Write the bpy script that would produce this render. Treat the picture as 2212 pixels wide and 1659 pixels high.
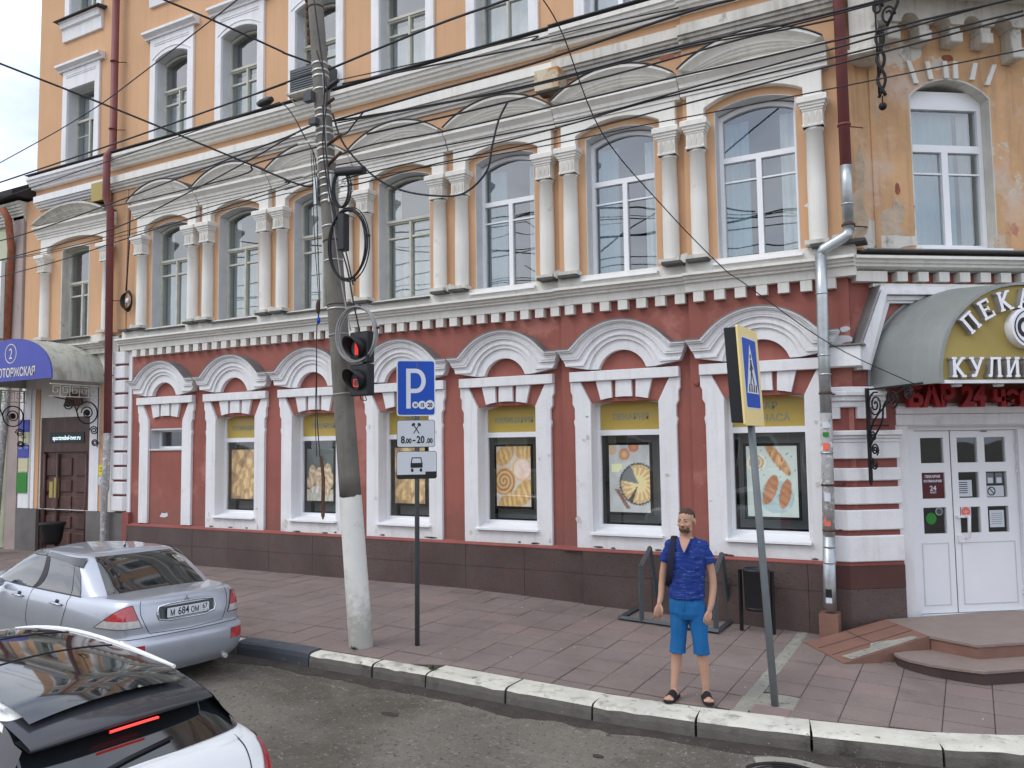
import bpy, bmesh, math, random
from math import sin, cos, pi, radians, sqrt, atan2
from mathutils import Vector, Matrix, Quaternion, noise as mnoise
from mathutils.geometry import tessellate_polygon
random.seed(7)
SC = bpy.context.scene
COL = SC.collection
for o in list(bpy.data.objects):
    bpy.data.objects.remove(o)
K = 0.9333            # metres in one facade unit (one facade unit was taken off the photograph)

# ------------------------------------------------------------------ camera
cam = bpy.data.cameras.new('camera')
camo = bpy.data.objects.new('camera', cam)
COL.objects.link(camo)
cam.sensor_width = 36.0
cam.lens = 1789.0 / 2212.0 * 36.0
cam.clip_start = 0.1
cam.clip_end = 2000
X_ = Vector((0.8745827, -0.04680447, -0.48261211))     # world X in camera axes (right, down, forward)
Y_ = Vector((0.48468221, 0.05622292, 0.87288152))
Z_ = Vector((-0.0137209, -0.99732057, 0.07185689))
right = Vector((X_[0], Y_[0], Z_[0])); down = Vector((X_[1], Y_[1], Z_[1])); fwd = Vector((X_[2], Y_[2], Z_[2]))
M = Matrix((right, -down, -fwd)).transposed().to_4x4()
camo.matrix_world = Matrix.Translation((0, -11.898, 2.38)) @ M
SC.camera = camo

# ------------------------------------------------------------------ sky, sun, exposure
SUN_EL, SUN_AZ = radians(48), radians(215)
w = bpy.data.worlds.new('World'); SC.world = w; w.use_nodes = True
nt = w.node_tree; nt.nodes.clear()
out = nt.nodes.new('ShaderNodeOutputWorld'); bg = nt.nodes.new('ShaderNodeBackground')
sky = nt.nodes.new('ShaderNodeTexSky'); sky.sky_type = 'NISHITA'; sky.sun_disc = False
sky.sun_elevation = SUN_EL; sky.sun_rotation = SUN_AZ; sky.dust_density = 3.0
tc = nt.nodes.new('ShaderNodeTexCoord'); mp = nt.nodes.new('ShaderNodeMapping'); mp.inputs['Scale'].default_value = (1, 1, 2.6)
n1 = nt.nodes.new('ShaderNodeTexNoise'); n1.inputs['Scale'].default_value = 2.3; n1.inputs['Detail'].default_value = 7; n1.inputs['Roughness'].default_value = .55
cr = nt.nodes.new('ShaderNodeValToRGB')
cr.color_ramp.elements[0].position = .33; cr.color_ramp.elements[0].color = (4.1, 4.7, 6.1, 1)
cr.color_ramp.elements[1].position = .66; cr.color_ramp.elements[1].color = (8.6, 8.8, 9.3, 1)
mx = nt.nodes.new('ShaderNodeMix'); mx.data_type = 'RGBA'; mx.inputs[0].default_value = .9
L = nt.links.new
L(tc.outputs['Generated'], mp.inputs['Vector']); L(mp.outputs['Vector'], n1.inputs['Vector']); L(n1.outputs['Fac'], cr.inputs['Fac'])
L(sky.outputs['Color'], mx.inputs[6]); L(cr.outputs['Color'], mx.inputs[7]); L(mx.outputs[2], bg.inputs['Color'])
bg.inputs['Strength'].default_value = 0.12
L(bg.outputs['Background'], out.inputs['Surface'])
sl = bpy.data.lights.new('sun', 'SUN'); sl.energy = 0.6; sl.angle = radians(24); sl.color = (1.0, .97, .92)
so = bpy.data.objects.new('sun', sl); COL.objects.link(so)
# direction the light comes from: behind the camera, high, a little from the left
sd = Vector((sin(SUN_AZ) * cos(SUN_EL), cos(SUN_AZ) * cos(SUN_EL), sin(SUN_EL)))
so.rotation_euler = sd.to_track_quat('Z', 'Y').to_euler(); so.location = (0, -20, 30)
SC.view_settings.view_transform = 'Standard'; SC.view_settings.look = 'None'; SC.view_settings.gamma = 1
SC.view_settings.use_curve_mapping = False
SC.view_settings.exposure = 0.76

# ------------------------------------------------------------------ materials
def _new(name):
    m = bpy.data.materials.new(name); m.use_nodes = True
    nt = m.node_tree; b = nt.nodes['Principled BSDF']
    return m, nt, b

def paint(name, col, rough=.8, var=.12, vs=1.2, dirt=None, bump=.15, bs=60, streak=None, spec=.3, metal=0, coat=0, grain=0, gs=200):
    """base colour broken up by large noise, optional dirt=(colour, threshold, scale, softness), streak=(colour, amount)"""
    m, nt, b = _new(name); N = nt.nodes.new; L = nt.links.new
    geo = N('ShaderNodeNewGeometry')
    def noise(scale, detail=5, rough_=.6, vec=None):
        n = N('ShaderNodeTexNoise'); n.inputs['Scale'].default_value = scale; n.inputs['Detail'].default_value = detail
        n.inputs['Roughness'].default_value = rough_; L(vec or geo.outputs['Position'], n.inputs['Vector']); return n
    def ramp(src, p0, c0, p1, c1):
        r = N('ShaderNodeValToRGB'); e = r.color_ramp.elements
        e[0].position = p0; e[0].color = (*c0, 1); e[1].position = p1; e[1].color = (*c1, 1); L(src, r.inputs['Fac']); return r
    def mix(f, a, c, mode='MIX'):
        x = N('ShaderNodeMix'); x.data_type = 'RGBA'; x.blend_type = mode
        if isinstance(f, (int, float)): x.inputs[0].default_value = f
        else: L(f, x.inputs[0])
        for s, i in ((a, 6), (c, 7)):
            if isinstance(s, tuple): x.inputs[i].default_value = (*s, 1)
            else: L(s, x.inputs[i])
        return x.outputs[2]
    n = noise(vs); lo = tuple(c * (1 - var) for c in col); hi = tuple(min(1, c * (1 + var * .6)) for c in col)
    c = ramp(n.outputs['Fac'], .3, lo, .7, hi).outputs['Color']
    if grain:
        g = noise(gs, 2, .7); c = mix(1.0, c, ramp(g.outputs['Fac'], .35, (1 - grain,) * 3, .65, (1 + grain * .5,) * 3).outputs['Color'], 'MULTIPLY')
    if streak:
        mp = N('ShaderNodeMapping'); mp.inputs['Scale'].default_value = (5, 5, .35); L(geo.outputs['Position'], mp.inputs['Vector'])
        s = noise(1.6, 5, .65, mp.outputs['Vector']); r = ramp(s.outputs['Fac'], .5, (0, 0, 0), .75, (streak[1],) * 3)
        c = mix(r.outputs['Color'], c, streak[0])
    for d in (dirt if isinstance(dirt, list) else [dirt] if dirt else []):
        s = noise(d[2], 8, .65); r = ramp(s.outputs['Fac'], d[1], (0, 0, 0), min(1, d[1] + d[3]), (1, 1, 1))
        c = mix(r.outputs['Color'], c, d[0])
    L(c, b.inputs['Base Color'])
    b.inputs['Roughness'].default_value = rough; b.inputs['Metallic'].default_value = metal
    b.inputs['Specular IOR Level'].default_value = spec
    if coat: b.inputs['Coat Weight'].default_value = coat; b.inputs['Coat Roughness'].default_value = .04
    if bump:
        bn = noise(bs, 4, .6); bp = N('ShaderNodeBump'); bp.inputs['Strength'].default_value = bump; bp.inputs['Distance'].default_value = .01
        L(bn.outputs['Fac'], bp.inputs['Height']); L(bp.outputs['Normal'], b.inputs['Normal'])
    return m

DIRT = (.16, .14, .115)
MT = {}
MT['red'] = paint('red_plaster', (.325, .112, .088), .75, .20, .7, streak=((.25, .075, .065), .45), dirt=[((.40, .16, .13), .56, .55, .05), ((.23, .075, .065), .66, 1.3, .2)], bump=.25, bs=35)
MT['red2'] = paint('red_trim_paint', (.27, .085, .072), .7, .15, 2, bump=.2)
MT['orange'] = paint('orange_plaster', (.62, .375, .215), .85, .09, .6, dirt=[((.58, .34, .21), .60, .9, .25)], streak=((.45, .28, .17), .35), bump=.2, bs=40)
MT['old'] = paint('flaking_orange_plaster', (.60, .37, .20), .9, .22, 1.2, dirt=[((.60, .47, .38), .52, .8, .12), ((.58, .52, .43), .60, 1.5, .02), ((.45, .22, .16), .64, 2.3, .03), ((.27, .20, .15), .63, 1.3, .15)], streak=((.32, .20, .14), .7), bump=.6, bs=18)
MT['white'] = paint('white_masonry_paint', (.79, .79, .80), .7, .07, 1.5, dirt=[((.60, .59, .56), .60, 1.6, .16), ((.47, .46, .43), .70, 5.5, .02), ((.30, .12, .10), .775, 8, .01)], streak=((.55, .54, .51), .5), bump=.45, bs=22)
MT['cream'] = paint('dirty_white_stucco', (.765, .75, .70), .8, .07, 1.2, dirt=[((.44, .41, .35), .64, 2.5, .16)], streak=((.40, .37, .30), .32), bump=.3, bs=30)
MT['stone'] = paint('grey_weathered_stucco', (.62, .60, .54), .85, .18, 2.0, dirt=[((.26, .24, .21), .60, 3.0, .08), ((.12, .115, .10), .68, 5, .08)], streak=((.22, .2, .17), .6), bump=.4, bs=30)
MT['bare'] = paint('bare_beige_plaster', (.50, .40, .30), .95, .2, 6, dirt=[((.36, .26, .19), .58, 9, .1)], bump=.7, bs=25)
MT['reveal'] = paint('reveal_whitewash', (.60, .61, .62), .8, .10, 2.5, dirt=[((.36, .35, .32), .66, 4, .2)], bump=.2)
MT['granite'] = paint('brown_granite', (.100, .073, .068), .38, .35, 1.0, dirt=[((.12, .055, .042), .50, 14, .2), ((.035, .03, .03), .56, 40, .06), ((.17, .13, .12), .66, 55, .04)], bump=.05, bs=80, spec=.5)
MT['granite2'] = paint('dark_red_granite', (.085, .032, .028), .3, .2, 2, dirt=[((.04, .02, .02), .6, 60, .06)], bump=.04, spec=.5)
MT['grey_plinth'] = paint('grey_cement_render', (.16, .15, .145), .9, .2, 2, dirt=[((.3, .18, .14), .68, 3, .05)], bump=.4)
MT['flash'] = paint('grey_sheet_metal', (.20, .205, .20), .5, .25, 3, dirt=[((.10, .09, .08), .62, 6, .1)], metal=.3, bump=.1)
MT['tar'] = paint('dark_sill_tin', (.075, .075, .075), .6, .4, 4, dirt=[((.25, .2, .16), .68, 9, .05)], bump=.2)
MT['pvc'] = paint('white_pvc', (.83, .84, .86), .35, .02, 3, bump=0, spec=.5)
MT['wood'] = paint('old_cream_paint_on_wood', (.56, .55, .48), .65, .15, 5, dirt=[((.25, .24, .2), .64, 9, .1)], bump=.2)
MT['brownwood'] = paint('dark_brown_wood', (.085, .043, .036), .45, .35, 4, streak=((.16, .085, .07), .7), bump=.25)
MT['iron'] = paint('black_iron', (.022, .022, .024), .55, .2, 8, dirt=[((.07, .035, .02), .66, 15, .1)], metal=.4, bump=.1)
MT['rustiron'] = paint('rusty_iron', (.10, .05, .03), .8, .4, 8, bump=.3)
MT['redpipe'] = paint('dark_red_pipe_paint', (.20, .065, .065), .5, .15, 2, dirt=[((.28, .13, .12), .62, 2, .2)], bump=.08)
MT['zinc'] = paint('galvanised_steel', (.47, .50, .51), .38, .22, 6, dirt=[((.30, .31, .31), .60, 12, .1)], metal=.75, bump=.06)
MT['pastedzinc'] = paint('pipe_with_torn_posters', (.36, .36, .36), .7, .25, 6, dirt=[((.62, .61, .58), .56, 14, .02), ((.16, .15, .15), .62, 19, .02), ((.62, .30, .18), .75, 9, .01)], bump=.3)
MT['concrete'] = paint('weathered_pole_concrete', (.19, .18, .155), .9, .25, 3, dirt=[((.09, .085, .075), .60, 5, .12), ((.26, .13, .07), .70, 3.2, .1)], streak=((.10, .09, .08), .5), bump=.6, bs=45)
MT['whitewash'] = paint('whitewash_on_concrete', (.70, .70, .66), .9, .08, 2, dirt=[((.45, .44, .40), .66, 5, .12), ((.35, .34, .3), .74, 12, .03)], bump=.5, bs=45)
MT['strap'] = paint('steel_strap', (.55, .55, .52), .4, .1, 9, metal=.6, bump=0)
MT['cable'] = paint('black_cable', (.032, .032, .035), .6, .2, 9, bump=0)
MT['cablegrey'] = paint('grey_cable', (.32, .32, .31), .6, .2, 9, bump=0)
MT['plasticblk'] = paint('black_plastic', (.016, .017, .02), .45, .2, 9, bump=.05, spec=.4)
MT['gold'] = paint('mustard_panel', (.40, .31, .095), .55, .05, 2, bump=.02)
MT['goldfilm'] = paint('mustard_window_film', (.50, .365, .08), .3, .05, 2, bump=0, spec=.5)
MT['letterwhite'] = paint('white_letter_plastic', (.86, .87, .92), .4, .02, 2, bump=0)
MT['lettergrey'] = paint('grey_letter_vinyl', (.27, .31, .26), .5, .1, 3, bump=0)
MT['letterside'] = paint('grey_letter_side', (.35, .35, .37), .4, .1, 2, bump=0, metal=.3)
MT['redletter'] = paint('red_letter_plastic', (.40, .02, .026), .4, .08, 2, bump=0)
MT['hoodgrey'] = paint('weathered_canopy_steel', (.27, .29, .28), .45, .14, 1.3, dirt=[((.20, .19, .17), .60, 2.4, .2), ((.10, .1, .1), .79, 14, .01)], streak=((.34, .35, .35), .5), metal=.3, bump=.05)
MT['hoodwhite'] = paint('mossy_canopy_sheet', (.48, .48, .42), .6, .15, 1.6, dirt=[((.20, .20, .14), .56, 2.2, .2)], streak=((.16, .16, .12), .7), bump=.1)
MT['blue'] = paint('blue_sign_panel', (.055, .07, .38), .4, .08, 2, bump=0)
MT['signcream'] = paint('cream_lettering', (.70, .66, .50), .5, .04, 2, bump=0)
MT['signblue'] = paint('traffic_sign_blue', (.010, .075, .44), .4, .03, 3, bump=0)
MT['signwhite'] = paint('traffic_sign_white', (.68, .71, .75), .45, .03, 3, bump=0)
MT['signgrey'] = paint('traffic_sign_grey_white', (.60, .63, .67), .45, .04, 3, bump=0)
MT['signblack'] = paint('traffic_sign_black', (.018, .02, .022), .45, .1, 3, bump=0)
MT['signyellow'] = paint('traffic_sign_yellow_border', (.86, .68, .30), .45, .05, 3, bump=0)
MT['postgrey'] = paint('grey_post_paint', (.17, .19, .20), .5, .12, 4, dirt=[((.26, .27, .26), .62, 6, .2)], bump=.05)
MT['postdark'] = paint('dark_grey_post_paint', (.075, .085, .09), .5, .12, 4, bump=.05)
MT['asphalt'] = paint('asphalt', (.165, .150, .125), .9, .25, .8, dirt=[((.070, .060, .046), .52, .5, .20), ((.23, .215, .18), .56, 1.5, .22), ((.09, .085, .07), .58, 3.5, .12), ((.26, .25, .22), .60, 24, .05), ((.055, .05, .042), .60, 19, .03), ((.36, .35, .31), .72, 17, .01)], bump=.8, bs=120, grain=.22, gs=60)
MT['tile'] = paint('reddish_paving', (.222, .176, .160), .88, .16, 1.1, dirt=[((.15, .118, .108), .56, 1.6, .2), ((.27, .17, .16), .66, .9, .1), ((.10, .085, .08), .74, 9, .03)], bump=.5, bs=70, grain=.2, gs=120)
MT['tile2'] = paint('pale_pink_paving', (.245, .185, .168), .88, .14, 1.1, dirt=[((.19, .145, .135), .56, 1.6, .2)], bump=.5, bs=70, grain=.2, gs=120)
MT['tile3'] = paint('grey_paving', (.205, .165, .155), .88, .14, 1.1, dirt=[((.13, .11, .10), .56, 1.6, .2)], bump=.5, bs=70, grain=.2, gs=120)
MT['bed'] = paint('dark_joint_sand', (.055, .046, .04), .95, .3, 6, bump=.5)
MT['screed'] = paint('rough_cement_strip', (.30, .29, .25), .95, .2, 3, dirt=[((.17, .16, .14), .56, 12, .06)], bump=.9, bs=50)
MT['kerbface'] = paint('kerb_concrete', (.15, .142, .125), .9, .25, 3, dirt=[((.06, .055, .048), .50, 3, .2), ((.45, .44, .40), .68, 9, .04)], bump=.7, bs=60)
MT['kerbtop'] = paint('worn_white_kerb_paint', (.60, .585, .51), .85, .14, 3, dirt=[((.46, .44, .38), .50, 2.4, .2), ((.34, .325, .29), .53, 5, .12), ((.15, .145, .13), .62, 11, .06)], bump=.6, bs=60)
MT['kerbdark'] = paint('dark_grey_kerb_paint', (.075, .082, .095), .8, .15, 3, dirt=[((.13, .13, .13), .6, 8, .08)], bump=.5, bs=60)
MT['stepstone'] = paint('pale_granite_tread', (.26, .205, .18), .6, .1, 4, grain=.3, gs=160, dirt=[((.18, .145, .13), .62, 3, .15)], bump=.1)
MT['stepred'] = paint('red_granite_riser', (.225, .122, .092), .6, .15, 3, grain=.2, gs=160, bump=.1)
MT['stepdark'] = paint('dark_granite_riser', (.07, .045, .042), .5, .2, 3, bump=.1)
MT['leaf'] = paint('weed_leaf', (.05, .10, .025), .7, .3, 30, bump=0)
MT['curtain'] = paint('net_curtain', (.66, .68, .68), .9, .12, 3, bump=0)
MT['curtainblue'] = paint('blue_curtain', (.26, .42, .50), .9, .12, 3, bump=0)
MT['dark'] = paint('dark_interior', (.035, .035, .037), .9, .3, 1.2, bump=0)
MT['greyroom'] = paint('brightened_blind', (.30, .33, .335), .8, .1, 2, bump=0)  # lightened so that the shop windows look less dark
MT['roofdark'] = paint('dark_roof_felt', (.035, .033, .036), .8, .2, 2, bump=.3)
MT['pinkwall'] = paint('pinkish_old_plaster', (.40, .33, .31), .9, .18, 1.5, dirt=[((.2, .16, .15), .58, 3, .2)], bump=.4)
MT['yellowwall'] = paint('pale_yellow_green_wall', (.50, .52, .38), .9, .1, 1.5, bump=.2)
MT['skin'] = paint('skin', (.49, .285, .20), .55, .08, 9, bump=.05, bs=150)
MT['eyewhite'] = paint('eye', (.36, .31, .29), .4, .02, 9, bump=0)
MT['lip'] = paint('lips', (.36, .13, .11), .5, .05, 9, bump=0)
MT['hair'] = paint('short_brown_hair', (.075, .050, .036), .85, .3, 60, bump=.6, bs=300)
MT['beard'] = paint('trimmed_beard', (.13, .075, .052), .85, .3, 60, bump=.6, bs=300)
MT['shirt'] = paint('blue_heather_shirt', (.012, .034, .20), .85, .12, 5, bump=.25, bs=30)
MT['shorts'] = paint('bright_blue_shorts', (.012, .125, .34), .85, .12, 5, bump=.25, bs=25)
MT['sandal'] = paint('black_sandal', (.014, .014, .016), .7, .2, 9, bump=.1)
MT['bag'] = paint('dark_navy_bag', (.014, .016, .035), .8, .2, 9, bump=.2)
MT['silver'] = paint('silver_car_paint', (.43, .46, .52), .34, .05, 2, metal=.55, coat=.9, bump=0, dirt=[((.36, .38, .42), .58, 3, .3)])
MT['carwhite'] = paint('white_car_paint', (.80, .81, .80), .3, .03, 2, coat=1, bump=0)
MT['carglass'] = paint('dark_car_glass', (.012, .015, .017), .05, .2, 2, bump=0, spec=.9, coat=.6)
MT['cardark'] = paint('dark_car_trim', (.02, .021, .024), .5, .2, 5, bump=0)
MT['cargreytrim'] = paint('glossy_black_spoiler', (.035, .037, .043), .22, .1, 2, bump=0, coat=.5)
MT['tyre'] = paint('tyre_rubber', (.018, .018, .018), .85, .2, 9, bump=.3)
MT['rim'] = paint('alloy_rim', (.4, .41, .42), .35, .1, 5, metal=.8, bump=0)
MT['lampred'] = paint('red_lamp_plastic', (.42, .012, .02), .12, .3, 25, bump=.1, bs=90, spec=.7, coat=1)
MT['lampwhite'] = paint('clear_lamp_plastic', (.45, .44, .42), .15, .25, 25, bump=.1, bs=90, spec=.7, coat=1)
MT['chrome'] = paint('chrome', (.7, .71, .73), .12, .05, 5, metal=1, bump=0)
MT['rustbox'] = paint('rust_stained_cream_box', (.56, .50, .37), .7, .1, 3, dirt=[((.42, .20, .07), .52, 4, .12)], bump=.1)
MT['rad'] = paint('brick_exposed', (.28, .10, .06), .9, .3, 9, bump=.6)
MT['green'] = paint('green_plate', (.03, .22, .035), .5, .05, 3, bump=0)
MT['yellow'] = paint('yellow_notice', (.75, .65, .03), .5, .05, 3, bump=0)
MT['paleyellow'] = paint('cream_plate', (.58, .55, .34), .5, .05, 3, bump=0)
MT['maroon'] = paint('maroon_notice', (.10, .018, .02), .5, .05, 3, bump=0)
MT['fakewhite'] = paint('paper_white', (.62, .66, .72), .6, .03, 3, bump=0)
MT['coral'] = paint('coral_sticker', (.85, .16, .10), .5, .03, 3, bump=0)

def splash(m, col, z0, z1, amt, sc=5):
    """mud splashed up from the pavement: noise patches that thin out with height"""
    nt = m.node_tree; b = nt.nodes['Principled BSDF']; N = nt.nodes.new; L = nt.links.new; src = b.inputs['Base Color'].links[0].from_socket
    geo = N('ShaderNodeNewGeometry'); sx = N('ShaderNodeSeparateXYZ'); L(geo.outputs['Position'], sx.inputs[0])
    mr = N('ShaderNodeMapRange'); mr.inputs[1].default_value = z1; mr.inputs[2].default_value = z0; mr.inputs[3].default_value = 0; mr.inputs[4].default_value = 1; L(sx.outputs[2], mr.inputs[0])
    n = N('ShaderNodeTexNoise'); n.inputs['Scale'].default_value = sc; n.inputs['Detail'].default_value = 8; n.inputs['Roughness'].default_value = .7; L(geo.outputs['Position'], n.inputs['Vector'])
    ad = N('ShaderNodeMath'); ad.operation = 'MULTIPLY_ADD'; ad.inputs[1].default_value = .45; L(mr.outputs[0], ad.inputs[0]); L(n.outputs['Fac'], ad.inputs[2])
    r = N('ShaderNodeValToRGB'); r.color_ramp.elements[0].position = .58; r.color_ramp.elements[1].position = .85; r.color_ramp.elements[1].color = (amt, amt, amt, 1); L(ad.outputs[0], r.inputs[0])
    x = N('ShaderNodeMix'); x.data_type = 'RGBA'; x.inputs[7].default_value = (*col, 1); L(r.outputs[0], x.inputs[0]); L(src, x.inputs[6]); L(x.outputs[2], b.inputs['Base Color'])
splash(MT['white'], (.50, .48, .44), .6, 1.1, .3); splash(MT['red'], (.20, .10, .085), .6, 1.7, .6);  splash(MT['whitewash'], (.30, .29, .26), -.1, .9, .8)

def emis(name, col, st):
    m, nt, b = _new(name); b.inputs['Base Color'].default_value = (*col, 1)
    b.inputs['Emission Color'].default_value = (*col, 1); b.inputs['Emission Strength'].default_value = st; return m
MT['led'] = emis('red_led', (1, .06, .04), .38)
MT['brakelight'] = emis('lit_brake_light', (1, .06, .05), .9)
MT['ledsign'] = emis('pale_led_text', (.75, .95, 1), .45)

def glass(name, tint, ior=1.75, rough=.015):
    m, nt, b = _new(name); nt.nodes.remove(b); N = nt.nodes.new; L = nt.links.new
    o = nt.nodes['Material Output']; t = N('ShaderNodeBsdfTransparent'); t.inputs[0].default_value = (*tint, 1)
    g = N('ShaderNodeBsdfGlossy'); g.inputs['Roughness'].default_value = rough; g.inputs['Color'].default_value = (.90, .92, .92, 1)
    f = N('ShaderNodeFresnel'); f.inputs['IOR'].default_value = ior
    geo = N('ShaderNodeNewGeometry'); ns = N('ShaderNodeTexNoise'); ns.inputs['Scale'].default_value = 1.3; ns.inputs['Detail'].default_value = 1
    bp = N('ShaderNodeBump'); bp.inputs['Strength'].default_value = .12; bp.inputs['Distance'].default_value = .05
    L(geo.outputs['Position'], ns.inputs['Vector']); L(ns.outputs['Fac'], bp.inputs['Height']); L(bp.outputs['Normal'], g.inputs['Normal'])
    sb = N('ShaderNodeMath'); sb.operation = 'SUBTRACT'; sb.inputs[0].default_value = 1; L(geo.outputs['Backfacing'], sb.inputs[1])
    ml = N('ShaderNodeMath'); ml.operation = 'MULTIPLY'; L(f.outputs[0], ml.inputs[0]); L(sb.outputs[0], ml.inputs[1])      # only the outer face of a pane mirrors
    mx = N('ShaderNodeMixShader'); L(ml.outputs[0], mx.inputs[0]); L(t.outputs[0], mx.inputs[1]); L(g.outputs[0], mx.inputs[2]); L(mx.outputs[0], o.inputs['Surface'])
    return m
MT['glass'] = glass('window_glass', (.84, .88, .88), 2.9)
MT['shopglass'] = glass('shop_glass', (.90, .92, .92), 2.0)

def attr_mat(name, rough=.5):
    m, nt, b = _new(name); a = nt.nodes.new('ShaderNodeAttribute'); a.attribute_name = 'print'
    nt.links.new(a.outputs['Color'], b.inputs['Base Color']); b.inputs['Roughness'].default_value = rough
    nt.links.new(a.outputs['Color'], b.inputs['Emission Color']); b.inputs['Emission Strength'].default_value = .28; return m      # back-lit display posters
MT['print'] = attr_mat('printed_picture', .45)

# shirt: light horizontal flecks of a heathered print
def flecks(m, col, sc=(14, 14, 90), th=.60):
    nt = m.node_tree; b = nt.nodes['Principled BSDF']; N = nt.nodes.new; L = nt.links.new
    src = b.inputs['Base Color'].links[0].from_socket
    geo = N('ShaderNodeNewGeometry'); mp = N('ShaderNodeMapping'); mp.inputs['Scale'].default_value = sc
    n = N('ShaderNodeTexNoise'); n.inputs['Scale'].default_value = 1.6; n.inputs['Detail'].default_value = 5; n.inputs['Roughness'].default_value = .7
    r = N('ShaderNodeValToRGB'); r.color_ramp.elements[0].position = th; r.color_ramp.elements[1].position = th + .12
    r.color_ramp.elements[1].color = (.75, .75, .75, 1)
    x = N('ShaderNodeMix'); x.data_type = 'RGBA'; x.inputs[7].default_value = (*col, 1)
    L(geo.outputs['Position'], mp.inputs[0]); L(mp.outputs[0], n.inputs['Vector']); L(n.outputs['Fac'], r.inputs[0]); L(r.outputs[0], x.inputs[0]); L(src, x.inputs[6])
    L(x.outputs[2], b.inputs['Base Color'])
flecks(MT['shirt'], (.17, .26, .52), (9, 9, 60), .56)

# ------------------------------------------------------------------ mesh helpers
KIDS = {}
WM = {}      # world matrices of everything that may be a parent
def ident(a, b, c): return Vector((a, b, c))
def FW(s, o, z): return Vector((s * K, -o * K, z * K))                   # street front
XC = -1.45; TH = radians(36)
CU = Vector((cos(TH), sin(TH))); CN = Vector((sin(TH), -cos(TH)))
def FC(s, o, z): return Vector(((XC + CU.x * s + CN.x * o) * K, (CU.y * s + CN.y * o) * K, z * K))     # cut corner with the shop door
CHW = 3.70
P2 = Vector((XC, 0)) + CU * CHW; TH2 = radians(72); SU = Vector((cos(TH2), sin(TH2))); SN = Vector((sin(TH2), -cos(TH2)))
def FS(s, o, z): return Vector(((P2.x + SU.x * s + SN.x * o) * K, (P2.y + SU.y * s + SN.y * o) * K, z * K))   # side street front

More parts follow.
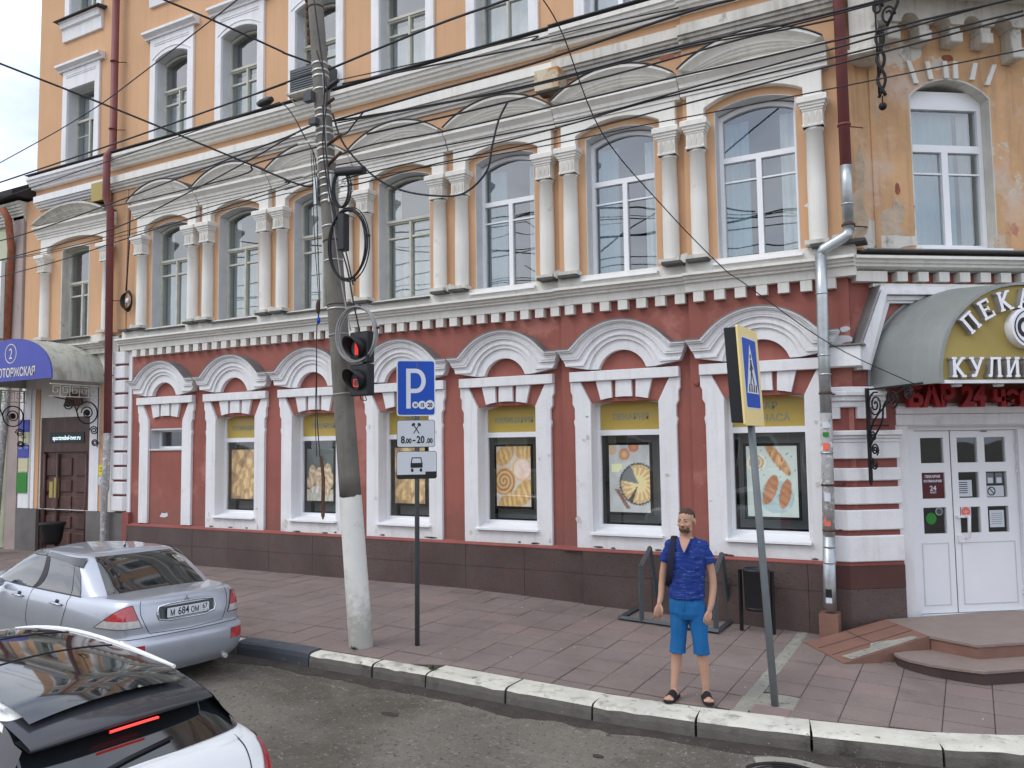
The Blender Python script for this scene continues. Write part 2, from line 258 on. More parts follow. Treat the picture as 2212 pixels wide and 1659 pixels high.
class MB:
    def __init__(self, fr=ident): self.v = []; self.f = []; self.mi = []; self.fr = fr; self.cur = 0; self.sm = []; self.smooth = False
    def _a(self, pts): n = len(self.v); self.v += [self.fr(*p) for p in pts]; return n
    def _f(self, idx): self.f.append(idx); self.mi.append(self.cur); self.sm.append(self.smooth)
    def box(self, a0, a1, b0, b1, c0, c1):
        n = self._a([(a0, b0, c0), (a1, b0, c0), (a1, b1, c0), (a0, b1, c0), (a0, b0, c1), (a1, b0, c1), (a1, b1, c1), (a0, b1, c1)])
        for q in ((0, 3, 2, 1), (4, 5, 6, 7), (0, 1, 5, 4), (1, 2, 6, 5), (2, 3, 7, 6), (3, 0, 4, 7)): self._f([n + i for i in q])
        return self
    def prism(self, poly, o0, o1, holes=()):
        """polygon in (s, z), extruded along o"""
        loops = [list(poly)] + [list(h) for h in holes]
        flat = [p for l in loops for p in l]
        n = self._a([(p[0], o1, p[1]) for p in flat]); m = self._a([(p[0], o0, p[1]) for p in flat])
        if holes:
            for t in tessellate_polygon([[Vector((p[0], p[1], 0)) for p in l] for l in loops]):
                self._f([n + i for i in t]); self._f([m + i for i in reversed(t)])
        else:
            self._f([n + i for i in range(len(poly))]); self._f([m + i for i in reversed(range(len(poly)))])
        k = 0
        for l in loops:
            for i in range(len(l)):
                j = (i + 1) % len(l); self._f([n + k + i, n + k + j, m + k + j, m + k + i])
            k += len(l)
        return self
    def vprism(self, poly, z0, z1):
        """plan polygon in (a, b), extruded upwards; z0/z1 may be functions of (a, b)"""
        f0 = z0 if callable(z0) else (lambda a, b: z0); f1 = z1 if callable(z1) else (lambda a, b: z1)
        n = self._a([(p[0], p[1], f1(*p)) for p in poly]); m = self._a([(p[0], p[1], f0(*p)) for p in poly]); N = len(poly)
        self._f([n + i for i in range(N)]); self._f([m + i for i in reversed(range(N))])
        for i in range(N):
            j = (i + 1) % N; self._f([n + i, n + j, m + j, m + i])
        return self
    def profile(self, prof, s0, s1):
        """profile polygon in (o, z) pushed along s"""
        n = self._a([(s0, p[0], p[1]) for p in prof]); m = self._a([(s1, p[0], p[1]) for p in prof]); N = len(prof)
        self._f([n + i for i in range(N)]); self._f([m + i for i in reversed(range(N))])
        for i in range(N):
            j = (i + 1) % N; self._f([n + i, n + j, m + j, m + i])
        return self
    def strip(self, A, B, o0, o1):
        """solid band between two equal polylines A and B in (s, z)"""
        N = len(A); a1 = self._a([(p[0], o1, p[1]) for p in A]); b1 = self._a([(p[0], o1, p[1]) for p in B])
        a0 = self._a([(p[0], o0, p[1]) for p in A]); b0 = self._a([(p[0], o0, p[1]) for p in B])
        for i in range(N - 1):
            self._f([a1 + i, a1 + i + 1, b1 + i + 1, b1 + i]); self._f([a0 + i + 1, a0 + i, b0 + i, b0 + i + 1])
            self._f([a0 + i, a0 + i + 1, a1 + i + 1, a1 + i]); self._f([b1 + i, b1 + i + 1, b0 + i + 1, b0 + i])
        for e in (0, N - 1): self._f([a1 + e, b1 + e, b0 + e, a0 + e])
        return self
    def grid(self, rows, close_u=False):
        n0 = len(self.v); W = len(rows[0])
        for r in rows: self._a(r)
        for i in range(len(rows) - 1):
            for j in range(W if close_u else W - 1):
                k = (j + 1) % W; self._f([n0 + i * W + j, n0 + i * W + k, n0 + (i + 1) * W + k, n0 + (i + 1) * W + j])
        return self
    def lathe(self, c, prof, n=16, capt=True):
        rows = [[(c[0] + r * cos(2 * pi * k / n), c[1] + r * sin(2 * pi * k / n), c[2] + z) for k in range(n)] for r, z in prof]
        n0 = len(self.v); sm = self.smooth; self.smooth = True; self.grid(rows, True); self.smooth = False
        self._f([n0 + k for k in reversed(range(n))]); self._f([n0 + (len(prof) - 1) * n + k for k in range(n)]); self.smooth = sm
        return self
    def tube(self, pts, r, n=8, radii=None, closed=False, squash=None):
        P = [self.fr(*p) if (not isinstance(p, Vector) or getattr(self.fr, 'always', False)) else p for p in pts]; N = len(P)
        T = [(P[min(i + 1, N - 1)] - P[max(i - 1, 0)]).normalized() if not closed else (P[(i + 1) % N] - P[(i - 1) % N]).normalized() for i in range(N)]
        u = T[0].orthogonal().normalized(); n0 = len(self.v); sm = self.smooth; self.smooth = n > 4
        for i in range(N):
            if i: u = (u - T[i] * u.dot(T[i])).normalized() if (u - T[i] * u.dot(T[i])).length > 1e-6 else T[i].orthogonal().normalized()
            b = T[i].cross(u); rr = radii[i] if radii else r
            for k in range(n):
                a = 2 * pi * (k + .5) / n; self.v.append(P[i] + u * rr * cos(a) + b * rr * sin(a))
        for i in range(N if closed else N - 1):
            j = (i + 1) % N
            for k in range(n):
                q = (k + 1) % n; self._f([n0 + i * n + k, n0 + i * n + q, n0 + j * n + q, n0 + j * n + k])
        self.smooth = False
        if not closed: self._f([n0 + k for k in reversed(range(n))]); self._f([n0 + (N - 1) * n + k for k in range(n)])
        self.smooth = sm
        return self
    def ball(self, c, rx, ry=None, rz=None, n=12, m=8, rot=None):
        ry = ry or rx; rz = rz or rx; n0 = len(self.v); sm = self.smooth; self.smooth = True; R = rot or Matrix.Identity(3); C = Vector(c)
        for i in range(m + 1):
            a = -pi / 2 + pi * i / m
            for k in range(n):
                b = 2 * pi * k / n; p = R @ Vector((rx * cos(a) * cos(b), ry * cos(a) * sin(b), rz * sin(a))) + C; self.v.append(self.fr(*p))
        for i in range(m):
            for k in range(n):
                q = (k + 1) % n; self._f([n0 + i * n + k, n0 + i * n + q, n0 + (i + 1) * n + q, n0 + (i + 1) * n + k])
        self.smooth = sm; return self
    def loft(self, rings):
        """rings: lists of world-frame points, equal counts, closed; capped"""
        n0 = len(self.v); W = len(rings[0]); sm = self.smooth; self.smooth = True
        self.grid(rings, True); self._f([n0 + k for k in reversed(range(W))]); self._f([n0 + (len(rings) - 1) * W + k for k in range(W)])
        self.smooth = sm; return self
    def build(self, name, mats, parent=None, bevel=0, weld=False, fix=True, auto=None):
        inv = WM[parent].inverted() if parent else Matrix.Identity(4)
        me = bpy.data.meshes.new(name); me.from_pydata([inv @ p for p in self.v], [], self.f)
        for m in (mats if isinstance(mats, (list, tuple)) else [mats]): me.materials.append(MT[m] if isinstance(m, str) else m)
        for p, i, s in zip(me.polygons, self.mi, self.sm): p.material_index = i; p.use_smooth = s
        bm = bmesh.new(); bm.from_mesh(me)
        if weld: bmesh.ops.remove_doubles(bm, verts=bm.verts, dist=1e-4)
        if fix: bmesh.ops.recalc_face_normals(bm, faces=bm.faces)
        if bevel:
            es = [e for e in bm.edges if len(e.link_faces) == 2 and e.calc_face_angle(0) > .6]
            bmesh.ops.bevel(bm, geom=es, offset=bevel, segments=1, affect='EDGES', profile=.5)
        bm.to_mesh(me); bm.free()
        o = bpy.data.objects.new(name, me); COL.objects.link(o)
        if parent: o.parent = parent; WM[o] = WM[parent]; KIDS.setdefault(parent, []).append(o)
        else: WM[o] = Matrix.Identity(4)
        return o

def thing(name, label, cat, loc=(0, 0, 0), rotz=0, group=None):
    o = bpy.data.objects.new(name, None); COL.objects.link(o); o.empty_display_size = .2
    o.location = loc; o.rotation_euler = (0, 0, rotz)
    WM[o] = Matrix.Translation(loc) @ Matrix.Rotation(rotz, 4, 'Z')
    o['label'] = label; o['category'] = cat
    if group: o['group'] = group
    return o
def tag(o, label, cat, group=None):
    o['label'] = label; o['category'] = cat
    if group: o['group'] = group
    return o
def struct(o): o['kind'] = 'structure'; return o
def stuff(o): o['kind'] = 'stuff'; return o
def copy_tree(o, parent, delta=(0, 0, 0), M4=None):
    c = o.copy(); COL.objects.link(c); c.parent = parent
    if M4 is not None: c.matrix_local = M4 @ o.matrix_local
    else: c.location = Vector(o.location) + Vector(delta)
    for ch in KIDS.get(o, []):
        d = ch.copy(); COL.objects.link(d); d.parent = c
    return c

FONT = None
def text_pts(body, size=1.0, extrude=.01, offset=0.0, align='CENTER', sx=1.0, spacing=1.0):
    """letters as triangles: returns verts (x, y, z) and faces of an extruded text"""
    c = bpy.data.curves.new('t', 'FONT'); c.body = body; c.size = size; c.extrude = extrude; c.offset = offset; c.align_x = align; c.resolution_u = 3
    c.space_character = spacing
    o = bpy.data.objects.new('t', c); COL.objects.link(o)
    dg = bpy.context.evaluated_depsgraph_get(); me = bpy.data.meshes.new_from_object(o.evaluated_get(dg))
    vs = [(v.co.x * sx, v.co.y, v.co.z) for v in me.vertices]; fs = [tuple(p.vertices) for p in me.polygons]
    bpy.data.objects.remove(o); bpy.data.curves.remove(c); bpy.data.meshes.remove(me)
    return vs, fs
def text_on(body, fr, s, o, z, size, extrude, mat, parent, name='lettering', align='CENTER', sx=1.0, offset=0, rot=0, spacing=1.0):
    """text lying in the (s, z) plane of frame fr, front face at o+2*extrude"""
    vs, fs = text_pts(body, size, extrude, offset, align, sx, spacing); mb = MB()
    ca, sa = cos(rot), sin(rot)
    mb.v = [fr(s + x * ca - y * sa, o + extrude + zz, z + x * sa + y * ca) for x, y, zz in vs]
    mb.f = list(fs); mb.mi = [0] * len(fs); mb.sm = [False] * len(fs)
    return mb.build(name, mat, parent, fix=False)
def arcpts(cx, cz, hw, z_s, z_c, n=12):
    """segmental arch from (cx-hw, z_s) over (cx, z_c) to (cx+hw, z_s)"""
    r = z_c - z_s; R = (hw * hw + r * r) / (2 * r); zc = z_c - R; a = math.asin(min(1, hw / R))
    if r > hw: a = pi - a
    return [(cx + R * sin(-a + 2 * a * i / n), zc + R * cos(-a + 2 * a * i / n)) for i in range(n + 1)]
def arch_open(cx, hw, z0, z_s, z_c, n=12):
    return [(cx - hw, z0)] + arcpts(cx, 0, hw, z_s, z_c, n) + [(cx + hw, z0)]
# ================================================================== GROUND
def gz(x, y):                      # pavement height
    xc = max(-60, min(6, x)); return (0 if xc < -7.47 else -.033 * (xc + 7.47)) + .02 * max(-4.3, min(0, y))
KLINE = [(-60, -4.25), (-8.2, -4.27), (-7.02, -4.27), (-6.1, -4.22), (-5.42, -4.2), (-4.39, -4.2), (-3.41, -4.19), (-2.40, -4.08), (-1.39, -3.90), (-.34, -3.66), (.30, -3.38), (1.2, -2.85), (2.05, -2.2), (2.9, -1.4), (3.9, 0), (8, 9), (14, 24)]
def ky(x):                         # outer kerb line y at x
    for (a, b), (c, d) in zip(KLINE, KLINE[1:]):
        if a <= x <= c: return b + (d - b) * (x - a) / (c - a)
    return -4.25
def rz(x, y):                      # road height
    return gz(x, -4.25) - .15 + (.015 * min(6, max(0, -4.3 - y)) if y < -4.3 else 0)

rows = []
xs = [-120, -80, -60, -40] + [-30 + i * .75 for i in range(60)] + [20, 30, 60, 120]
ys = [-60, -40, -30, -20] + [-16 + i * .6 for i in range(38)] + [12, 25, 60]
mb = MB(); mb.smooth = True
mb.grid([[(x, y, rz(x, y) + (.006 * mnoise.noise((x * .9, y * .9, 0)))) for x in xs] for y in ys])
road = struct(mb.build('road', 'asphalt'))
mb = MB(); mb.grid([[(x, y, -.75) for x in (-900, -100, 100, 900)] for y in (-900, -100, 100, 900)]); struct(mb.build('ground', 'asphalt'))

# pavement bed, follows the kerb line
pav = MB()
poly = [(x, y + .2) for x, y in KLINE if x > -50]
A = [(p[0], p[1]) for p in poly if p[0] <= 8]
def pav_top(x, y): return gz(x, y) - .012
cols = sorted(set([-50, -30, -20, -15, -12] + [-10 + i * .5 for i in range(40)]))
rowsP = []
for x in cols:
    y0 = ky(min(x, 7.9)) + .15
    yb = 1.2 if x > -2 else .3
    if x > 3.5: yb = max(y0 + 2.5, 1.2)
    rowsP.append([(x, y0 + (yb - y0) * t / 8, pav_top(x, y0 + (yb - y0) * t / 8)) for t in range(9)])
pav.grid(rowsP)
pavement = struct(pav.build('pavement', 'bed'))

# paving slabs: a mesh per slab, shared, cut at kerb and strip
TP = .432; slabs = []
def slab_mesh(name, poly, mt, parent, top=0.0):
    mb = MB(); mb.vprism(poly, lambda a, b: gz(a, b) - .03, lambda a, b: gz(a, b) + top); return mb
strip_x = lambda y: -2.06 - (y + .1) * -.02     # cement strip centre line
def inner_y(x): return ky(x) + (.44 if x > -5.42 else .27)
def in_platform(x, y):
    return x > -1.9 and y > -.9 - max(0, (x + 1.9)) * .9 + .12 and y > -1.75
near = []; far = []
base = MB(); sq = TP - .012
rnd = random.Random(3)
for side in (0, 1):
    for i in range(-40, 16):
        for j in range(-1, 11):
            if side == 0: x0 = -4.5 + i * TP; y0 = -3.115 + (j - 2) * .455 if j > 2 else -3.115 - (2 - j) * .455
            else: x0 = -1.66 + i * TP; y0 = -2.855 + (j - 2) * .425 if j > 2 else -2.855 - (2 - j) * .425
            py = .455 if side == 0 else .425
            x1, y1 = x0 + TP - .007, y0 + py - .020 - .008 * rnd.random()
            cx, cy = (x0 + x1) / 2, (y0 + y1) / 2
            if side == 0 and x0 > -2.25: continue
            if side == 1 and x1 < -1.98: continue
            if side == 0: x1 = min(x1, -2.16)
            if side == 1: x0 = max(x0, -2.02)
            if x1 - x0 < .05: continue
            if y1 > .05 and cx < -1.3: y1 = .03
            if y1 - y0 < .06 or cy > (.0 if cx < -1.3 else 2.2): continue
            if x0 > 6: continue
            # clip to the kerb
            ya, yb = inner_y(x0) + .008, inner_y(x1) + .008
            if y1 < min(ya, yb) + .03: continue
            p = [(x0, max(y0, ya)), (x1, max(y0, yb)), (x1, max(y1, yb + .01)), (x0, max(y1, ya + .01))]
            # hole in the paving round the sign post foot, pole foot
            if abs(cx + 1.81) < .26 and abs(cy + 3.25) < .22: continue
            d = (cx + 2) ** 2 + (cy + 11.9) ** 2 * .8
            (near).append((d, p))
near.sort(key=lambda t: t[0])
rest = MB()
shared = None
for n, (d, p) in enumerate(near):
    mt = rnd.choices(['tile', 'tile2', 'tile3'], [8, 1, 1.5])[0]; dz = rnd.uniform(-.004, .004); tx, ty = rnd.uniform(-.006, .006), rnd.uniform(-.006, .006)
    cx = sum(a for a, b in p) / 4; cy = sum(b for a, b in p) / 4
    top = lambda a, b: gz(a, b) + dz + tx * (a - cx) + ty * (b - cy)
    if n < 300:
        mb = MB(); e = .006
        ins = [(a + (e if a < cx else -e), b + (e if b < cy else -e)) for a, b in p]
        m0 = mb._a([(a, b, gz(a, b) - .035) for a, b in p]); m1 = mb._a([(a, b, top(a, b) - .005) for a, b in p]); m2 = mb._a([(a, b, top(a, b)) for a, b in ins])
        for i in range(4):
            j = (i + 1) % 4; mb._f([m0 + i, m0 + j, m1 + j, m1 + i]); mb._f([m1 + i, m1 + j, m2 + j, m2 + i])
        mb._f([m2, m2 + 1, m2 + 2, m2 + 3]); mb.build('paving_slab', mt, pavement)
    else: rest.vprism(p, lambda a, b: gz(a, b) - .03, top)
stuff(rest.build('paving_slabs_beyond', 'tile', pavement))
# cement strip from wall to kerb, cement round the post foot
mb = MB(); N = 14
mb.grid([[(-2.09 + wdx + .012 * mnoise.noise((t * 3.1, wdx * 9, 4)) + -.03 * (t / N), -.02 - t / N * 3.62, gz(-2.1, -.02 - t / N * 3.62) + .002 + .006 * mnoise.noise((t * 2.3, wdx * 30, 1)) - (.012 if abs(wdx) > .06 else 0)) for wdx in (-.085, -.045, 0, .045, .085)] for t in range(N + 1)])
mb.build('drain_strip', 'screed', pavement)
mb = MB(); mb.vprism([(-1.80 + .42 * cos(a) * (1 + .1 * mnoise.noise((a, 0, 3))), -3.22 + .36 * sin(a) * (1 + .1 * mnoise.noise((a, 2, 3)))) for a in [i * pi / 8 for i in range(16)]], lambda a, b: gz(a, b) - .03, lambda a, b: gz(a, b) - .009)
mb.build('cement_patch', 'screed', pavement)
# litter specks on the pavement
mb = MB()
for i in range(34):
    x, y = rnd.uniform(-7, 2), rnd.uniform(-3.6, -.3); s = rnd.uniform(.006, .016)
    if in_platform(x, y): continue
    mb.vprism([(x, y), (x + s, y + s * .3), (x + s * .8, y + s), (x, y + s * .7)], gz(x, y) + .003, gz(x, y) + .008)
stuff(mb.build('litter_specks', 'fakewhite', pavement))

# kerb
mb = MB(); mb.grid([[(x, ky(x) + .03 + dy, gz(x, ky(x)) - .05) for x in [-50, -20, -9, -7, -5, -3.4, -2.4, -1.4, -.3, .3, 1.2, 2, 2.9, 3.9]] for dy in (0, .2, .36)])
kerb = struct(mb.build('kerb', 'bed'))
joints = [-60, -14, -12.98, -11.97, -10.96, -9.95, -9.3, -8.24, -7.04, -6.13, -5.40, -4.39, -3.41, -2.40, -1.39, -.34, .70, 1.6, 2.4, 3.1, 3.7]
for i, (xa, xb) in enumerate(zip(joints, joints[1:])):
    g_ = .012; xa2, xb2 = xa + g_, xb - g_
    wd = .24 if xb <= -5.3 else .42
    dark = -8.3 < (xa + xb) / 2 < -7.05
    def dirv(x): d = Vector((.1, ky(x + .05) - ky(x - .05), 0)).normalized(); return d
    mb = MB(); n = 7
    for k in range(n + 1):
        x = xa2 + (xb2 - xa2) * k / n; y = ky(x); d = dirv((xa + xb) / 2); nn = Vector((-d.y, d.x, 0))
        h = gz(x, y) + .012 + (.018 if dark else 0); jt = .009 * mnoise.noise((x * 5, y * 3, 2)); chip = .030 * max(0, mnoise.noise((x * 6.3, 8, 2)) - .05)
        off = 0.004 * (1 if i % 2 else -1)
        sec = [(-.004, -.22), (0, -.075 - chip), (.012, -.022 - chip), (.04, -.004 + jt), (.10, .002 + jt), (wd * .6, .002), (wd - .02, 0), (wd, -.015), (wd, -.2)]
        mb._a([(x + nn.x * (a + off), y + nn.y * (a + off), h + b) for a, b in sec])
    W = 9
    for k in range(n):
        for j in range(W - 1):
            mb.cur = (1 if 2 <= j <= 6 else 0); mb._f([k * W + j, k * W + j + 1, (k + 1) * W + j + 1, (k + 1) * W + j])
    mb.cur = 0; mb._f(list(range(W))); mb._f([n * W + j for j in reversed(range(W))])
    mb.build('kerbstone', ['kerbdark', 'kerbdark'] if dark else ['kerbface', 'kerbtop'], kerb)
# moss and weeds along kerb joints
def weed(x, y, s, label, cat='weed'):
    mb = MB(); z = gz(x, y)
    for k in range(16):
        a = rnd.uniform(0, 2 * pi); l = s * rnd.uniform(.5, 1.2); h = s * rnd.uniform(.3, 1); wv = s * .22
        p = Vector((x + rnd.uniform(-s, s) * .5, y + rnd.uniform(-s, s) * .3, z)); d = Vector((cos(a), sin(a), 0)); q = Vector((-d.y, d.x, 0))
        n0 = mb._a([tuple(p), tuple(p + d * l * .5 + q * wv + Vector((0, 0, h * .7))), tuple(p + d * l + Vector((0, 0, h))), tuple(p + d * l * .5 - q * wv + Vector((0, 0, h * .7)))])
        mb._f([n0, n0 + 1, n0 + 2, n0 + 3])
    return tag(mb.build('weed', 'leaf', fix=False), label, cat)
weed(-5.42, -4.02, .07, 'green weed in the gap of the kerb below the parking sign')
weed(-6.72, -3.83, .045, 'small green weed at the foot of the white painted pole')
# manhole
mh = thing('manhole_cover', 'round grated manhole cover in the asphalt at the bottom edge', 'manhole cover', (-1.50, -4.62, rz(-1.5, -4.62)))
mb = MB(); zb = rz(-1.5, -4.62)
def ringm(mb, cx, cy, r0, r1, z0, z1, n=40):
    rows = [[(cx + r * cos(2 * pi * k / n), cy + r * sin(2 * pi * k / n), z) for k in range(n)] for r, z in ((r0, z0), (r0, z1), (r1, z1), (r1, z0))]; mb.grid(rows, True)
ringm(mb, -1.5, -4.62, .36, .48, zb - .05, zb + .006); mb.build('collar', 'screed', mh)
mb = MB(); ringm(mb, -1.5, -4.62, .30, .355, zb - .05, zb + .010)
for r in (.05, .10, .15, .20, .25): ringm(mb, -1.5, -4.62, r, r + .026, zb - .03, zb + .009)
for a in range(6): mb.tube([(-1.5 + .04 * cos(a * pi / 3), -4.62 + .04 * sin(a * pi / 3), zb), (-1.5 + .3 * cos(a * pi / 3), -4.62 + .3 * sin(a * pi / 3), zb)], .012, 4)
mb.build('grate', 'iron', mh)
mb = MB(); mb.lathe((-1.5, -4.62, zb - .04), [(.36, 0), (.36, .041)], 32); mb.build('dark_well', 'roofdark', mh)

# ================================================================== CORNER BUILDING
B = thing('corner_building', 'orange and red corner building with white arched window surrounds and a bakery door', 'building', (-11 * K, 0, 0))
CX = [-16.07 + 2.23 * i for i in range(7)]
OFF = [0, 0, 0, 0, 0, .05, .11]
def part(mb, name, mats, parent=B, **kw): return mb.build(name, mats, parent, **kw)
XL = -21.75       # left end at the lower floors
XT = -21.35       # left end at the upper floors
XQ = -17.85       # left downpipe / quoin
secs = [(XL, XQ, 0), (XQ, -6.05, 0), (-6.05, -3.80, .05), (-3.80, XC, .11)]
GH = lambda cx: [(cx - .70, .9), (cx - .70, 3.22), (cx + .70, 3.22), (cx + .70, .9)]
# --- walls
def wall(fr, poly, holes, o0, o1, mt, name='wall'):
    mb = MB(fr); mb.prism(poly, o0, o1, holes); return part(mb, name, mt)
def rect(a, b, c, d): return [(a, c), (b, c), (b, d), (a, d)]
wall(FW, rect(XQ, -6.05, .78, 4.93), [rect(CX[0] - .56, CX[0] + .60, 2.52, 3.01)] + [GH(c) for c in CX[1:5]], -.45, 0, 'red')
wall(FW, rect(-6.05, -3.80, .78, 4.93), [GH(CX[5])], -.45, .05, 'red')
wall(FW, rect(-3.80, XC, .78, 4.93), [GH(CX[6])], -.45, .11, 'red')
wall(FW, rect(XL, XQ, 1.06, 5.3), [rect(-20.86, -18.84, 1.07, 3.37)], -.45, 0, 'cream', 'entrance_wall')
# first and second upper floors
OP2 = lambda cx, e=0: arch_open(cx, .60 + e, 5.30 - e, 7.68 + e, 7.80 + e)
OP3 = lambda cx, e=0: arch_open(cx, .56 + e, 9.72 - e, 11.78 + e, 11.91 + e)
OP4 = lambda cx, e=0: arch_open(cx, .54 + e, 13.72 - e, 15.5 + e, 15.62 + e)
LWX = -19.60
OPL = arch_open(LWX, .58, 5.30, 7.66, 7.72)
W3L = -19.49
OP3L = rect(W3L - .585, W3L + .585, 9.71, 11.86); OP4L = rect(W3L - .585, W3L + .585, 13.69, 15.49)
for a, b, of in secs:
    aa = XL if a == XL else a
    cs = [c for c in CX if a < c < b]
    wall(FW, rect(aa, b, 5.28, 9.15), [OP2(c, .012) for c in cs] + ([OPL] if a == XL else []), -.45, of, 'orange', 'upper_wall')
    aa = XT if a == XL else a
    wall(FW, rect(aa, b, 9.15, 16.6), ([OP3(c, .012) for c in cs] + [OP4(c, .012) for c in cs]) if cs else [OP3L, OP4L], -.45, of, 'orange', 'upper_wall')
# left gable end, cut corner, side street wall, back and floors (closed box so that the rooms are dark)
mb = MB(FW); mb.box(XT, XT + .4, -9, -.45, 5.28, 16.6); part(mb, 'gable_wall', 'orange')
mb = MB(FW); mb.box(XL, XL + .35, -9, -.45, -.3, 5.3); part(mb, 'gable_wall', 'cream')
CWIN = 1.70
OPC = arch_open(CWIN, .645, 5.32, 7.62, 7.90)
wall(FC, rect(0, CHW, 5.28, 9.4), [OPC], -.45, .03, 'old', 'corner_wall')
wall(FC, rect(0, CHW, 9.4, 16.6), [arch_open(CWIN, .6, 9.9, 12.2, 12.5)], -.45, .03, 'old', 'corner_wall')
wall(FC, rect(0, CHW, 3.05, 4.95), [], -.45, .0, 'red', 'corner_wall'); wall(FC, rect(0, CHW, 2.72, 3.05), [], -.45, .0, 'white', 'corner_wall')
wall(FC, rect(0, .80, -.3, 2.72), [], -.45, .0, 'white', 'corner_wall'); wall(FC, rect(2.84, CHW, -.3, 2.72), [], -.45, .0, 'white', 'corner_wall')
wall(FS, rect(0, 11, -.4, 4.95), [], -.45, 0, 'red', 'side_wall'); wall(FS, rect(0, 11, 4.95, 16.6), [], -.45, 0, 'old', 'side_wall')
mb = MB(FW); mb.box(XT, 2.5, -9.4, -9, -.4, 16.6); part(mb, 'back_wall', 'dark')
mb = MB(FW)
for z in (5.0, 9.2, 13.0): mb.box(XT + .4, -2.2, -9, -.46, z, z + .12)
part(mb, 'floor_slab', 'dark')
mb = MB(FW); mb.vprism([(XT, .35), (XC, .35), (P2.x + .2, -P2.y + .3), (P2.x + SU.x * 11 + .3, -P2.y - SU.y * 11), (XT, -9.4)], 16.6, 16.85); part(mb, 'roof_cornice', 'cream')
mb = MB(FW); mb.vprism([(XT, .1), (XC, .1), (P2.x, -P2.y), (P2.x + SU.x * 11, -P2.y - SU.y * 11), (XT, -9.4)], 16.85, 17.0); part(mb, 'roof', 'flash')
mb = MB(FW)
mb.box(XL + .35, -1.6, -2.3, -2.2, -.3, 5.0); mb.box(XL + .4, -1.8, -3.1, -3.0, 5.12, 9.2); mb.box(XT + .4, -1.8, -3.1, -3.0, 9.32, 16)
part(mb, 'room_wall', 'dark')
# --- granite plinth, slab by slab
def zg(s): return gz(s * K, 0) / K - .05
prw = random.Random(5)
s = XQ + .55
while s < XC - .35:
    e = min(s + prw.choice([1.18, 1.24, 1.12]), XC - .33)
    if XC - .33 - e < .3: e = XC - .33
    of = .05 + [q[2] for q in secs if q[0] <= (s + e) / 2 < q[1]][0]
    for z0, z1, d in ((None, .40, .055), (.405, .775, .055)):
        mb = MB(FW); dd = d + prw.uniform(-.002, .003)
        mb.vprism([(s + .003, 0), (e - .003, 0), (e - .003, of + dd), (s + .003, of + dd)], (lambda a, b: zg(a)) if z0 is None else z0, z1)
        part(mb, 'plinth_slab', 'granite')
    s = e
for a, b, of in secs[1:]:
    mb = MB(FW); a2 = XQ + .55 if a == XQ else a; b2 = XC - .33 if b == XC else b
    mb.profile([(0, .775), (of + .115, .775), (of + .115, .79), (of + .03, .835), (0, .835)], a2, b2); part(mb, 'plinth_cap', 'red2')
for a, b in ((XL, -20.86), (-18.84, XQ + .42)): mb = MB(FW); mb.box(a, b, 0, .08, -.3, 1.06); part(mb, 'rendered_plinth', 'grey_plinth')
# --- ground floor cornice
CORN = [(0, 4.87), (.13, 4.87), (.14, 5.00), (.19, 5.005), (.19, 5.045), (.23, 5.05), (.24, 5.095), (.30, 5.10), (.30, 5.14), (.10, 5.18), (.085, 5.345), (0, 5.345)]
def sh(pr, d): return [(a + d if a > 0 else a, b) for a, b in pr]
for a, b, of in secs[1:]:
    mb = MB(FW); mb.profile(sh(CORN, of), a if a != XQ else XQ + .25, b + (.12 if b == XC else .0)); part(mb, 'cornice', 'cream')
mb = MB(FW); mb.profile(sh(CORN, .0), XL, XQ - .3); part(mb, 'cornice', 'stone')
mb = MB(FC); mb.profile([(0, 4.95)] + [(a + .04, b) for a, b in CORN[1:-2] if b > 4.97] + [(.17, 5.17), (0, 5.24)], -.05, CHW + .1); part(mb, 'cornice', 'cream')
mb = MB(FC); mb.box(-.02, CHW, 0, .10, 4.95, 4.975); mb.box(.15, CHW, 0, .30, 5.235, 5.25); part(mb, 'cornice_flashing', 'flash')
# --- dentils, one by one (shared mesh)
mb = MB(FW); mb.box(-.08, .08, -.02, .12, 4.71, 4.868); den = part(mb, 'dentil', 'cream')
sp = .2955; s = XQ + .75; first = True
while s < XC - .1:
    of = [q[2] for q in secs if q[0] <= s < q[1]][0]
    o = den if first else den.copy()
    if not first: COL.objects.link(o)
    o.location = (s * K + 0, -of * K, prw.uniform(-.004, .004)); first = False
    s += sp * (1.08 if s > -6 else 1.0) + prw.uniform(-.006, .006)
mb = MB(FC); mb.box(-.08, .08, 0, .15, 4.81, 4.948); d2 = part(mb, 'dentil', 'cream')
basemat = d2.matrix_local.copy()
for k in range(10):
    o = d2 if k == 0 else d2.copy()
    if k: COL.objects.link(o)
    ss = .74 + k * .325; o.location = (CU.x * ss * K, CU.y * ss * K, 0)
mb = MB(FC); mb.box(.02, .50, 0, .16, 4.80, 4.948); part(mb, 'corner_block', 'cream')
mb = MB(FC); mb.box(.3, CHW, 0, .11, 4.735, 4.78); part(mb, 'moulding', 'cream')

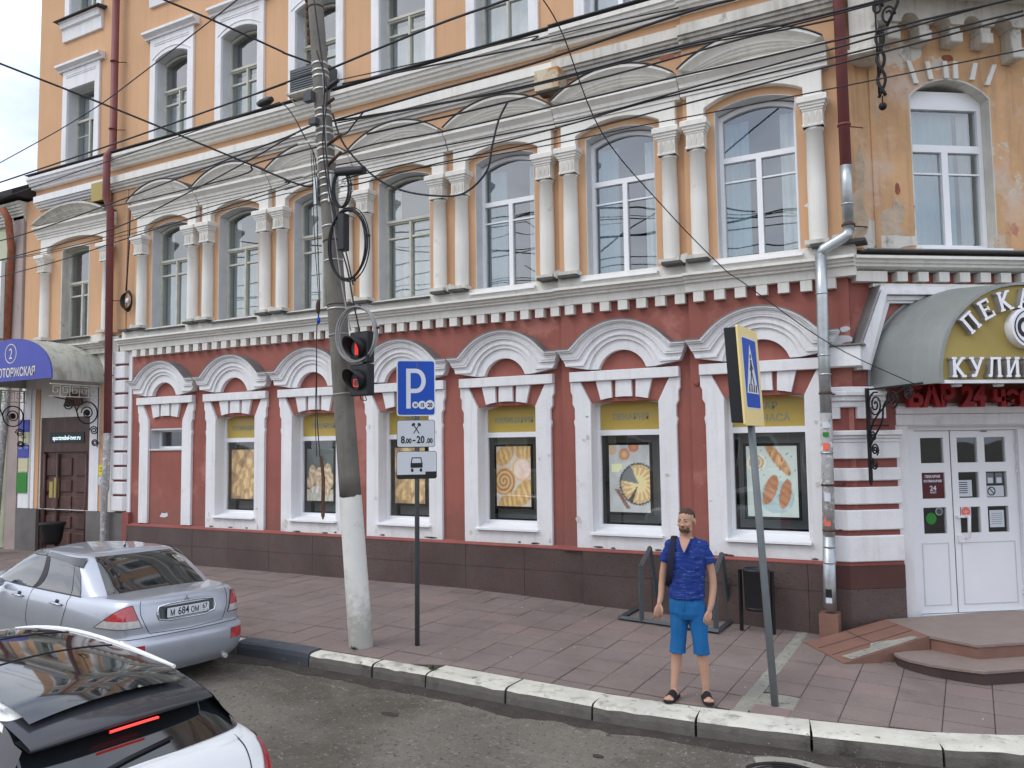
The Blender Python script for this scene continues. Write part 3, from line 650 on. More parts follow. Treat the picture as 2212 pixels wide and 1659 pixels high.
# --- ground floor bays -------------------------------------------------
def bay_ground(blind=False):
    P = {}
    U = [(-.875, .82 if not blind else .86), (-.875, 2.80), (-.895, 2.9), (-.875, 2.95), (-.875, 3.12), (-.915, 3.19), (-.915, 3.34), (-.945, 3.40), (-.945, 3.562),
         (-.77, 3.562), (-.585, 3.20), (-.585, 1.03), (.585, 1.03), (.585, 3.20), (.77, 3.562), (.945, 3.562), (.945, 3.40), (.915, 3.34), (.915, 3.19), (.875, 3.12), (.875, 2.95), (.895, 2.9), (.875, 2.8), (.875, .82)]
    if blind:
        mb = MB(FW)
        mb.prism([(-.875, .845)] + U[1:11] + [(-.57, 3.1), (-.57, .845)], -.02, .06); mb.prism([(.57, .845), (.57, 3.1)] + U[13:23] + [(.875, .845)], -.02, .06)
    else: mb = MB(FW); mb.prism(U, -.30, .06)
    P['surround'] = part(mb, 'window_surround', 'white', bevel=.006)
    mb = MB(FW); mb.box(-.945, .945, 0, .11, 3.565, 3.73); P['lintel'] = part(mb, 'lintel', 'white', bevel=.006)
    arc = arcpts(0, 0, .585, 3.20, 3.295)
    def az(x): R = (.585 ** 2 + .095 ** 2) / (.19); return 3.295 - R + sqrt(R * R - x * x)
    if not blind:
        top = [(x, z) for x, z in arc]
        mb = MB(FW); mb.strip([(x, z + .0) for x, z in arc], [(x, z + .30) for x, z in arc], -.30, -.001); P['arch_soffit'] = part(mb, 'arch_soffit', 'reveal')
        # red field between voussoirs sits on wall plane
        mb = MB(FW); mb.prism([(-.60, 3.24)] + arc + [(.60, 3.24), (.77, 3.565), (-.77, 3.565)], -.01, .004); P['field'] = part(mb, 'voussoir_field', 'red')
    for nm, q in (('a', (-.485, -.215, -.405, -.205)), ('b', (-.135, .135, -.142, .142)), ('c', (.215, .485, .205, .405))):
        t0, t1, b0, b1 = q
        mb = MB(FW); mb.prism([(t0, 3.563), (b0, az(b0)), ((b0 + b1) / 2, az((b0 + b1) / 2)), (b1, az(b1)), (t1, 3.563)], -.05 if not blind else 0, .06); P['v' + nm] = part(mb, 'voussoir', 'white')
    # hood mould: stepped bands between a big outer and a small inner arch, level shoulders at both sides
    def curve(t):          # t = 0 inner .. 1 outer
        hw = .41 + (.86 - .41) * t; zs = 3.755 + (4.10 - 3.755) * max(0, (t - .38) / .62) ; zc = 4.055 + (4.53 - 4.055) * t
        n = 18; R = arcpts(0, 0, hw, zs, zc, n)
        xe = .945 + .165 * max(0, (t - .38) / .62)
        if t > .38: R = [(-xe, zs), (-(hw + .02), zs)] + R[1:-1] + [(hw + .02, zs), (xe, zs)]
        else: R = [(R[0][0] - .001, R[0][1]), R[0]] + R[1:-1] + [R[-1], (R[-1][0] + .001, R[-1][1])]
        return R
    lv = [0, .36, .50, .56, .70, .76, .90, .95, 1.0]; dp = [.10, .135, .165, .15, .19, .20, .24, .275]
    mb = MB(FW)
    for i in range(8):
        mb.strip(curve(lv[i]), curve(lv[i + 1]), 0, dp[i])
    P['hood'] = part(mb, 'hood_mould', 'white')
    mb = MB(FW); c1 = curve(1.0); mb.strip([(x, z + .001) for x, z in c1], [(x, z + .014) for x, z in c1], 0, .29); P['flashing'] = part(mb, 'hood_flashing', 'flash')
    if not blind:
        # recessed soffit of the small arch comes from the band depth; white sloping sill
        mb = MB(FW); mb.profile([(-.22, 1.15), (.02, 1.09), (.13, 1.075), (.13, 1.045), (-.22, 1.045)], -.62, .62); P['sill'] = part(mb, 'window_sill', 'pvc')
    return P
def shop_window():
    mb = MB(FW)
    fr = arch_open(0, .60, 1.12, 3.21, 3.31)
    h1 = rect(-.535, .535, 1.195, 2.665); h2 = [(-.535, 2.755)] + arcpts(0, 0, .535, 3.17, 3.245) + [(.535, 2.755)]
    mb.prism(fr, -.27, -.21, [h1, h2]); f = part(mb, 'window', 'pvc')
    WM[f] = WM[B]
    mb = MB(FW); mb.prism(h1, -.245, -.238); g = mb.build('window_pane', 'shopglass', f)
    mb = MB(FW); mb.prism(h2, -.245, -.238); t = mb.build('film_panel', 'goldfilm', f)
    mb = MB(FW)   # blind panel, widened and paled to brighten the window; dark shelf inside
    mb.box(-.56, .56, -.62, -.61, 1.19, 2.75); k = mb.build('inner_panel', 'greyroom', f)
    mb = MB(FW); mb.box(-.56, .56, -1.5, -.5, 1.12, 1.15); k = mb.build('display_shelf', 'dark', f)
    return f
gp = bay_ground(); gw = shop_window(); gb = bay_ground(True)
TXT = {1: ['КУЛИНАРИЯ'], 2: ['ПЕКАРНЯ'], 3: ['БАР', '24 ЧАСА'], 4: ['КУЛИНАРИЯ'], 5: ['ПЕКАРНЯ'], 6: ['БАР', '24 ЧАСА']}
def place(o, d, first):
    if first: o.location = d; return o
    c = copy_tree(o, B); c.location = d; return c
shopw = {}
for i, c in list(enumerate(CX))[::-1]:
    d = Vector((c * K, -OFF[i] * K, 0))
    if i == 0:
        for o in gb.values(): o.location = d
        continue
    for nm, o in gp.items(): place(o, d, i == 1)
    shopw[i] = place(gw, d, i == 1)
for i, wobj in shopw.items():
    c = CX[i]; WM[wobj] = WM[B] @ Matrix.Translation(wobj.location)
    for r, t in enumerate(TXT[i]):
        two = len(TXT[i]) == 2
        fr = (lambda cc, of: lambda s, o, z: FW(cc + s, o + of, z))(c, OFF[i])
        text_on(t, fr, 0 if not two else (.0 if r == 0 else .02), -.236, (2.92 if not two else (3.02 if r == 0 else 2.84)), .135 if not two else .15, .0015, 'lettergrey', wobj, sx=.93 if len(t) > 8 else 1.0, offset=.003)
# blind bay: small window and red infill
mb = MB(FW); c = CX[0]
mb.prism(rect(c - .56, c + .60, 2.51, 3.01), -.42, -.004, [rect(c - .555, c + .595, 2.545, 2.97)]); part(mb, 'window_reveal', 'reveal')
mb = MB(FW); mb.prism(rect(c - .57, c + .61, 2.53, 3.0), -.30, -.24, [rect(c - .50, c + .54, 2.60, 2.93)]); f = part(mb, 'window', 'pvc')
mb = MB(FW); mb.box(c - .5, c + .54, -.28, -.27, 2.6, 2.93); mb.build('window_pane', 'shopglass', f)
mb = MB(FW); mb.box(c - .575, c + .60, 0.0, .03, 2.505, 2.53); part(mb, 'window_sill', 'reveal')
mb = MB(FW); mb.prism([(c - .19, 1.0), (c - .12, 1.09), (c - .02, 1.08), (c + .06, 1.10), (c + .08, 1.02), (c - .02, .99)], 0, .006); part(mb, 'torn_sticker', 'fakewhite')
# quoin beside the red downpipe
mb = MB(FW); mb.box(XQ + .0, XQ + .43, 0, .06, 1.1, 4.86); part(mb, 'quoin_back', 'red2')
for k in range(11):
    z1 = 4.86 - k * .342; z0 = max(1.10, z1 - .29)
    if k == 10: z0 = 1.1
    mb = MB(FW); mb.vprism([(XQ, 0), (XQ + .45, 0), (XQ + .45, .07), (XQ + .42, .13), (XQ, .14)], z0, z1); part(mb, 'quoin_block', 'white', bevel=.012)
mb = MB(FW); mb.box(XQ + .45, XQ + .57, 0, .035, .84, 4.86); part(mb, 'quoin_strip', 'white')
mb = MB(FW); mb.box(XQ + .40, XQ + .62, 0, .10, -.1, 1.08); part(mb, 'plinth_corner', 'red2')

# --- first upper floor bays ---------------------------------------------
def ionic(s0):
    """engaged column with stepped capital centred on s0"""
    mb = MB(FW); n = 14
    def ring(r, z, sq=0): return [(s0 + r * cos(2 * pi * k / n), .06 + r * sin(2 * pi * k / n) * .95, z) for k in range(n)]
    mb.smooth = True
    mb.grid([ring(r, z) for r, z in ((.13, 5.42), (.134, 5.6), (.132, 6.3), (.122, 7.06), (.14, 7.07), (.14, 7.10), (.124, 7.11))], True)
    mb.smooth = False
    col = part(mb, 'column', 'cream')
    mb = MB(FW)
    def sq(r, z): return [(s0 - r, -.02, z), (s0 + r, -.02, z), (s0 + r, .06 + r, z), (s0 - r, .06 + r, z)]
    mb.grid([sq(.145, 7.105), sq(.152, 7.13), sq(.138, 7.15), sq(.138, 7.33), sq(.150, 7.345), sq(.150, 7.37), sq(.168, 7.375), sq(.168, 7.41), sq(.186, 7.415), sq(.186, 7.445), sq(.212, 7.46), sq(.214, 7.535), sq(.19, 7.555)], True)
    mb._f([len(mb.v) - 4, len(mb.v) - 3, len(mb.v) - 2, len(mb.v) - 1])
    cap = mb.build('capital', 'cream', col)
    mb = MB(FW)      # carved leaves on the bell
    for q in (-.085, 0, .085):
        mb.prism([(s0 + q - .030, 7.13), (s0 + q, 7.115), (s0 + q + .030, 7.13), (s0 + q + .036, 7.25), (s0 + q + .026, 7.31), (s0 + q, 7.33), (s0 + q - .026, 7.31), (s0 + q - .036, 7.25)], .17, .208)
    mb.build('carved_leaf', 'stone', col)
    mb = MB(FW); mb.box(s0 - .17, s0 + .17, 0, .24, 5.36, 5.425); mb.build('column_base', 'stone', col)
    return col
def RP(mb, crv):
    """rolled arch moulding: cross section (t, depth) swept along the arc"""
    PR = [(0, .05), (.0, .16), (.15, .165), (.155, .205), (.29, .21), (.30, .245), (.42, .25), (.60, .285), (.75, .34), (.78, .375), (.95, .38), (1, .36), (1, 0)]
    cs = [crv(t) for t, d in PR]; n = len(cs[0])
    rows_ = [[(cs[j][i][0], PR[j][1], cs[j][i][1]) for j in range(len(PR))] for i in range(n)]
    n0 = len(mb.v); mb.grid(rows_); W = len(PR)
    for e in (0, n - 1):
        q = list(range(n0 + e * W, n0 + e * W + W)); b_ = mb._a([(cs[0][e][0], 0, cs[0][e][1])]); mb._f(q + [b_])
def bay_upper():
    P = {}
    P['cl'] = ionic(-.875); P['cr'] = ionic(.875)
    # arched white plate over the columns with its legs
    mb = MB(FW); o = [(-1.01, 7.555), (-1.01, 7.99), (1.01, 7.99), (1.01, 7.555), (.74, 7.555), (.74, 7.74)] + list(reversed(arcpts(0, 0, .74, 7.74, 7.93)))[1:-1] + [(-.74, 7.74), (-.74, 7.555)]
    mb.prism(o, 0, .13); P['plate'] = part(mb, 'arch_plate', 'cream', bevel=.006)
    # entablature
    mb = MB(FW); mb.profile([(0, 7.99), (.15, 7.99), (.15, 8.05), (.18, 8.055), (.18, 8.10), (.21, 8.105), (.22, 8.16), (.29, 8.22), (.31, 8.23), (.31, 8.28), (.12, 8.325), (0, 8.33)], -1.10, 1.10)
    P['ent'] = part(mb, 'entablature', 'cream')
    def seg(hw, zs, zc): return arcpts(0, 0, hw, zs, zc, 20)
    mb = MB(FW)
    nb_ = 11; lv = [(.80 + .28 * k / nb_, 8.335, 8.445 + .255 * k / nb_) for k in range(nb_ + 1)]
    dp = [.13, .165, .165, .20, .20, .225, .265, .295, .315, .325, .315]
    RP(mb, lambda t: arcpts(0, 0, .80 + .28 * t, 8.335, 8.445 + .255 * t, 20))
    P['ped'] = part(mb, 'pediment', 'cream', fix=True)
    mb = MB(FW); mb.prism([(-.80, 8.33)] + seg(.80, 8.335, 8.445)[1:-1] + [(.80, 8.33)], 0, .075); P['tym'] = part(mb, 'tympanum', 'cream')
    mb = MB(FW); a = seg(1.08, 8.34, 8.702); mb.strip(a, [(x, z + .014) for x, z in a], 0, .40); P['flash'] = part(mb, 'pediment_flashing', 'tar')
    # whitewashed reveal
    mb = MB(FW); mb.prism(OP2(0, .011), -.40, .002, [OP2(0, 0)]); P['reveal'] = part(mb, 'window_reveal', 'reveal')
    return P
def wood_window(op, hw, z0, ztr, ztop, vent=True, mat='wood', bars=True):
    """old casement: transom, mullion, small top vent"""
    mb = MB(FW)
    def inset(l, e): return None
    t = .045; mz = 7.0
    zs, zc = ztop
    fr = arch_open(0, hw, z0, zs, zc)
    ht = [(-hw + t, ztr + .03)] + arcpts(0, 0, hw - t, zs - t, zc - t) + [(hw - t, ztr + .03)]
    zb = ztr - .34
    hl1 = rect(-hw + t + .02, -.03, zb + .02, ztr - .06); hl2 = rect(-hw + t + .02, -.03, z0 + .07, zb - .02)
    hr1 = rect(.03, hw - t - .02, zb + .02, ztr - .06); hr2 = rect(.03, hw - t - .02, z0 + .07, zb - .02)
    mb.prism(fr, -.30, -.22, [ht, hl1, hl2, hr1, hr2])
    mb.box(-hw + t, hw - t, -.22, -.19, ztr - .03, ztr + .02); mb.box(-.022, .022, -.22, -.20, z0 + .05, ztr - .03)
    f = part(mb, 'window', mat)
    for h in (ht, hl1, hl2, hr1, hr2):
        m2 = MB(FW); m2.prism(h, -.27, -.262); m2.build('window_pane', 'glass', f)
    return f
def pvc_window(hw, z0, ztr, ztop, bar=True):
    zs, zc = ztop; t = .06; mb = MB(FW)
    fr = arch_open(0, hw, z0, zs, zc)
    ht = [(-hw + t, ztr + .045)] + arcpts(0, 0, hw - t, zs - t, zc - t) + [(hw - t, ztr + .045)]
    hl = rect(-hw + t, -.04, z0 + t, ztr - .04); hr = rect(.04, hw - t, z0 + t, ztr - .04)
    mb.prism(fr, -.30, -.22, [ht, hl, hr])
    if bar: mb.box(-hw + t, -.04, -.27, -.235, ztr - .36, ztr - .335); mb.box(.04, hw - t, -.27, -.235, ztr - .36, ztr - .335)
    f = part(mb, 'window', 'pvc')
    for h in (ht, hl, hr):
        m2 = MB(FW); m2.prism(h, -.28, -.272); m2.build('window_pane', 'glass', f)
    return f
def curtain(f, s0, s1, z0, z1, mat='curtain', o=-.42):
    mb = MB(FW); n = max(6, int((s1 - s0) / .025)); mb.smooth = True
    mb.grid([[(s0 + (s1 - s0) * k / n, o + .018 * sin(k * 1.9) + .01 * sin(k * .7 + s0), z) for k in range(n + 1)] for z in (z0, (z0 + z1) / 2, z1)])
    return mb.build('curtain', mat, f)
bu = bay_upper(); bul = {k: None for k in bu}
ww = wood_window(None, .60, 5.36, 6.95, (7.66, 7.78)); pw = pvc_window(.60, 5.32, 6.95, (7.66, 7.78))
curtain(ww, -.58, .58, 5.4, 6.9); curtain(ww, -.58, -.36, 5.4, 7.6)  # the full-width net is added to make the panes look lighter
curtain(pw, -.57, -.18, 5.4, 7.6, 'curtainblue'); curtain(pw, .3, .57, 5.4, 7.6)
fw = fp = True
for i, c in enumerate(CX):
    d = Vector((c * K, -OFF[i] * K, 0))
    for nm, o in bu.items(): place(o, d, i == 0)
    if i < 4: place(ww, d, fw); fw = False
    else: place(pw, d, fp); fp = False
    # sills and ledges
    mb = MB(FW)
    if i >= 4: mb.profile([(-.22, 5.31), (.0, 5.29), (.17, 5.27), (.17, 5.235), (.16, 5.235), (.16, 5.26), (-.22, 5.29)], -.66, .66); m_ = 'pvc'
    else: mb.profile([(-.22, 5.36), (.0, 5.33), (.20, 5.30), (.20, 5.27), (-.22, 5.30)], -.70, .66); m_ = 'tar'
    s_ = part(mb, 'window_sill', m_); s_.location = d
# ledges under column pairs
for i in range(8):
    cc = CX[0] - 1.115 + 2.23 * i; of = OFF[min(i, 6)]
    mb = MB(FW); mb.box(cc - .33, cc - .02, .02, .27 + of, 5.315, 5.36); mb.box(cc + .06, cc + .40, .02, .26 + of, 5.32, 5.362)
    part(mb, 'column_ledge', 'tar')
    mb = MB(FW); mb.prism([(cc - .06, 5.34), (cc - .04, 5.46), (cc + .05, 5.48), (cc + .10, 5.40), (cc + .10, 5.34)], 0, .17 + of); part(mb, 'broken_block', 'stone')
# left section window, its columns and pediment
for s0 in (-20.74, -18.22): c_ = ionic(s0)
mb = MB(FW); c = -19.48
mb.prism([(c - 1.40, 7.555), (c - 1.40, 7.99), (c + 1.40, 7.99), (c + 1.40, 7.555), (c + 1.13, 7.555), (c + 1.13, 7.74)] + list(reversed(arcpts(c, 0, 1.13, 7.74, 7.90)))[1:-1] + [(c - 1.13, 7.74), (c - 1.13, 7.555)], 0, .13); part(mb, 'arch_plate', 'cream')
mb = MB(FW); mb.profile([(0, 7.99), (.15, 7.99), (.15, 8.05), (.18, 8.055), (.18, 8.10), (.21, 8.105), (.22, 8.16), (.29, 8.22), (.31, 8.23), (.31, 8.28), (0, 8.33)], c - 1.52, c + 1.5); part(mb, 'entablature', 'cream')
mb = MB(FW); sg = lambda hw, zs, zc: arcpts(c, 0, hw, zs, zc, 22)
RP(mb, lambda t: arcpts(c, 0, 1.1 + .4 * t, 8.335, 8.46 + .24 * t, 22))
mb.prism([(c - 1.1, 8.33)] + sg(1.1, 8.335, 8.46)[1:-1] + [(c + 1.1, 8.33)], 0, .10); part(mb, 'pediment', 'stone')
mb = MB(FW); a = sg(1.5, 8.34, 8.702); mb.strip(a, [(x, z + .02) for x, z in a], 0, .335); part(mb, 'pediment_flashing', 'tar')
mb = MB(FW); mb.prism(arch_open(LWX, .575, 5.305, 7.655, 7.715), -.4, .003, [arch_open(LWX, .54, 5.33, 7.62, 7.68)]); part(mb, 'window_reveal', 'stone')
lw = wood_window(None, .56, 5.36, 6.8, (7.62, 7.67)); lw.location = (LWX * K, 0, 0); lw['label'] = 'grey unpainted window frame above the blue canopy'
mb = MB(FW); mb.profile([(-.2, 5.36), (.22, 5.31), (.22, 5.28), (-.2, 5.30)], LWX - .7, LWX + .8); part(mb, 'window_sill', 'tar')

# --- string courses below the second upper floor ------------------------
C1 = [(0, 9.38), (.13, 9.38), (.14, 9.44), (.20, 9.45), (.21, 9.50), (.25, 9.51), (.26, 9.57), (.30, 9.58), (.30, 9.655), (.05, 9.70), (0, 9.70)]
C2 = [(0, 8.82), (.04, 8.82), (.05, 8.86), (.10, 8.87), (.11, 8.92), (.15, 8.93), (.16, 8.97), (.20, 8.98), (.20, 9.145), (.02, 9.17), (0, 9.17)]
for a, b, of in secs:
    aa = XT + .0 if a == XL else a
    mt = 'white' if b <= -6.05 else 'stone'
    mt = 'white' if a == XL else 'cream' if a == XQ else 'stone'
    mb = MB(FW); mb.profile(sh(C1, of), aa, b); part(mb, 'string_course', 'white' if a == XL else 'cream')
    mb = MB(FW); mb.profile(sh(C2, of), aa + (.2 if a == XL else 0), b); part(mb, 'lower_string_course', mt)
    mb = MB(FW); mb.box(aa, b, .0, .33 + of, 9.705, 9.72); part(mb, 'course_flashing', 'tar')
# --- second and third upper floor windows -------------------------------
def bay_top(zb, zspring, zcrown, ztop, cap=True, flat=False, corbel=False):
    P = {}
    hw = .56; e = .02
    op = rect(-hw, hw, zb, zspring + .05) if flat else arch_open(0, hw, zb, zspring, zcrown)
    mb = MB(FW); outer = rect(-.755, .755, zb - .02, ztop)
    mb.prism(outer, -.02, .055, [op]); P['sur'] = part(mb, 'window_surround', 'white', bevel=.006)
    mb = MB(FW)
    if flat: op2 = rect(-hw - .01, hw + .01, zb - .01, zspring + .06)
    else: op2 = arch_open(0, hw + .01, zb - .01, zspring + .01, zcrown + .01)
    mb.prism(op2, -.42, -.021, [op]); P['rev'] = part(mb, 'window_reveal', 'reveal')
    mb = MB(FW)
    for q in (.12, .17): mb.box(-.60, .60, .055, .068, ztop - q - .018, ztop - q)
    if not flat:
        a = arcpts(0, 0, .66, zspring + .03, zcrown + .10); mb.strip(a, [(x, z + .02) for x, z in a], .055, .070)
    P['line'] = part(mb, 'surround_moulding', 'white')
    mb = MB(FW); mb.profile([(0, ztop), (.09, ztop), (.10, ztop + .05), (.17, ztop + .09), (.20, ztop + .10), (.20, ztop + .16), (.03, ztop + .19), (0, ztop + .19)], -.90, .90); P['cap'] = part(mb, 'window_cap', 'white')
    return P
t3 = bay_top(9.74, 11.78, 11.91, 12.33); t4 = bay_top(13.72, 15.4, 15.55, 16.0)
w3 = wood_window(None, .57, 9.76, 11.08, (11.76, 11.88)); curtain(w3, -.54, .54, 9.8, 11.0); curtain(w3, .25, .5, 9.8, 11.7)  # wide net on the wooden window added to lighten its panes
p3 = pvc_window(.57, 9.76, 11.08, (11.76, 11.88), False); curtain(p3, -.5, .0, 9.8, 11.7); curtain(p3, .1, .5, 9.8, 11.7)
w4 = wood_window(None, .57, 13.74, 14.9, (15.38, 15.5))
f1 = f2 = True
for i, c in enumerate(CX):
    d = Vector((c * K, -OFF[i] * K, 0))
    for o in list(t3.values()) + list(t4.values()) + [w4]: place(o, d, i == 0)
    if i < 5: place(w3, d, f1); f1 = False
    else: place(p3, d, f2); f2 = False
    mb = MB(FW); mb.profile([(0, 13.15), (.06, 13.15), (.08, 13.45), (.14, 13.48), (.15, 13.60), (.20, 13.62), (0, 13.65)], -.80, .80); o = part(mb, 'sill_corbel', 'white'); o.location = d
    mb = MB(FW); mb.profile([(0, 13.65), (.26, 13.65), (.26, 13.665), (0, 13.71)], -.93, .93); o = part(mb, 'window_sill', 'tar'); o.location = d
l3 = bay_top(9.74, 11.78, 11.78, 12.33, flat=True); l4 = bay_top(13.72, 15.4, 15.4, 16.0, flat=True)
for o in list(l3.values()) + list(l4.values()): o.location = (W3L * K, 0, 0)
def square_window(hw, z0, ztr, z1):
    mb = MB(FW); t = .05; H = [rect(-hw + t, hw - t, ztr + .03, z1 - t), rect(-hw + t, -.025, z0 + t, ztr - .03), rect(.025, hw - t, z0 + t, ztr - .03)]
    mb.prism(rect(-hw, hw, z0, z1), -.3, -.22, H); mb.box(-hw + t, -.025, -.26, -.24, ztr - .42, ztr - .40); f = part(mb, 'window', 'wood')
    for h in H: m2 = MB(FW); m2.prism(h, -.27, -.262); m2.build('window_pane', 'glass', f)
    return f
for z0, zt, z1 in ((9.76, 11.05, 11.84), (13.74, 14.9, 15.46)):
    f = square_window(.57, z0, zt, z1); f.location = (W3L * K, 0, 0); curtain(f, -.5, 0, z0 + .05, z1 - .1)
mb = MB(FW); mb.profile([(0, 13.15), (.06, 13.15), (.08, 13.45), (.14, 13.48), (.15, 13.60), (.20, 13.62), (0, 13.65)], W3L - .80, W3L + .80); part(mb, 'sill_corbel', 'white')
mb = MB(FW); mb.profile([(0, 13.65), (.26, 13.65), (.26, 13.665), (0, 13.71)], W3L - .93, W3L + .93); part(mb, 'window_sill', 'tar')
# pilaster left of the first column
for a, b, d in ((XQ + .62, XQ + .70, .05), (XQ - .25, XQ + .28, .03)): mb = MB(FW); mb.box(a, b, 0, d, 5.35, 8.8); part(mb, 'pilaster_strip', 'orange')
# grit on the road and in the gutter
gr = MB(); gr_r = random.Random(21)
for i in range(2600):
    if i < 1500: x = gr_r.uniform(-9, 2); y = ky(x) - abs(gr_r.gauss(0, .16)) - .02
    else: x = gr_r.uniform(-8, 1.5); y = gr_r.uniform(-8.5, -4.4)
    if y > ky(x) - .02: continue
    s_ = gr_r.uniform(.004, .012); z = rz(x, y); a = gr_r.uniform(0, 3); c1, s1_ = cos(a) * s_, sin(a) * s_
    n0 = gr._a([(x + c1, y + s1_, z + .002), (x - s1_, y + c1, z + .002), (x - c1, y - s1_, z + .002), (x + s1_ * .3, y, z + s_ * .9)])
    for q in ((0, 1, 3), (1, 2, 3), (2, 0, 3)): gr._f([n0 + k for k in q])
stuff(gr.build('road_grit', 'screed', fix=False))
# broken tarmac edge, patches
for k, (x, y, rx, ry) in enumerate(((-5.2, -5.1, .10, .05), (-1.2, -5.4, .5, .22), (-3.0, -5.0, .05, .035))):
    mb = MB(); mb.vprism([(x + rx * cos(a * pi / 9) * (1 + .3 * mnoise.noise((a, k, 1))), y + ry * sin(a * pi / 9) * (1 + .3 * mnoise.noise((a, k, 7)))) for a in range(18)], lambda a, b: rz(a, b) - .02, lambda a, b: rz(a, b) + .009); struct(mb.build('tarmac_patch', 'bed' if k != 1 else 'asphalt'))

# black silt in the gutter, an uneven ribbon along the foot of the kerb
gx = [-9.5 + .12 * k for k in range(110)]; mb = MB(); ra, rb, rc = [], [], []
for x in gx:
    y = ky(x); wv = .16 + .13 * mnoise.noise((x * 1.3, 2, 1)) + .07 * mnoise.noise((x * 5, 2, 8)) + (.06 if x < -4 else .03)
    ra.append((x, y + .03, rz(x, y - .05) + .012)); rb.append((x, y - .05, rz(x, y - .05) + .008)); rc.append((x, y - max(.05, wv) - .03, rz(x, y - .3) + .003))
mb.smooth = True; mb.grid([ra, rb, rc]); stuff(mb.build('gutter_silt', 'bed', fix=False))
# ================================================================== CUT CORNER: pier, door, steps, canopy
def wrap(o, s1, a0=-1.80):        # plan polygon (in street-front units) hugging the corner with offset o
    of = .11; y = -(of + o)
    # left return on the street front, then round to the cut face
    p = [(a0, 0), (a0, of + o)]
    # intersection of o-lines: front y=-(of+o) ; chamfer line P=(XC,0)+CU*s+CN*o
    s_i = ((-(of + o)) + CN.y * -1 * o) / CU.y if False else (-(of + o) - CN.y * o) / CU.y
    xi = XC + CU.x * s_i + CN.x * o
    p.append((xi, of + o))
    q = (XC + CU.x * s1 + CN.x * o, -(CU.y * s1 + CN.y * o)); p.append(q)
    q = (XC + CU.x * s1, -(CU.y * s1)); p += [q, (XC - .1, -.15)]
    return p
mb = MB(FW)
def pier(o0, z0, z1, mt, nm, s1=.60, bevel=0, a0=-1.80):
    mb = MB(FW); mb.vprism(wrap(o0, s1, a0), z0, z1); return part(mb, nm, mt, bevel=bevel)
pier(.05, .80, 3.29, 'red2', 'pier_core', .58)
pier(.075, -.32, .45, 'granite', 'plinth_slab', .615, a0=-1.80)
pier(.077, .455, .775, 'granite2', 'plinth_slab', .615)
pier(.085, .775, .82, 'red2', 'plinth_cap', .60)
for z0, z1 in ((.83, 1.19), (1.27, 1.55), (1.63, 1.87), (1.96, 2.14), (2.27, 2.50)): pier(.12, z0, z1, 'white', 'pier_block', .60, .012)
for o, z0, z1 in ((.13, 2.50, 2.555), (.16, 2.555, 2.60), (.20, 2.60, 2.67)): pier(o, z0, z1, 'white', 'pier_band', .61, .01)
for o, z0, z1 in ((.12, 3.0, 3.085), (.15, 3.085, 3.16), (.19, 3.16, 3.23), (.15, 3.23, 3.29)): pier(o, z0, z1, 'white', 'pier_cap', .40, .01)
mb = MB(FC); mb.box(-.02, .12, .04, .13, 2.84, 3.0); mb.box(.22, .40, .04, .13, 2.84, 3.0); part(mb, 'crenel', 'white'); mb = MB(FW); mb.box(-1.8, -1.62, 0, .24, 2.84, 3.0); part(mb, 'crenel', 'white')
mb = MB(FW); mb.prism([(-1.80, 3.57), (-1.30, 3.57), (-1.30, 3.86), (-1.80, 3.86)], 0, .32); part(mb, 'moulding', 'white', bevel=.01)
mb = MB(FW); mb.prism([(-1.80, 3.865), (-1.25, 3.865), (-1.25, 3.885), (-1.80, 3.885)], 0, .36); part(mb, 'moulding_flashing', 'flash')
# slanted frame round the canopy
for d_, a in ((.16, 0.0), (.20, .06), (.12, .13)):
    e = a
    mb = MB(FC); mb.prism([(-.02 + e, 3.86), (.34 + e * .6, 4.73 - e), (3.35 - e, 4.73 - e), (3.35 - e, 3.53), (3.35 - e - .06, 3.53), (3.35 - e - .06, 4.73 - e - .06), (.42 + e * .6, 4.73 - e - .06), (.06 + e, 3.53), (-.02 + e, 3.53)], -.02, d_); part(mb, 'door_frame_moulding', 'white')
mb = MB(FC); mb.prism([(.10, 3.53), (.22, 3.53), (.56, 4.50), (3.2, 4.50), (3.2, 4.56), (.44, 4.56)], -.02, .085); part(mb, 'door_frame_moulding', 'white')
mb = MB(FC); mb.prism([(-.035, 3.86), (.325, 4.735), (.345, 4.735), (-.015, 3.86)], -.02, .24); part(mb, 'moulding_flashing', 'flash')
# lintel with red letters
mb = MB(FC); mb.box(.60, 3.1, 0, .06, 2.90, 3.01); mb.box(.60, 3.1, 0, .045, 2.74, 2.89); part(mb, 'door_lintel', 'white')
mb = MB(FC); mb.box(.60, 3.1, 0, .10, 2.985, 3.0); part(mb, 'sign_rail', 'white')
sgn = thing('lit_letter_sign', 'red block letters БАР 24 часа over the white shop door', 'sign', FC(1.8, .1, 3.0))
text_on('БАР 24 часа', FC, 1.78, .10, 3.005, .40, .045, 'redletter', sgn, 'letter_row', offset=.018, sx=.93)
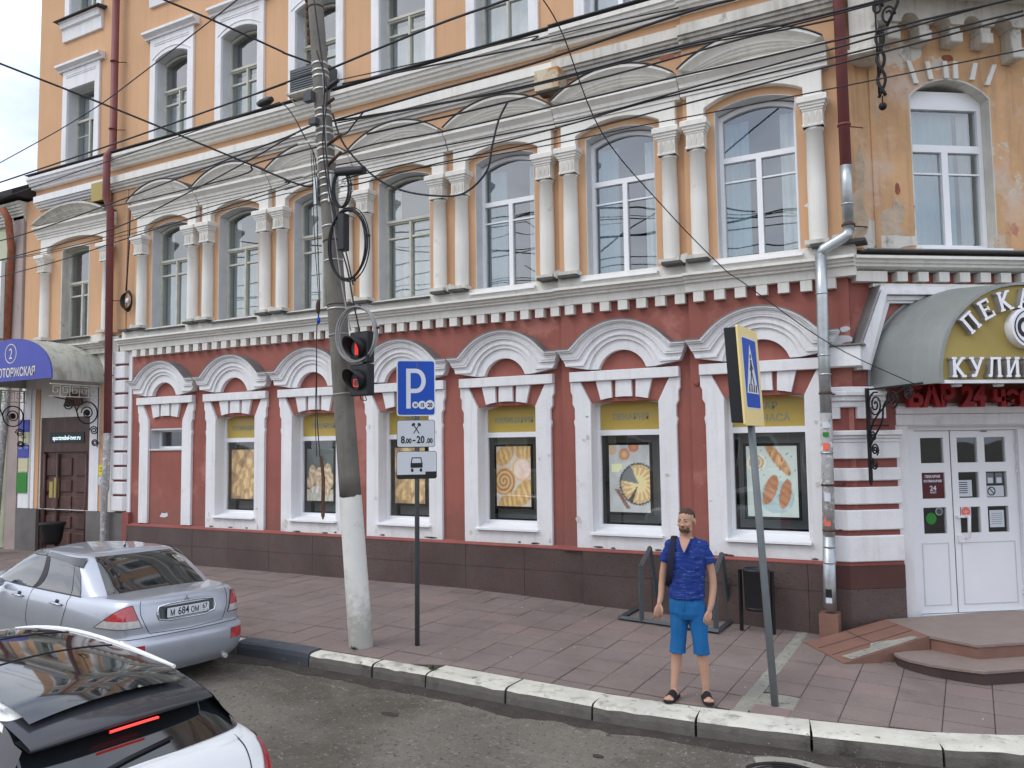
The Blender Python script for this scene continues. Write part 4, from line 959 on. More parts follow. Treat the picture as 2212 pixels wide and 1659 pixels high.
# door
dr = MB(FC)
D0, D1, DM = .82, 2.82, 1.60
dr.prism(rect(D0, D1, -.02, 2.735), -.32, -.16, [rect(D0 + .17, D1 - .17, .0, 2.66)])
door = part(dr, 'shop_door', 'pvc'); 
def leaf(a, b, cols, nm='door_leaf'):
    mb = MB(FC); H = []
    for s0, s1 in cols:
        for z0, z1 in ((2.18, 2.55), (1.66, 2.04), (1.15, 1.53)): H.append(rect(s0, s1, z0, z1))
    mb.prism(rect(a, b, .01, 2.655), -.29, -.225, H)
    mb.build(nm, 'pvc', door, bevel=.004)
    for h in H: m2 = MB(FC); m2.prism(h, -.265, -.258); m2.build('window_pane', 'shopglass', door)
    m2 = MB(FC); m2.prism(rect(a + .09, b - .09, .12, 1.02), -.226, -.219, [rect(a + .105, b - .105, .135, 1.005)]); m2.build('panel_groove', 'reveal', door)
leaf(D0 + .17, DM - .008, [(1.13, 1.49)]); leaf(DM + .008, D1 - .17, [(1.71, 2.03), (2.15, 2.48)])
mb = MB(FC); mb.box(DM - .008, DM + .008, -.29, -.24, .01, 2.655); mb.build('door_gap', 'dark', door)
for s0 in (D0 + .16, D1 - .16):
    for z in (2.40, 2.08, .30):
        mb = MB(FC); mb.box(s0 - .03, s0 + .05, -.225, -.19, z, z + .045); mb.box(s0 - .035, s0 + .03, -.225, -.195, z - .06, z - .012); mb.build('hinge', 'pvc', door)
mb = MB(FC); mb.tube([(DM + .17, -.22, 1.40), (DM + .17, -.13, 1.40), (DM + .17, -.12, 1.38), (DM + .16, -.12, 1.10), (DM + .12, -.22, 1.07)], .022, 6); mb.box(DM + .04, DM + .13, -.225, -.18, 1.02, 1.12); mb.box(DM+.03, DM + .22, -.225, -.17, 1.38, 1.41); mb.build('handle', 'pvc', door)
mb = MB(FC); mb.box(DM + .5, DM + .58, -.225, -.2, 2.63, 2.645); mb.build('closer', 'postgrey', door)
def notice(s0, s1, z0, z1, mt, o=-.252, name='notice', nm2=None):
    mb = MB(FC); mb.box(s0, s1, o, o + .003, z0, z1); return mb.build(name, mt, door)
notice(1.135, 1.485, 1.665, 2.035, 'maroon', o=-.250, name='opening_hours_notice')
for t, z, sz in (('ПЕКАРНЯ', 1.965, .052), ('КУЛИНАРИЯ', 1.90, .046), ('24', 1.775, .105), ('часа', 1.735, .045)): text_on(t, FC, 1.31, -.246, z, sz, .001, 'fakewhite', door, offset=.002)
notice(1.71, 1.93, 1.68, 1.92, 'fakewhite'); 
mb = MB(FC)
for k in range(6): mb.box(1.72, 1.86, -.248, -.247, 1.73 + k * .03, 1.742 + k * .03)
mb.build('printed_lines', 'signblack', door)
notice(2.17, 2.44, 1.67, 1.83, 'signgrey'); notice(2.17, 2.29, 1.86, 2.02, 'postgrey'); notice(2.31, 2.43, 1.86, 2.02, 'postgrey')
notice(2.19, 2.27, 1.87, 1.95, 'fakewhite', o=-.248); notice(2.33, 2.41, 1.87, 1.95, 'fakewhite', o=-.248)
mb = MB(FC); mb.prism([(2.24 + .065 * cos(a * pi / 10), 1.75 + .065 * sin(a * pi / 10)) for a in range(20)], -.248, -.246, [[(2.24 + .05 * cos(a * pi / 10), 1.75 + .05 * sin(a * pi / 10)) for a in range(20)]]); mb.prism([(2.20, 1.79), (2.21, 1.80), (2.285, 1.715), (2.275, 1.705)], -.248, -.246); mb.build('prohibition_symbol', 'signblack', door)
notice(2.19, 2.42, 1.22, 1.47, 'fakewhite')
mb = MB(FC)
for k in range(6): mb.box(2.22, 2.39, -.248, -.247, 1.27 + k * .03, 1.276 + k * .03)
mb.build('printed_lines', 'postgrey', door)
def disc(s0, z0, r, mt, o=-.252, nm='round_sticker', par=None, th=.003):
    mb = MB(FC); mb.prism([(s0 + r * cos(a * pi / 14), z0 + r * sin(a * pi / 14)) for a in range(28)], o, o + th); return mb.build(nm, mt, par or door)
disc(1.26, 1.37, .083, 'green'); disc(1.39, 1.47, .055, 'signgrey'); disc(1.39, 1.47, .046, 'postdark', -.248)
notice(1.715, 1.875, 1.37, 1.53, 'fakewhite', o=-.222); disc(1.79, 1.46, .07, 'coral', -.218); text_on('18+', FC, 1.79, -.214, 1.44, .06, .001, 'fakewhite', door)
# upper window of the cut corner
mb = MB(FC); mb.prism(arch_open(CWIN, .655, 5.31, 7.63, 7.91), -.42, .034, [arch_open(CWIN, .635, 5.33, 7.61, 7.885)]); part(mb, 'window_reveal', 'stone')
mb = MB(FC); H = [rect(CWIN - .56, CWIN + .56, 6.95, 7.50), rect(CWIN - .56, CWIN - .05, 5.42, 6.84), rect(CWIN + .05, CWIN + .56, 5.42, 6.84)]
mb.prism(rect(CWIN - .63, CWIN + .63, 5.33, 7.60), -.24, -.15, H); mb.box(CWIN - .63, CWIN + .63, -.24, -.16, 7.58, 7.78)
for a, b in ((CWIN - .56, CWIN - .05), (CWIN + .05, CWIN + .56)): mb.box(a, b, -.2, -.17, 6.50, 6.525)
f = part(mb, 'window', 'pvc')
for h in H: m2 = MB(FC); m2.prism(h, -.21, -.203); m2.build('window_pane', 'glass', f)
for a, b, mt in ((CWIN + .36, CWIN + .56, 'curtain'), (CWIN - .56, CWIN + .3, 'curtainblue')):
    mb = MB(FC); mb.grid([[(a + (b - a) * k / 20, -.36 + .02 * sin(k * 1.8), z) for k in range(21)] for z in (5.4, 7.5)]); mb.build('curtain', mt, f)
mb = MB(FC); mb.box(CWIN - .68, CWIN + .75, -.2, .22, 5.27, 5.295); part(mb, 'window_sill', 'pvc')
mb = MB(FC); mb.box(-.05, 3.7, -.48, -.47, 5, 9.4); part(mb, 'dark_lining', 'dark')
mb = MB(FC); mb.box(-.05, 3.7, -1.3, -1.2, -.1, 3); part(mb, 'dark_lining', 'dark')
# radiating white strips over it
for t0, t1, b0 in (((1.05, 8.14), 0, (1.16, 7.80)), ((1.35, 8.14), 0, (1.40, 7.87)), ((1.63, 8.16), 0, (1.65, 7.90)), ((1.80, 8.16), 0, (1.80, 7.90)), ((2.13, 8.15), 0, (2.06, 7.89)), ((2.44, 8.14), 0, (2.30, 7.82))):
    mb = MB(FC); mb.prism([(t0[0] - .035, t0[1]), (b0[0] - .04, b0[1]), (b0[0] + .04, b0[1]), (t0[0] + .035, t0[1])], .03, .07); part(mb, 'voussoir', 'cream')
# corbel table and balcony slab
for k in range(7):
    s0 = .70 + k * .49
    z0 = 8.35 if k not in (4,) else 8.15
    mb = MB(FC); mb.box(s0 - .10, s0 + .10, .03, .30, z0, z0 + .16); mb.box(s0 - .085, s0 + .085, .03, .27, z0 + .16, 8.66); part(mb, 'corbel', 'stone', bevel=.012)
mb = MB(FC)
for k in range(6):
    a, b = .70 + k * .49, .70 + (k + 1) * .49
    arc = arcpts((a + b) / 2, 0, .145, 8.60, 8.74, 8)
    mb.prism([(a, 8.60)] + arc + [(b, 8.60), (b, 8.95), (a, 8.95)], .03, .32)
mb.box(.3, .70, .03, .32, 8.60, 8.95); part(mb, 'corbel_arches', 'stone')
mb = MB(FC); mb.box(.2, 3.75, .03, 1.0, 8.95, 9.15); part(mb, 'balcony_slab', 'stone'); mb = MB(FC); mb.box(.15, 3.8, 0, 1.06, 9.15, 9.22); part(mb, 'balcony_edge', 'tar')
mb = MB(FW); mb.vprism([(-1.27, .11), (-1.27, .30), (-.92, .30), (-.92, -.2), (-1.2, -.2)], 8.10, 9.4); mb.vprism([(-1.30, .11), (-1.30, .34), (-.90, .34), (-.90, -.2), (-1.2, -.2)], 8.02, 8.10); part(mb, 'corner_corbel', 'stone')
mb = MB(FC); mb.box(0.02, .20, .03, .055, 5.3, 8.1); mb.box(.42, .50, .03, .05, 5.3, 8.0); part(mb, 'pilaster_strip', 'old')
# wrought iron bracket hanging at the corner
ib = thing('wrought_iron_bracket', 'black twisted iron bracket hanging above the corner beside the red downpipe', 'iron bracket', (-.87 * K, -.35 * K, 7.1 * K))
mb = MB(FW)
x0 = -.87
mb.tube([(x0 - .04, .38, 9.4), (x0 - .04, .38, 7.35)], .012, 6)
mb.tube([(x0 + .05 * sin(t * .55), .38 + .02 * cos(t * .55), 8.3 - t * .052) for t in range(20)], .022, 6); mb.tube([(x0 - .05 * sin(t * .55), .38 - .02 * cos(t * .55), 8.3 - t * .052) for t in range(20)], .022, 6)
for c_, r_, z_ in ((.12, .09, 8.45), (.10, .08, 8.75), (-.01, .07, 8.6)):
    mb.tube([(x0 + c_ + r_ * cos(t * .5) * (1 - t * .035), .38, z_ + 1.6 * r_ * sin(t * .5) * (1 - t * .035)) for t in range(18)], .016, 6)
mb.tube([(x0 + .1, .38, 8.3), (x0 + .25, .38, 8.6), (x0 + .28, .38, 9.0)], .02, 6)
mb.build('scrollwork', 'iron', ib)
mb = MB(FW); mb.ball((x0, .38, 7.17), .055); mb.tube([(x0, .38, 7.32), (x0, .38, 7.2)], .01, 6); mb.build('ball_finial', 'iron', ib)

# bakery canopy --------------------------------------------------------
HS, HW_, HZ, HR = 1.76, 1.24, 3.31, 1.28      # centre, half width, foot height, rise
HO = 1.20; HWW, HRW = 1.53, 1.43     # wider and higher where it meets the wall
def hoodarc(hw, rise, n=24, z0=HZ): return [(HS - hw * cos(pi * k / n), z0 + rise * sin(pi * k / n) ** .9) for k in range(n + 1)]
can = thing('entrance_canopy', 'grey barrel canopy with mustard front and white letters ПЕКАРНЯ КУЛИНАРИЯ over the shop door', 'canopy', FC(HS, 0, 3.2))
mb = MB(FC); mb.smooth = True
def hooda(o): f = o / HO; return hoodarc(HWW + (HW_ - HWW) * f, HRW + (HR - HRW) * f)
rows_ = [[(s, o, z) for s, z in hooda(o)] for o in (0.02, .3, .6, .9, HO)]
mb.grid(rows_); mb.smooth = False
mb.grid([[(HS + (s - HS) * .985, o, z - .015) for s, z in hooda(o)] for o in (0.02, HO)])
mb.build('vault_sheet', 'hoodgrey', can, fix=False)
mb = MB(FC); mb.strip(hoodarc(HW_ + .004, HR + .006), hoodarc(HW_ - .03, HR - .03), HO - .03, HO + .015); mb.strip(hoodarc(HWW + .03, HRW + .02), hoodarc(HWW - .01, HRW - .01), 0.0, .03); mb.build('edge_trim', 'hoodgrey', can)
for sg_ in (-1, 1):
    mb = MB(FC); mb.vprism([(HS + sg_ * (HWW + .04), 0), (HS + sg_ * (HW_ + .03), HO + .04), (HS + sg_ * (HW_ - .03), HO + .04), (HS + sg_ * (HWW - .02), 0)], HZ - .05, HZ + .005); mb.build('side_rail', 'hoodgrey', can)
mb = MB(FC); mb.prism(hoodarc(HW_ - .03, HR - .035), HO - .06, HO - .03); mb.build('front_panel', 'gold', can)
mb = MB(FC); mb.box(HS - HW_, HS + HW_, HO - .05, HO + .02, HZ - .055, HZ - .01); mb.build('front_rail', 'pvc', can)
mb = MB(FC)
for s0 in (.85, 1.45, 2.05, 2.6): mb.lathe((s0, HO - .15, HZ - .09), [(.06, 0), (.07, .03), (.03, .05)], 10)
mb.build('downlight', 'pvc', can)
# slab letters drawn stroke by stroke on a 1 x 1.25 cell
def bar(p, q, t): 
    p, q = Vector(p), Vector(q); d = (q - p).normalized(); n = Vector((-d.y, d.x)) * t / 2; return [tuple(p + n), tuple(p - n), tuple(q - n), tuple(q + n)]
def serif(x, y, w=.34, t=.13): return [(x - w / 2, y - t / 2), (x + w / 2, y - t / 2), (x + w / 2, y + t / 2), (x - w / 2, y + t / 2)]
H_ = 1.25; t_ = .20
GL = {
 'П': [bar((.2, 0), (.2, H_), t_), bar((.8, 0), (.8, H_), t_), bar((.05, H_ - .07), (.95, H_ - .07), .15), serif(.2, .06), serif(.8, .06), serif(.2, H_ - .07), serif(.8, H_ - .07)],
 'Е': [bar((.24, 0), (.24, H_), t_), bar((.06, H_ - .07), (.85, H_ - .07), .15), bar((.06, .07), (.88, .07), .15), bar((.24, .62), (.66, .62), .14), bar((.80, H_ - .02), (.80, H_ - .32), .12), bar((.83, .02), (.83, .34), .12), bar((.64, .48), (.64, .76), .10)],
 'К': [bar((.22, 0), (.22, H_), t_), serif(.22, .06), serif(.22, H_ - .06), bar((.28, .58), (.76, H_ - .06), .19), bar((.34, .66), (.80, .06), .20), serif(.80, H_ - .06, .3), serif(.84, .06, .32)],
 'А': [bar((.16, .0), (.50, H_), .17), bar((.84, .0), (.50, H_), .20), bar((.27, .40), (.73, .40), .13), serif(.14, .06, .3), serif(.86, .06, .32), serif(.5, H_ - .05, .22)],
 'Р': [bar((.24, 0), (.24, H_), t_), serif(.24, .06, .4), bar((.1, H_ - .07), (.66, H_ - .07), .14), bar((.24, .55), (.66, .55), .14), bar((.76, .62), (.76, H_ - .14), .2), bar((.64, .52), (.80, .70), .13), bar((.64, H_ - .03), (.80, H_ - .2), .13)],
 'Н': [bar((.2, 0), (.2, H_), t_), bar((.8, 0), (.8, H_), t_), bar((.2, .62), (.8, .62), .15), serif(.2, .06), serif(.8, .06), serif(.2, H_ - .06), serif(.8, H_ - .06)],
 'Я': [bar((.78, 0), (.78, H_), t_), serif(.78, .06), bar((.34, H_ - .07), (.92, H_ - .07), .14), bar((.34, .55), (.78, .55), .14), bar((.25, .62), (.25, H_ - .14), .2), bar((.55, .52), (.16, .06), .18), serif(.15, .06, .28)],
 'У': [bar((.50, .50), (.16, H_ - .06), .19), bar((.84, H_ - .06), (.38, .07), .17), serif(.16, H_ - .06, .32), serif(.86, H_ - .06, .28), bar((.12, .09), (.42, .09), .17)],
 'Л': [bar((.80, 0), (.80, H_), t_), bar((.34, H_), (.22, .10), .17), bar((.2, H_ - .07), (.95, H_ - .07), .14), serif(.80, .06), bar((.02, .09), (.28, .09), .17)],
 'И': [bar((.2, 0), (.2, H_), t_), bar((.8, 0), (.8, H_), t_), bar((.24, .1), (.76, H_ - .1), .13), serif(.2, .06), serif(.8, .06), serif(.2, H_ - .06), serif(.8, H_ - .06)],
}
def slab_letter(ch, s0, z0, sc, rot, o0, o1, par):
    mb = MB(FC); ca, sa = cos(rot), sin(rot)
    for i, p in enumerate(GL[ch]):
        q = [(s0 + ((x - .5) * ca - (y - H_ / 2) * sa) * sc, z0 + ((x - .5) * sa + (y - H_ / 2) * ca) * sc) for x, y in p]
        n0 = len(mb.f); mb.cur = 0; mb.prism(q, o0, o1 + .0007 * i); 
        for k in range(n0 + 2, len(mb.f)): mb.mi[k] = 1
        mb.mi[n0 + 1] = 1
    return mb.build('letter', ['letterwhite', 'letterside'], par, fix=True)
word = 'ПЕКАРНЯ'
for i, ch in enumerate(word):
    a = radians(14.9) * (3 - i); slab_letter(ch, HS - .03 - 1.12 * sin(a), 3.25 + 1.12 * cos(a), .205, a * .9, HO - .03, HO + .07, can)
word = 'КУЛИНАРИЯ'
for i, ch in enumerate(word): slab_letter(ch, HS - 1.02 + i * .255, HZ + .15, .208, 0, HO - .03, HO + .07, can)
# round emblem between the words
eb = MB(FC); eb.prism([(HS + .27 * cos(a * pi / 18), 3.98 + .27 * sin(a * pi / 18)) for a in range(36)], HO - .03, HO + .11); em = eb.build('emblem', 'letterwhite', can)
mb = MB(FC); mb.strip([(HS + .235 * cos(a * pi / 18), 3.98 + .235 * sin(a * pi / 18)) for a in range(37)], [(HS + .222 * cos(a * pi / 18), 3.98 + .222 * sin(a * pi / 18)) for a in range(37)], HO + .105, HO + .118); mb.build('emblem_ring', 'signblack', em)
mb = MB(FC)
mb.strip([(HS - .09 + .10 * cos(a * pi / 12), 3.98 + .13 * sin(a * pi / 12)) for a in range(25)], [(HS - .09 + .055 * cos(a * pi / 12), 3.98 + .075 * sin(a * pi / 12)) for a in range(25)], HO + .105, HO + .118)
mb.strip([(HS + .08 + .09 * cos(a * pi / 12), 3.98 + .11 * sin(a * pi / 12)) for a in range(25)], [(HS + .08 + .045 * cos(a * pi / 12), 3.98 + .06 * sin(a * pi / 12)) for a in range(25)], HO + .105, HO + .117); mb.build('pretzel_drawing', 'signblack', em)
# scrolled iron brackets under the canopy
def scroll(mb, fr, s, o_c, z_c, r0, r1, a0, a1, t=.012, n=26):
    mb.tube([fr(s, o_c + (r0 + (r1 - r0) * k / n) * cos(a0 + (a1 - a0) * k / n), z_c + (r0 + (r1 - r0) * k / n) * sin(a0 + (a1 - a0) * k / n)) for k in range(n + 1)], t * K, 6)
for s0 in (.07, 3.42):
    mb = MB(FC); mb.box(s0 - .018, s0 + .018, .20, .25, 1.98, 3.26); mb.prism([(s0 - .02, 1.98), (s0, 1.90), (s0 + .02, 1.98)], .2, .25)
    mb.box(s0 - .012, s0 + .012, .20, 1.5, 3.225, 3.25)
    f = lambda s, o, z: FC(s, o, z)
    scroll(mb, f, s0, .42, 3.02, .18, .02, 1.2, 1.2 + 4.5 * pi); scroll(mb, f, s0, .85, 3.08, .15, .02, 2.2, 2.2 + 4 * pi); scroll(mb, f, s0, 1.2, 3.13, .10, .015, 0, 4 * pi)
    scroll(mb, f, s0, .36, 2.40, .09, .01, -1, -1 + 4 * pi); scroll(mb, f, s0, .34, 2.20, .085, .01, 2, 2 + 4 * pi); scroll(mb, f, s0, .33, 2.58, .08, .01, -2, -2 - 4 * pi)
    mb.tube([f(s0, .25 + .55 * t / 10 + .1 * sin(t * .5), 2.45 + .62 * (t / 10) ** .7) for t in range(11)], .013, 6)
    mb.tube([f(s0, .25 + .9 * t / 10, 2.62 + .6 * (t / 10) ** .6) for t in range(11)], .012, 6)
    mb.build('scroll_bracket', 'iron', can)
    mb = MB(FC); mb.box(s0 + .0, s0 + .3, .215, .235, 2.72, 2.745); mb.build('wall_stay', 'iron', can)

# entrance steps --------------------------------------------------------
st = thing('entrance_steps', 'two granite steps with a red granite ramp in front of the white shop door', 'steps', (-.2, -.6, gz(0, -.6)))
ZT = .045
P1 = [(-1.09, -.02), (-.55, -.76), (-.05, -1.02), (.42, -.63), (2.05, .85), (1.7, 1.9), (.2, 1.2)]
mb = MB(); mb.vprism(P1, lambda a, b: gz(a, b) - .1, ZT - .035); mb.build('riser', 'stepred', st)
def grow(P, d):
    c = Vector((sum(p[0] for p in P) / len(P), sum(p[1] for p in P) / len(P))); return [tuple(Vector(p) + (Vector(p) - c).normalized() * d) for p in P]
mb = MB(); mb.vprism([P1[0]] + grow(P1, .02)[1:5] + P1[5:], ZT - .035, ZT); mb.build('tread', 'stepstone', st, bevel=.004)
P2_ = [(-.9, -1.10), (-.86, -1.19), (-.74, -1.33), (-.52, -1.45), (-.27, -1.50), (.0, -1.52), (.4, -1.18), (2.6, .8), (2.0, 1.6), (0, 0)]
mb = MB(); mb.vprism(P2_, lambda a, b: gz(a, b) - .1, -.155); mb.build('riser', 'stepdark', st)
mb = MB(); mb.vprism(grow(P2_, .018)[:8] + P2_[8:], -.155, -.120); mb.build('tread', 'stepstone', st, bevel=.004)
mb = MB(); A_, B_, C_, D_ = (-1.09, -.03, ZT), (-.55, -.78, ZT), (-1.42, -1.44, gz(-1.4, -1.44) + .012), (-1.98, -.74, gz(-2, -.74) + .012)
n0 = mb._a([A_, B_, C_, D_] + [(p[0], p[1], gz(p[0], p[1]) - .05) for p in (A_, B_, C_, D_)])
mb.cur = 0; mb._f([n0, n0 + 1, n0 + 2, n0 + 3]); mb._f([n0 + 1, n0 + 5, n0 + 6, n0 + 2]); mb._f([n0 + 3, n0 + 2, n0 + 6, n0 + 7]); mb._f([n0, n0 + 3, n0 + 7, n0 + 4]); mb.build('ramp', 'stepred', st)
def onramp(u, v): # u along slope 0 top..1 bottom, v 0 far..1 near
    a = Vector(A_).lerp(Vector(D_), u); b = Vector(B_).lerp(Vector(C_), u); p = a.lerp(b, v); return p + Vector((0, 0, .004))
mb = MB(); pts = [(.93, .78), (.60, .80), (.52, .66), (.40, .72), (.30, .80), (.12, .84), (.10, .965), (.55, .965), (.90, .97)]
n0 = mb._a([tuple(onramp(*p)) for p in pts]); mb._f([n0 + i for i in range(len(pts))]); mb.build('missing_slab_patch', 'screed', st)
mb = MB()
for i in (.33, .66): 
    mb.tube([tuple(onramp(0.02, i)), tuple(onramp(.98, i))], .003, 4)
mb.tube([tuple(onramp(.5, .02)), tuple(onramp(.5, .75))], .003, 4)
mb.build('joint_line', 'stepdark', st)

# ================================================================== DOWNPIPES
def pipe_path(fr, pts): return [fr(*p) for p in pts]
dp = thing('downpipe', 'red downpipe changing to bare galvanised steel with an elbow, right of the last arched bay', 'downpipe', FW(-1.86, .3, -.1))
r = .078 * K
mb = MB(FW); mb.tube([(-1.385, .36, 13.5), (-1.385, .36, 6.40)], r, 16); mb.build('red_section', 'redpipe', dp)
mb = MB(FW); mb.tube([(-1.385, .36, 6.42), (-1.385, .36, 6.15), (-1.385, .36, 5.48)], r, 16, radii=[r * 1.08, r * .98, r * .98]); mb.build('upper_zinc_section', 'zinc', dp)
mb = MB(FW); mb.tube([(-1.385, .36, 5.50), (-1.42, .37, 5.41), (-1.72, .44, 5.24), (-1.76, .45, 5.15)], r, 16); mb.build('elbow', 'zinc', dp)
mb = MB(FW); mb.tube([(-1.76, .45, 5.18), (-1.765, .45, 4.55), (-1.77, .45, 3.7), (-1.775, .44, 2.9)], r * 1.02, 16); mb.build('lower_zinc_section', 'zinc', dp)
mb = MB(FW); mb.tube([(-1.775, .44, 2.92), (-1.79, .42, 2.0), (-1.81, .40, 1.2)], r * 1.05, 16); mb.build('poster_covered_section', 'pastedzinc', dp)
mb = MB(FW); mb.tube([(-1.81, .40, 1.22), (-1.83, .38, .5), (-1.84, .37, .19)], r * 1.07, 16, radii=[r * 1.05, r * 1.1, r * 1.15]); mb.build('outlet_section', 'zinc', dp)
for z, x, y in ((4.6, -1.765, .45), (3.72, -1.77, .45), (3.45, -1.77, .45), (2.35, -1.785, .43), (1.05, -1.81, .4), (.83, -1.815, .4), (5.85, -1.385, .36)):
    mb = MB(FW); mb.tube([(x, y, z), (x, y, z + .022)], r * 1.13, 16); mb.build('joint_ring', 'zinc', dp)
for z, x, y, mt in ((3.18, -1.77, .45, 'rustiron'), (1.90, -1.79, .42, 'rustiron'), (1.27, -1.80, .4, 'rustiron'), (5.55, -1.385, .36, 'rustiron'), (7.0, -1.385, .36, 'redpipe'), (9.0, -1.385, .36, 'redpipe')):
    mb = MB(FW); mb.tube([(x, y, z), (x, y, z + .028)], r * 1.2, 12); mb.tube([(x, y, z), (x + .22, .12, z + .01)], .010, 5); mb.build('clamp', mt, dp)
for (x, y, z, s_, mt) in ((-1.83, .38, .42, .06, 'signblack'), (-1.775, .44, 2.75, .045, 'fakewhite'), (-1.78, .43, 2.45, .05, 'coral'), (-1.805, .4, 1.42, .07, 'coral'), (-1.79, .42, 1.75, .06, 'fakewhite'), (-1.775, .44, 2.62, .03, 'green'), (-1.83, .38, .33, .04, 'fakewhite')):
    mb = MB(FW); R_ = .0865; mb.grid([[(x + R_ * sin(a) + (-.0), y + R_ * cos(a), zz) for a in [(-.55 + k * .25) for k in range(5)]] for zz in (z - s_, z + s_)]); mb.build('sticker', mt, dp)
mb = MB(FW); mb.vprism([(-1.97, .17), (-1.97, .50), (-1.72, .50), (-1.72, .17)], lambda a, b: gz(a * K, 0) / K - .08, .14); tag(mb.build('granite_block', 'stepred'), 'reddish granite block under the outlet of the zinc downpipe', 'stone block')
dp2 = thing('downpipe', 'long dark red downpipe left of the bays with a dented grey lower part', 'downpipe', FW(-17.9, .2, 0))
r2 = .085 * K
mb = MB(FW); mb.tube([(-17.93, .20, 16.5), (-17.93, .20, 9.85), (-17.92, .36, 9.6), (-17.92, .36, 8.6), (-17.92, .24, 8.3), (-17.88, .22, 2.93)], r2, 14); mb.build('red_section', 'redpipe', dp2)
mb = MB(FW); mb.tube([(-17.88, .22, 2.95), (-17.90, .22, 2.0), (-17.93, .22, 1.85), (-17.93, .22, 1.62), (-17.95, .22, 1.5), (-17.95, .22, .45), (-17.95, .24, .2)], r2, 14, radii=[r2 * .98, r2 * .98, r2 * 1.1, r2 * 1.15, r2 * .9, r2 * .85, r2 * .85]); mb.build('dented_grey_section', 'pastedzinc', dp2)
for z in (12.0, 10.3, 6.1, 4.3, 13.6):
    mb = MB(FW); mb.tube([(-17.92, .22, z), (-17.92, .22, z + .03)], r2 * 1.12, 12); mb.tube([(-17.92, .2, z), (-17.68, .05, z)], .012, 5); mb.build('clamp', 'redpipe', dp2)

# ================================================================== LEFT ENTRANCE
ed = MB(FW)
ed.prism(rect(-20.86, -18.84, -.2, 3.37), -.12, -.02, [rect(-20.74, -18.96, -.2, 2.50)])
edoor = part(ed, 'entrance_door', 'brownwood'); edoor['label'] = 'dark brown panelled double door'
for a, b in ((-20.74, -20.16), (-20.15, -18.96)):
    mb = MB(FW); mb.box(a, b, -.16, -.08, -.1, 2.5)
    mb.build('door_leaf', 'brownwood', edoor)
    n_ = 1 if b - a < .8 else 2
    for c_ in range(n_):
        w_ = (b - a) / n_
        for z0, z1 in ((.1, .5), (.6, .9), (1.0, 1.4), (1.5, 1.8), (1.9, 2.35)):
            mb = MB(FW); mb.box(a + c_ * w_ + .08, a + (c_ + 1) * w_ - .08, -.08, -.05, z0, z1); mb.build('door_panel', 'brownwood', edoor, bevel=.012)
for s0 in (-20.70, -20.16, -19.00):
    mb = MB(FW); mb.tube([(s0, -.03, -.1), (s0, -.03, 2.45)], .035, 8); mb.build('door_pilaster', 'brownwood', edoor)
mb = MB(FW); mb.box(-20.5, -20.36, -.05, -.03, 1.35, 1.75); mb.box(-20.32, -20.12, -.05, -.035, 1.35, 1.85); mb.build('brass_plate', 'gold', edoor)
mb = MB(FW); mb.box(-20.50, -19.10, -.03, -.005, 2.72, 2.99); mb.build('led_sign', 'signblack', edoor)
text_on('sportmebel-tver.ru', FW, -19.80, -.004, 2.80, .16, .002, 'ledsign', edoor, sx=.92, offset=.002)
# white pilasters beside the door
for a, b in ((-21.72, -21.25), (-21.18, -21.05), (-18.80, -18.45)):
    mb = MB(FW); mb.box(a, b, 0, .05, 1.07, 4.1); part(mb, 'pilaster_strip', 'white')
for a, b in ((-21.05, -20.90), (-18.44, -18.22)): mb = MB(FW); mb.box(a, b, 0, .03, 1.07, 4.1); part(mb, 'pilaster_strip', 'orange')
def plate(nm, label, x0, x1, z0, z1, mt, txt=(), tm='fakewhite', o=.06, cat='sign plate'):
    t = thing(nm, label, cat, FW((x0 + x1) / 2, 0, z0))
    mb = MB(FW); mb.box(x0, x1, o, o + .015, z0, z1); mb.build('board', mt, t)
    for s_, zz, sz in txt: text_on(s_, FW, (x0 + x1) / 2, o + .015, zz, sz, .001, tm, t, offset=.001)
plate('wall_plate', 'dark blue plate at the top of the stack of plates by the brown door', -21.70, -21.26, 3.03, 3.34, 'blue')
plate('wall_plate', 'cream plate with a teal line under the dark blue plate', -21.69, -21.27, 2.74, 3.02, 'paleyellow', [('юрист', 2.86, .08)], 'blue')
plate('wall_plate', 'blue plate lettered АДВОКАТЫ in the stack by the brown door', -21.71, -21.27, 2.36, 2.70, 'blue', [('АДВОКАТЫ', 2.60, .075)])
plate('wall_plate', 'cream plate between the blue and the green plate', -21.69, -21.28, 2.0, 2.34, 'paleyellow')
plate('wall_plate', 'plain green plate lowest in the stack by the brown door', -21.74, -21.30, 1.46, 1.98, 'green')
plate('paper_notice', 'yellow notice right of the brown door behind the grey pipe', -18.42, -18.22, 1.92, 2.18, 'yellow', [('ПРОХОД', 2.09, .03), ('ЗАКРЫТ', 2.02, .03)], 'signblack', .04, 'notice')
plate('paper_notice', 'white notice with a black mark below the yellow notice', -18.42, -18.24, 1.70, 1.90, 'fakewhite', [('А', 1.76, .1)], 'signblack', .04, 'notice')
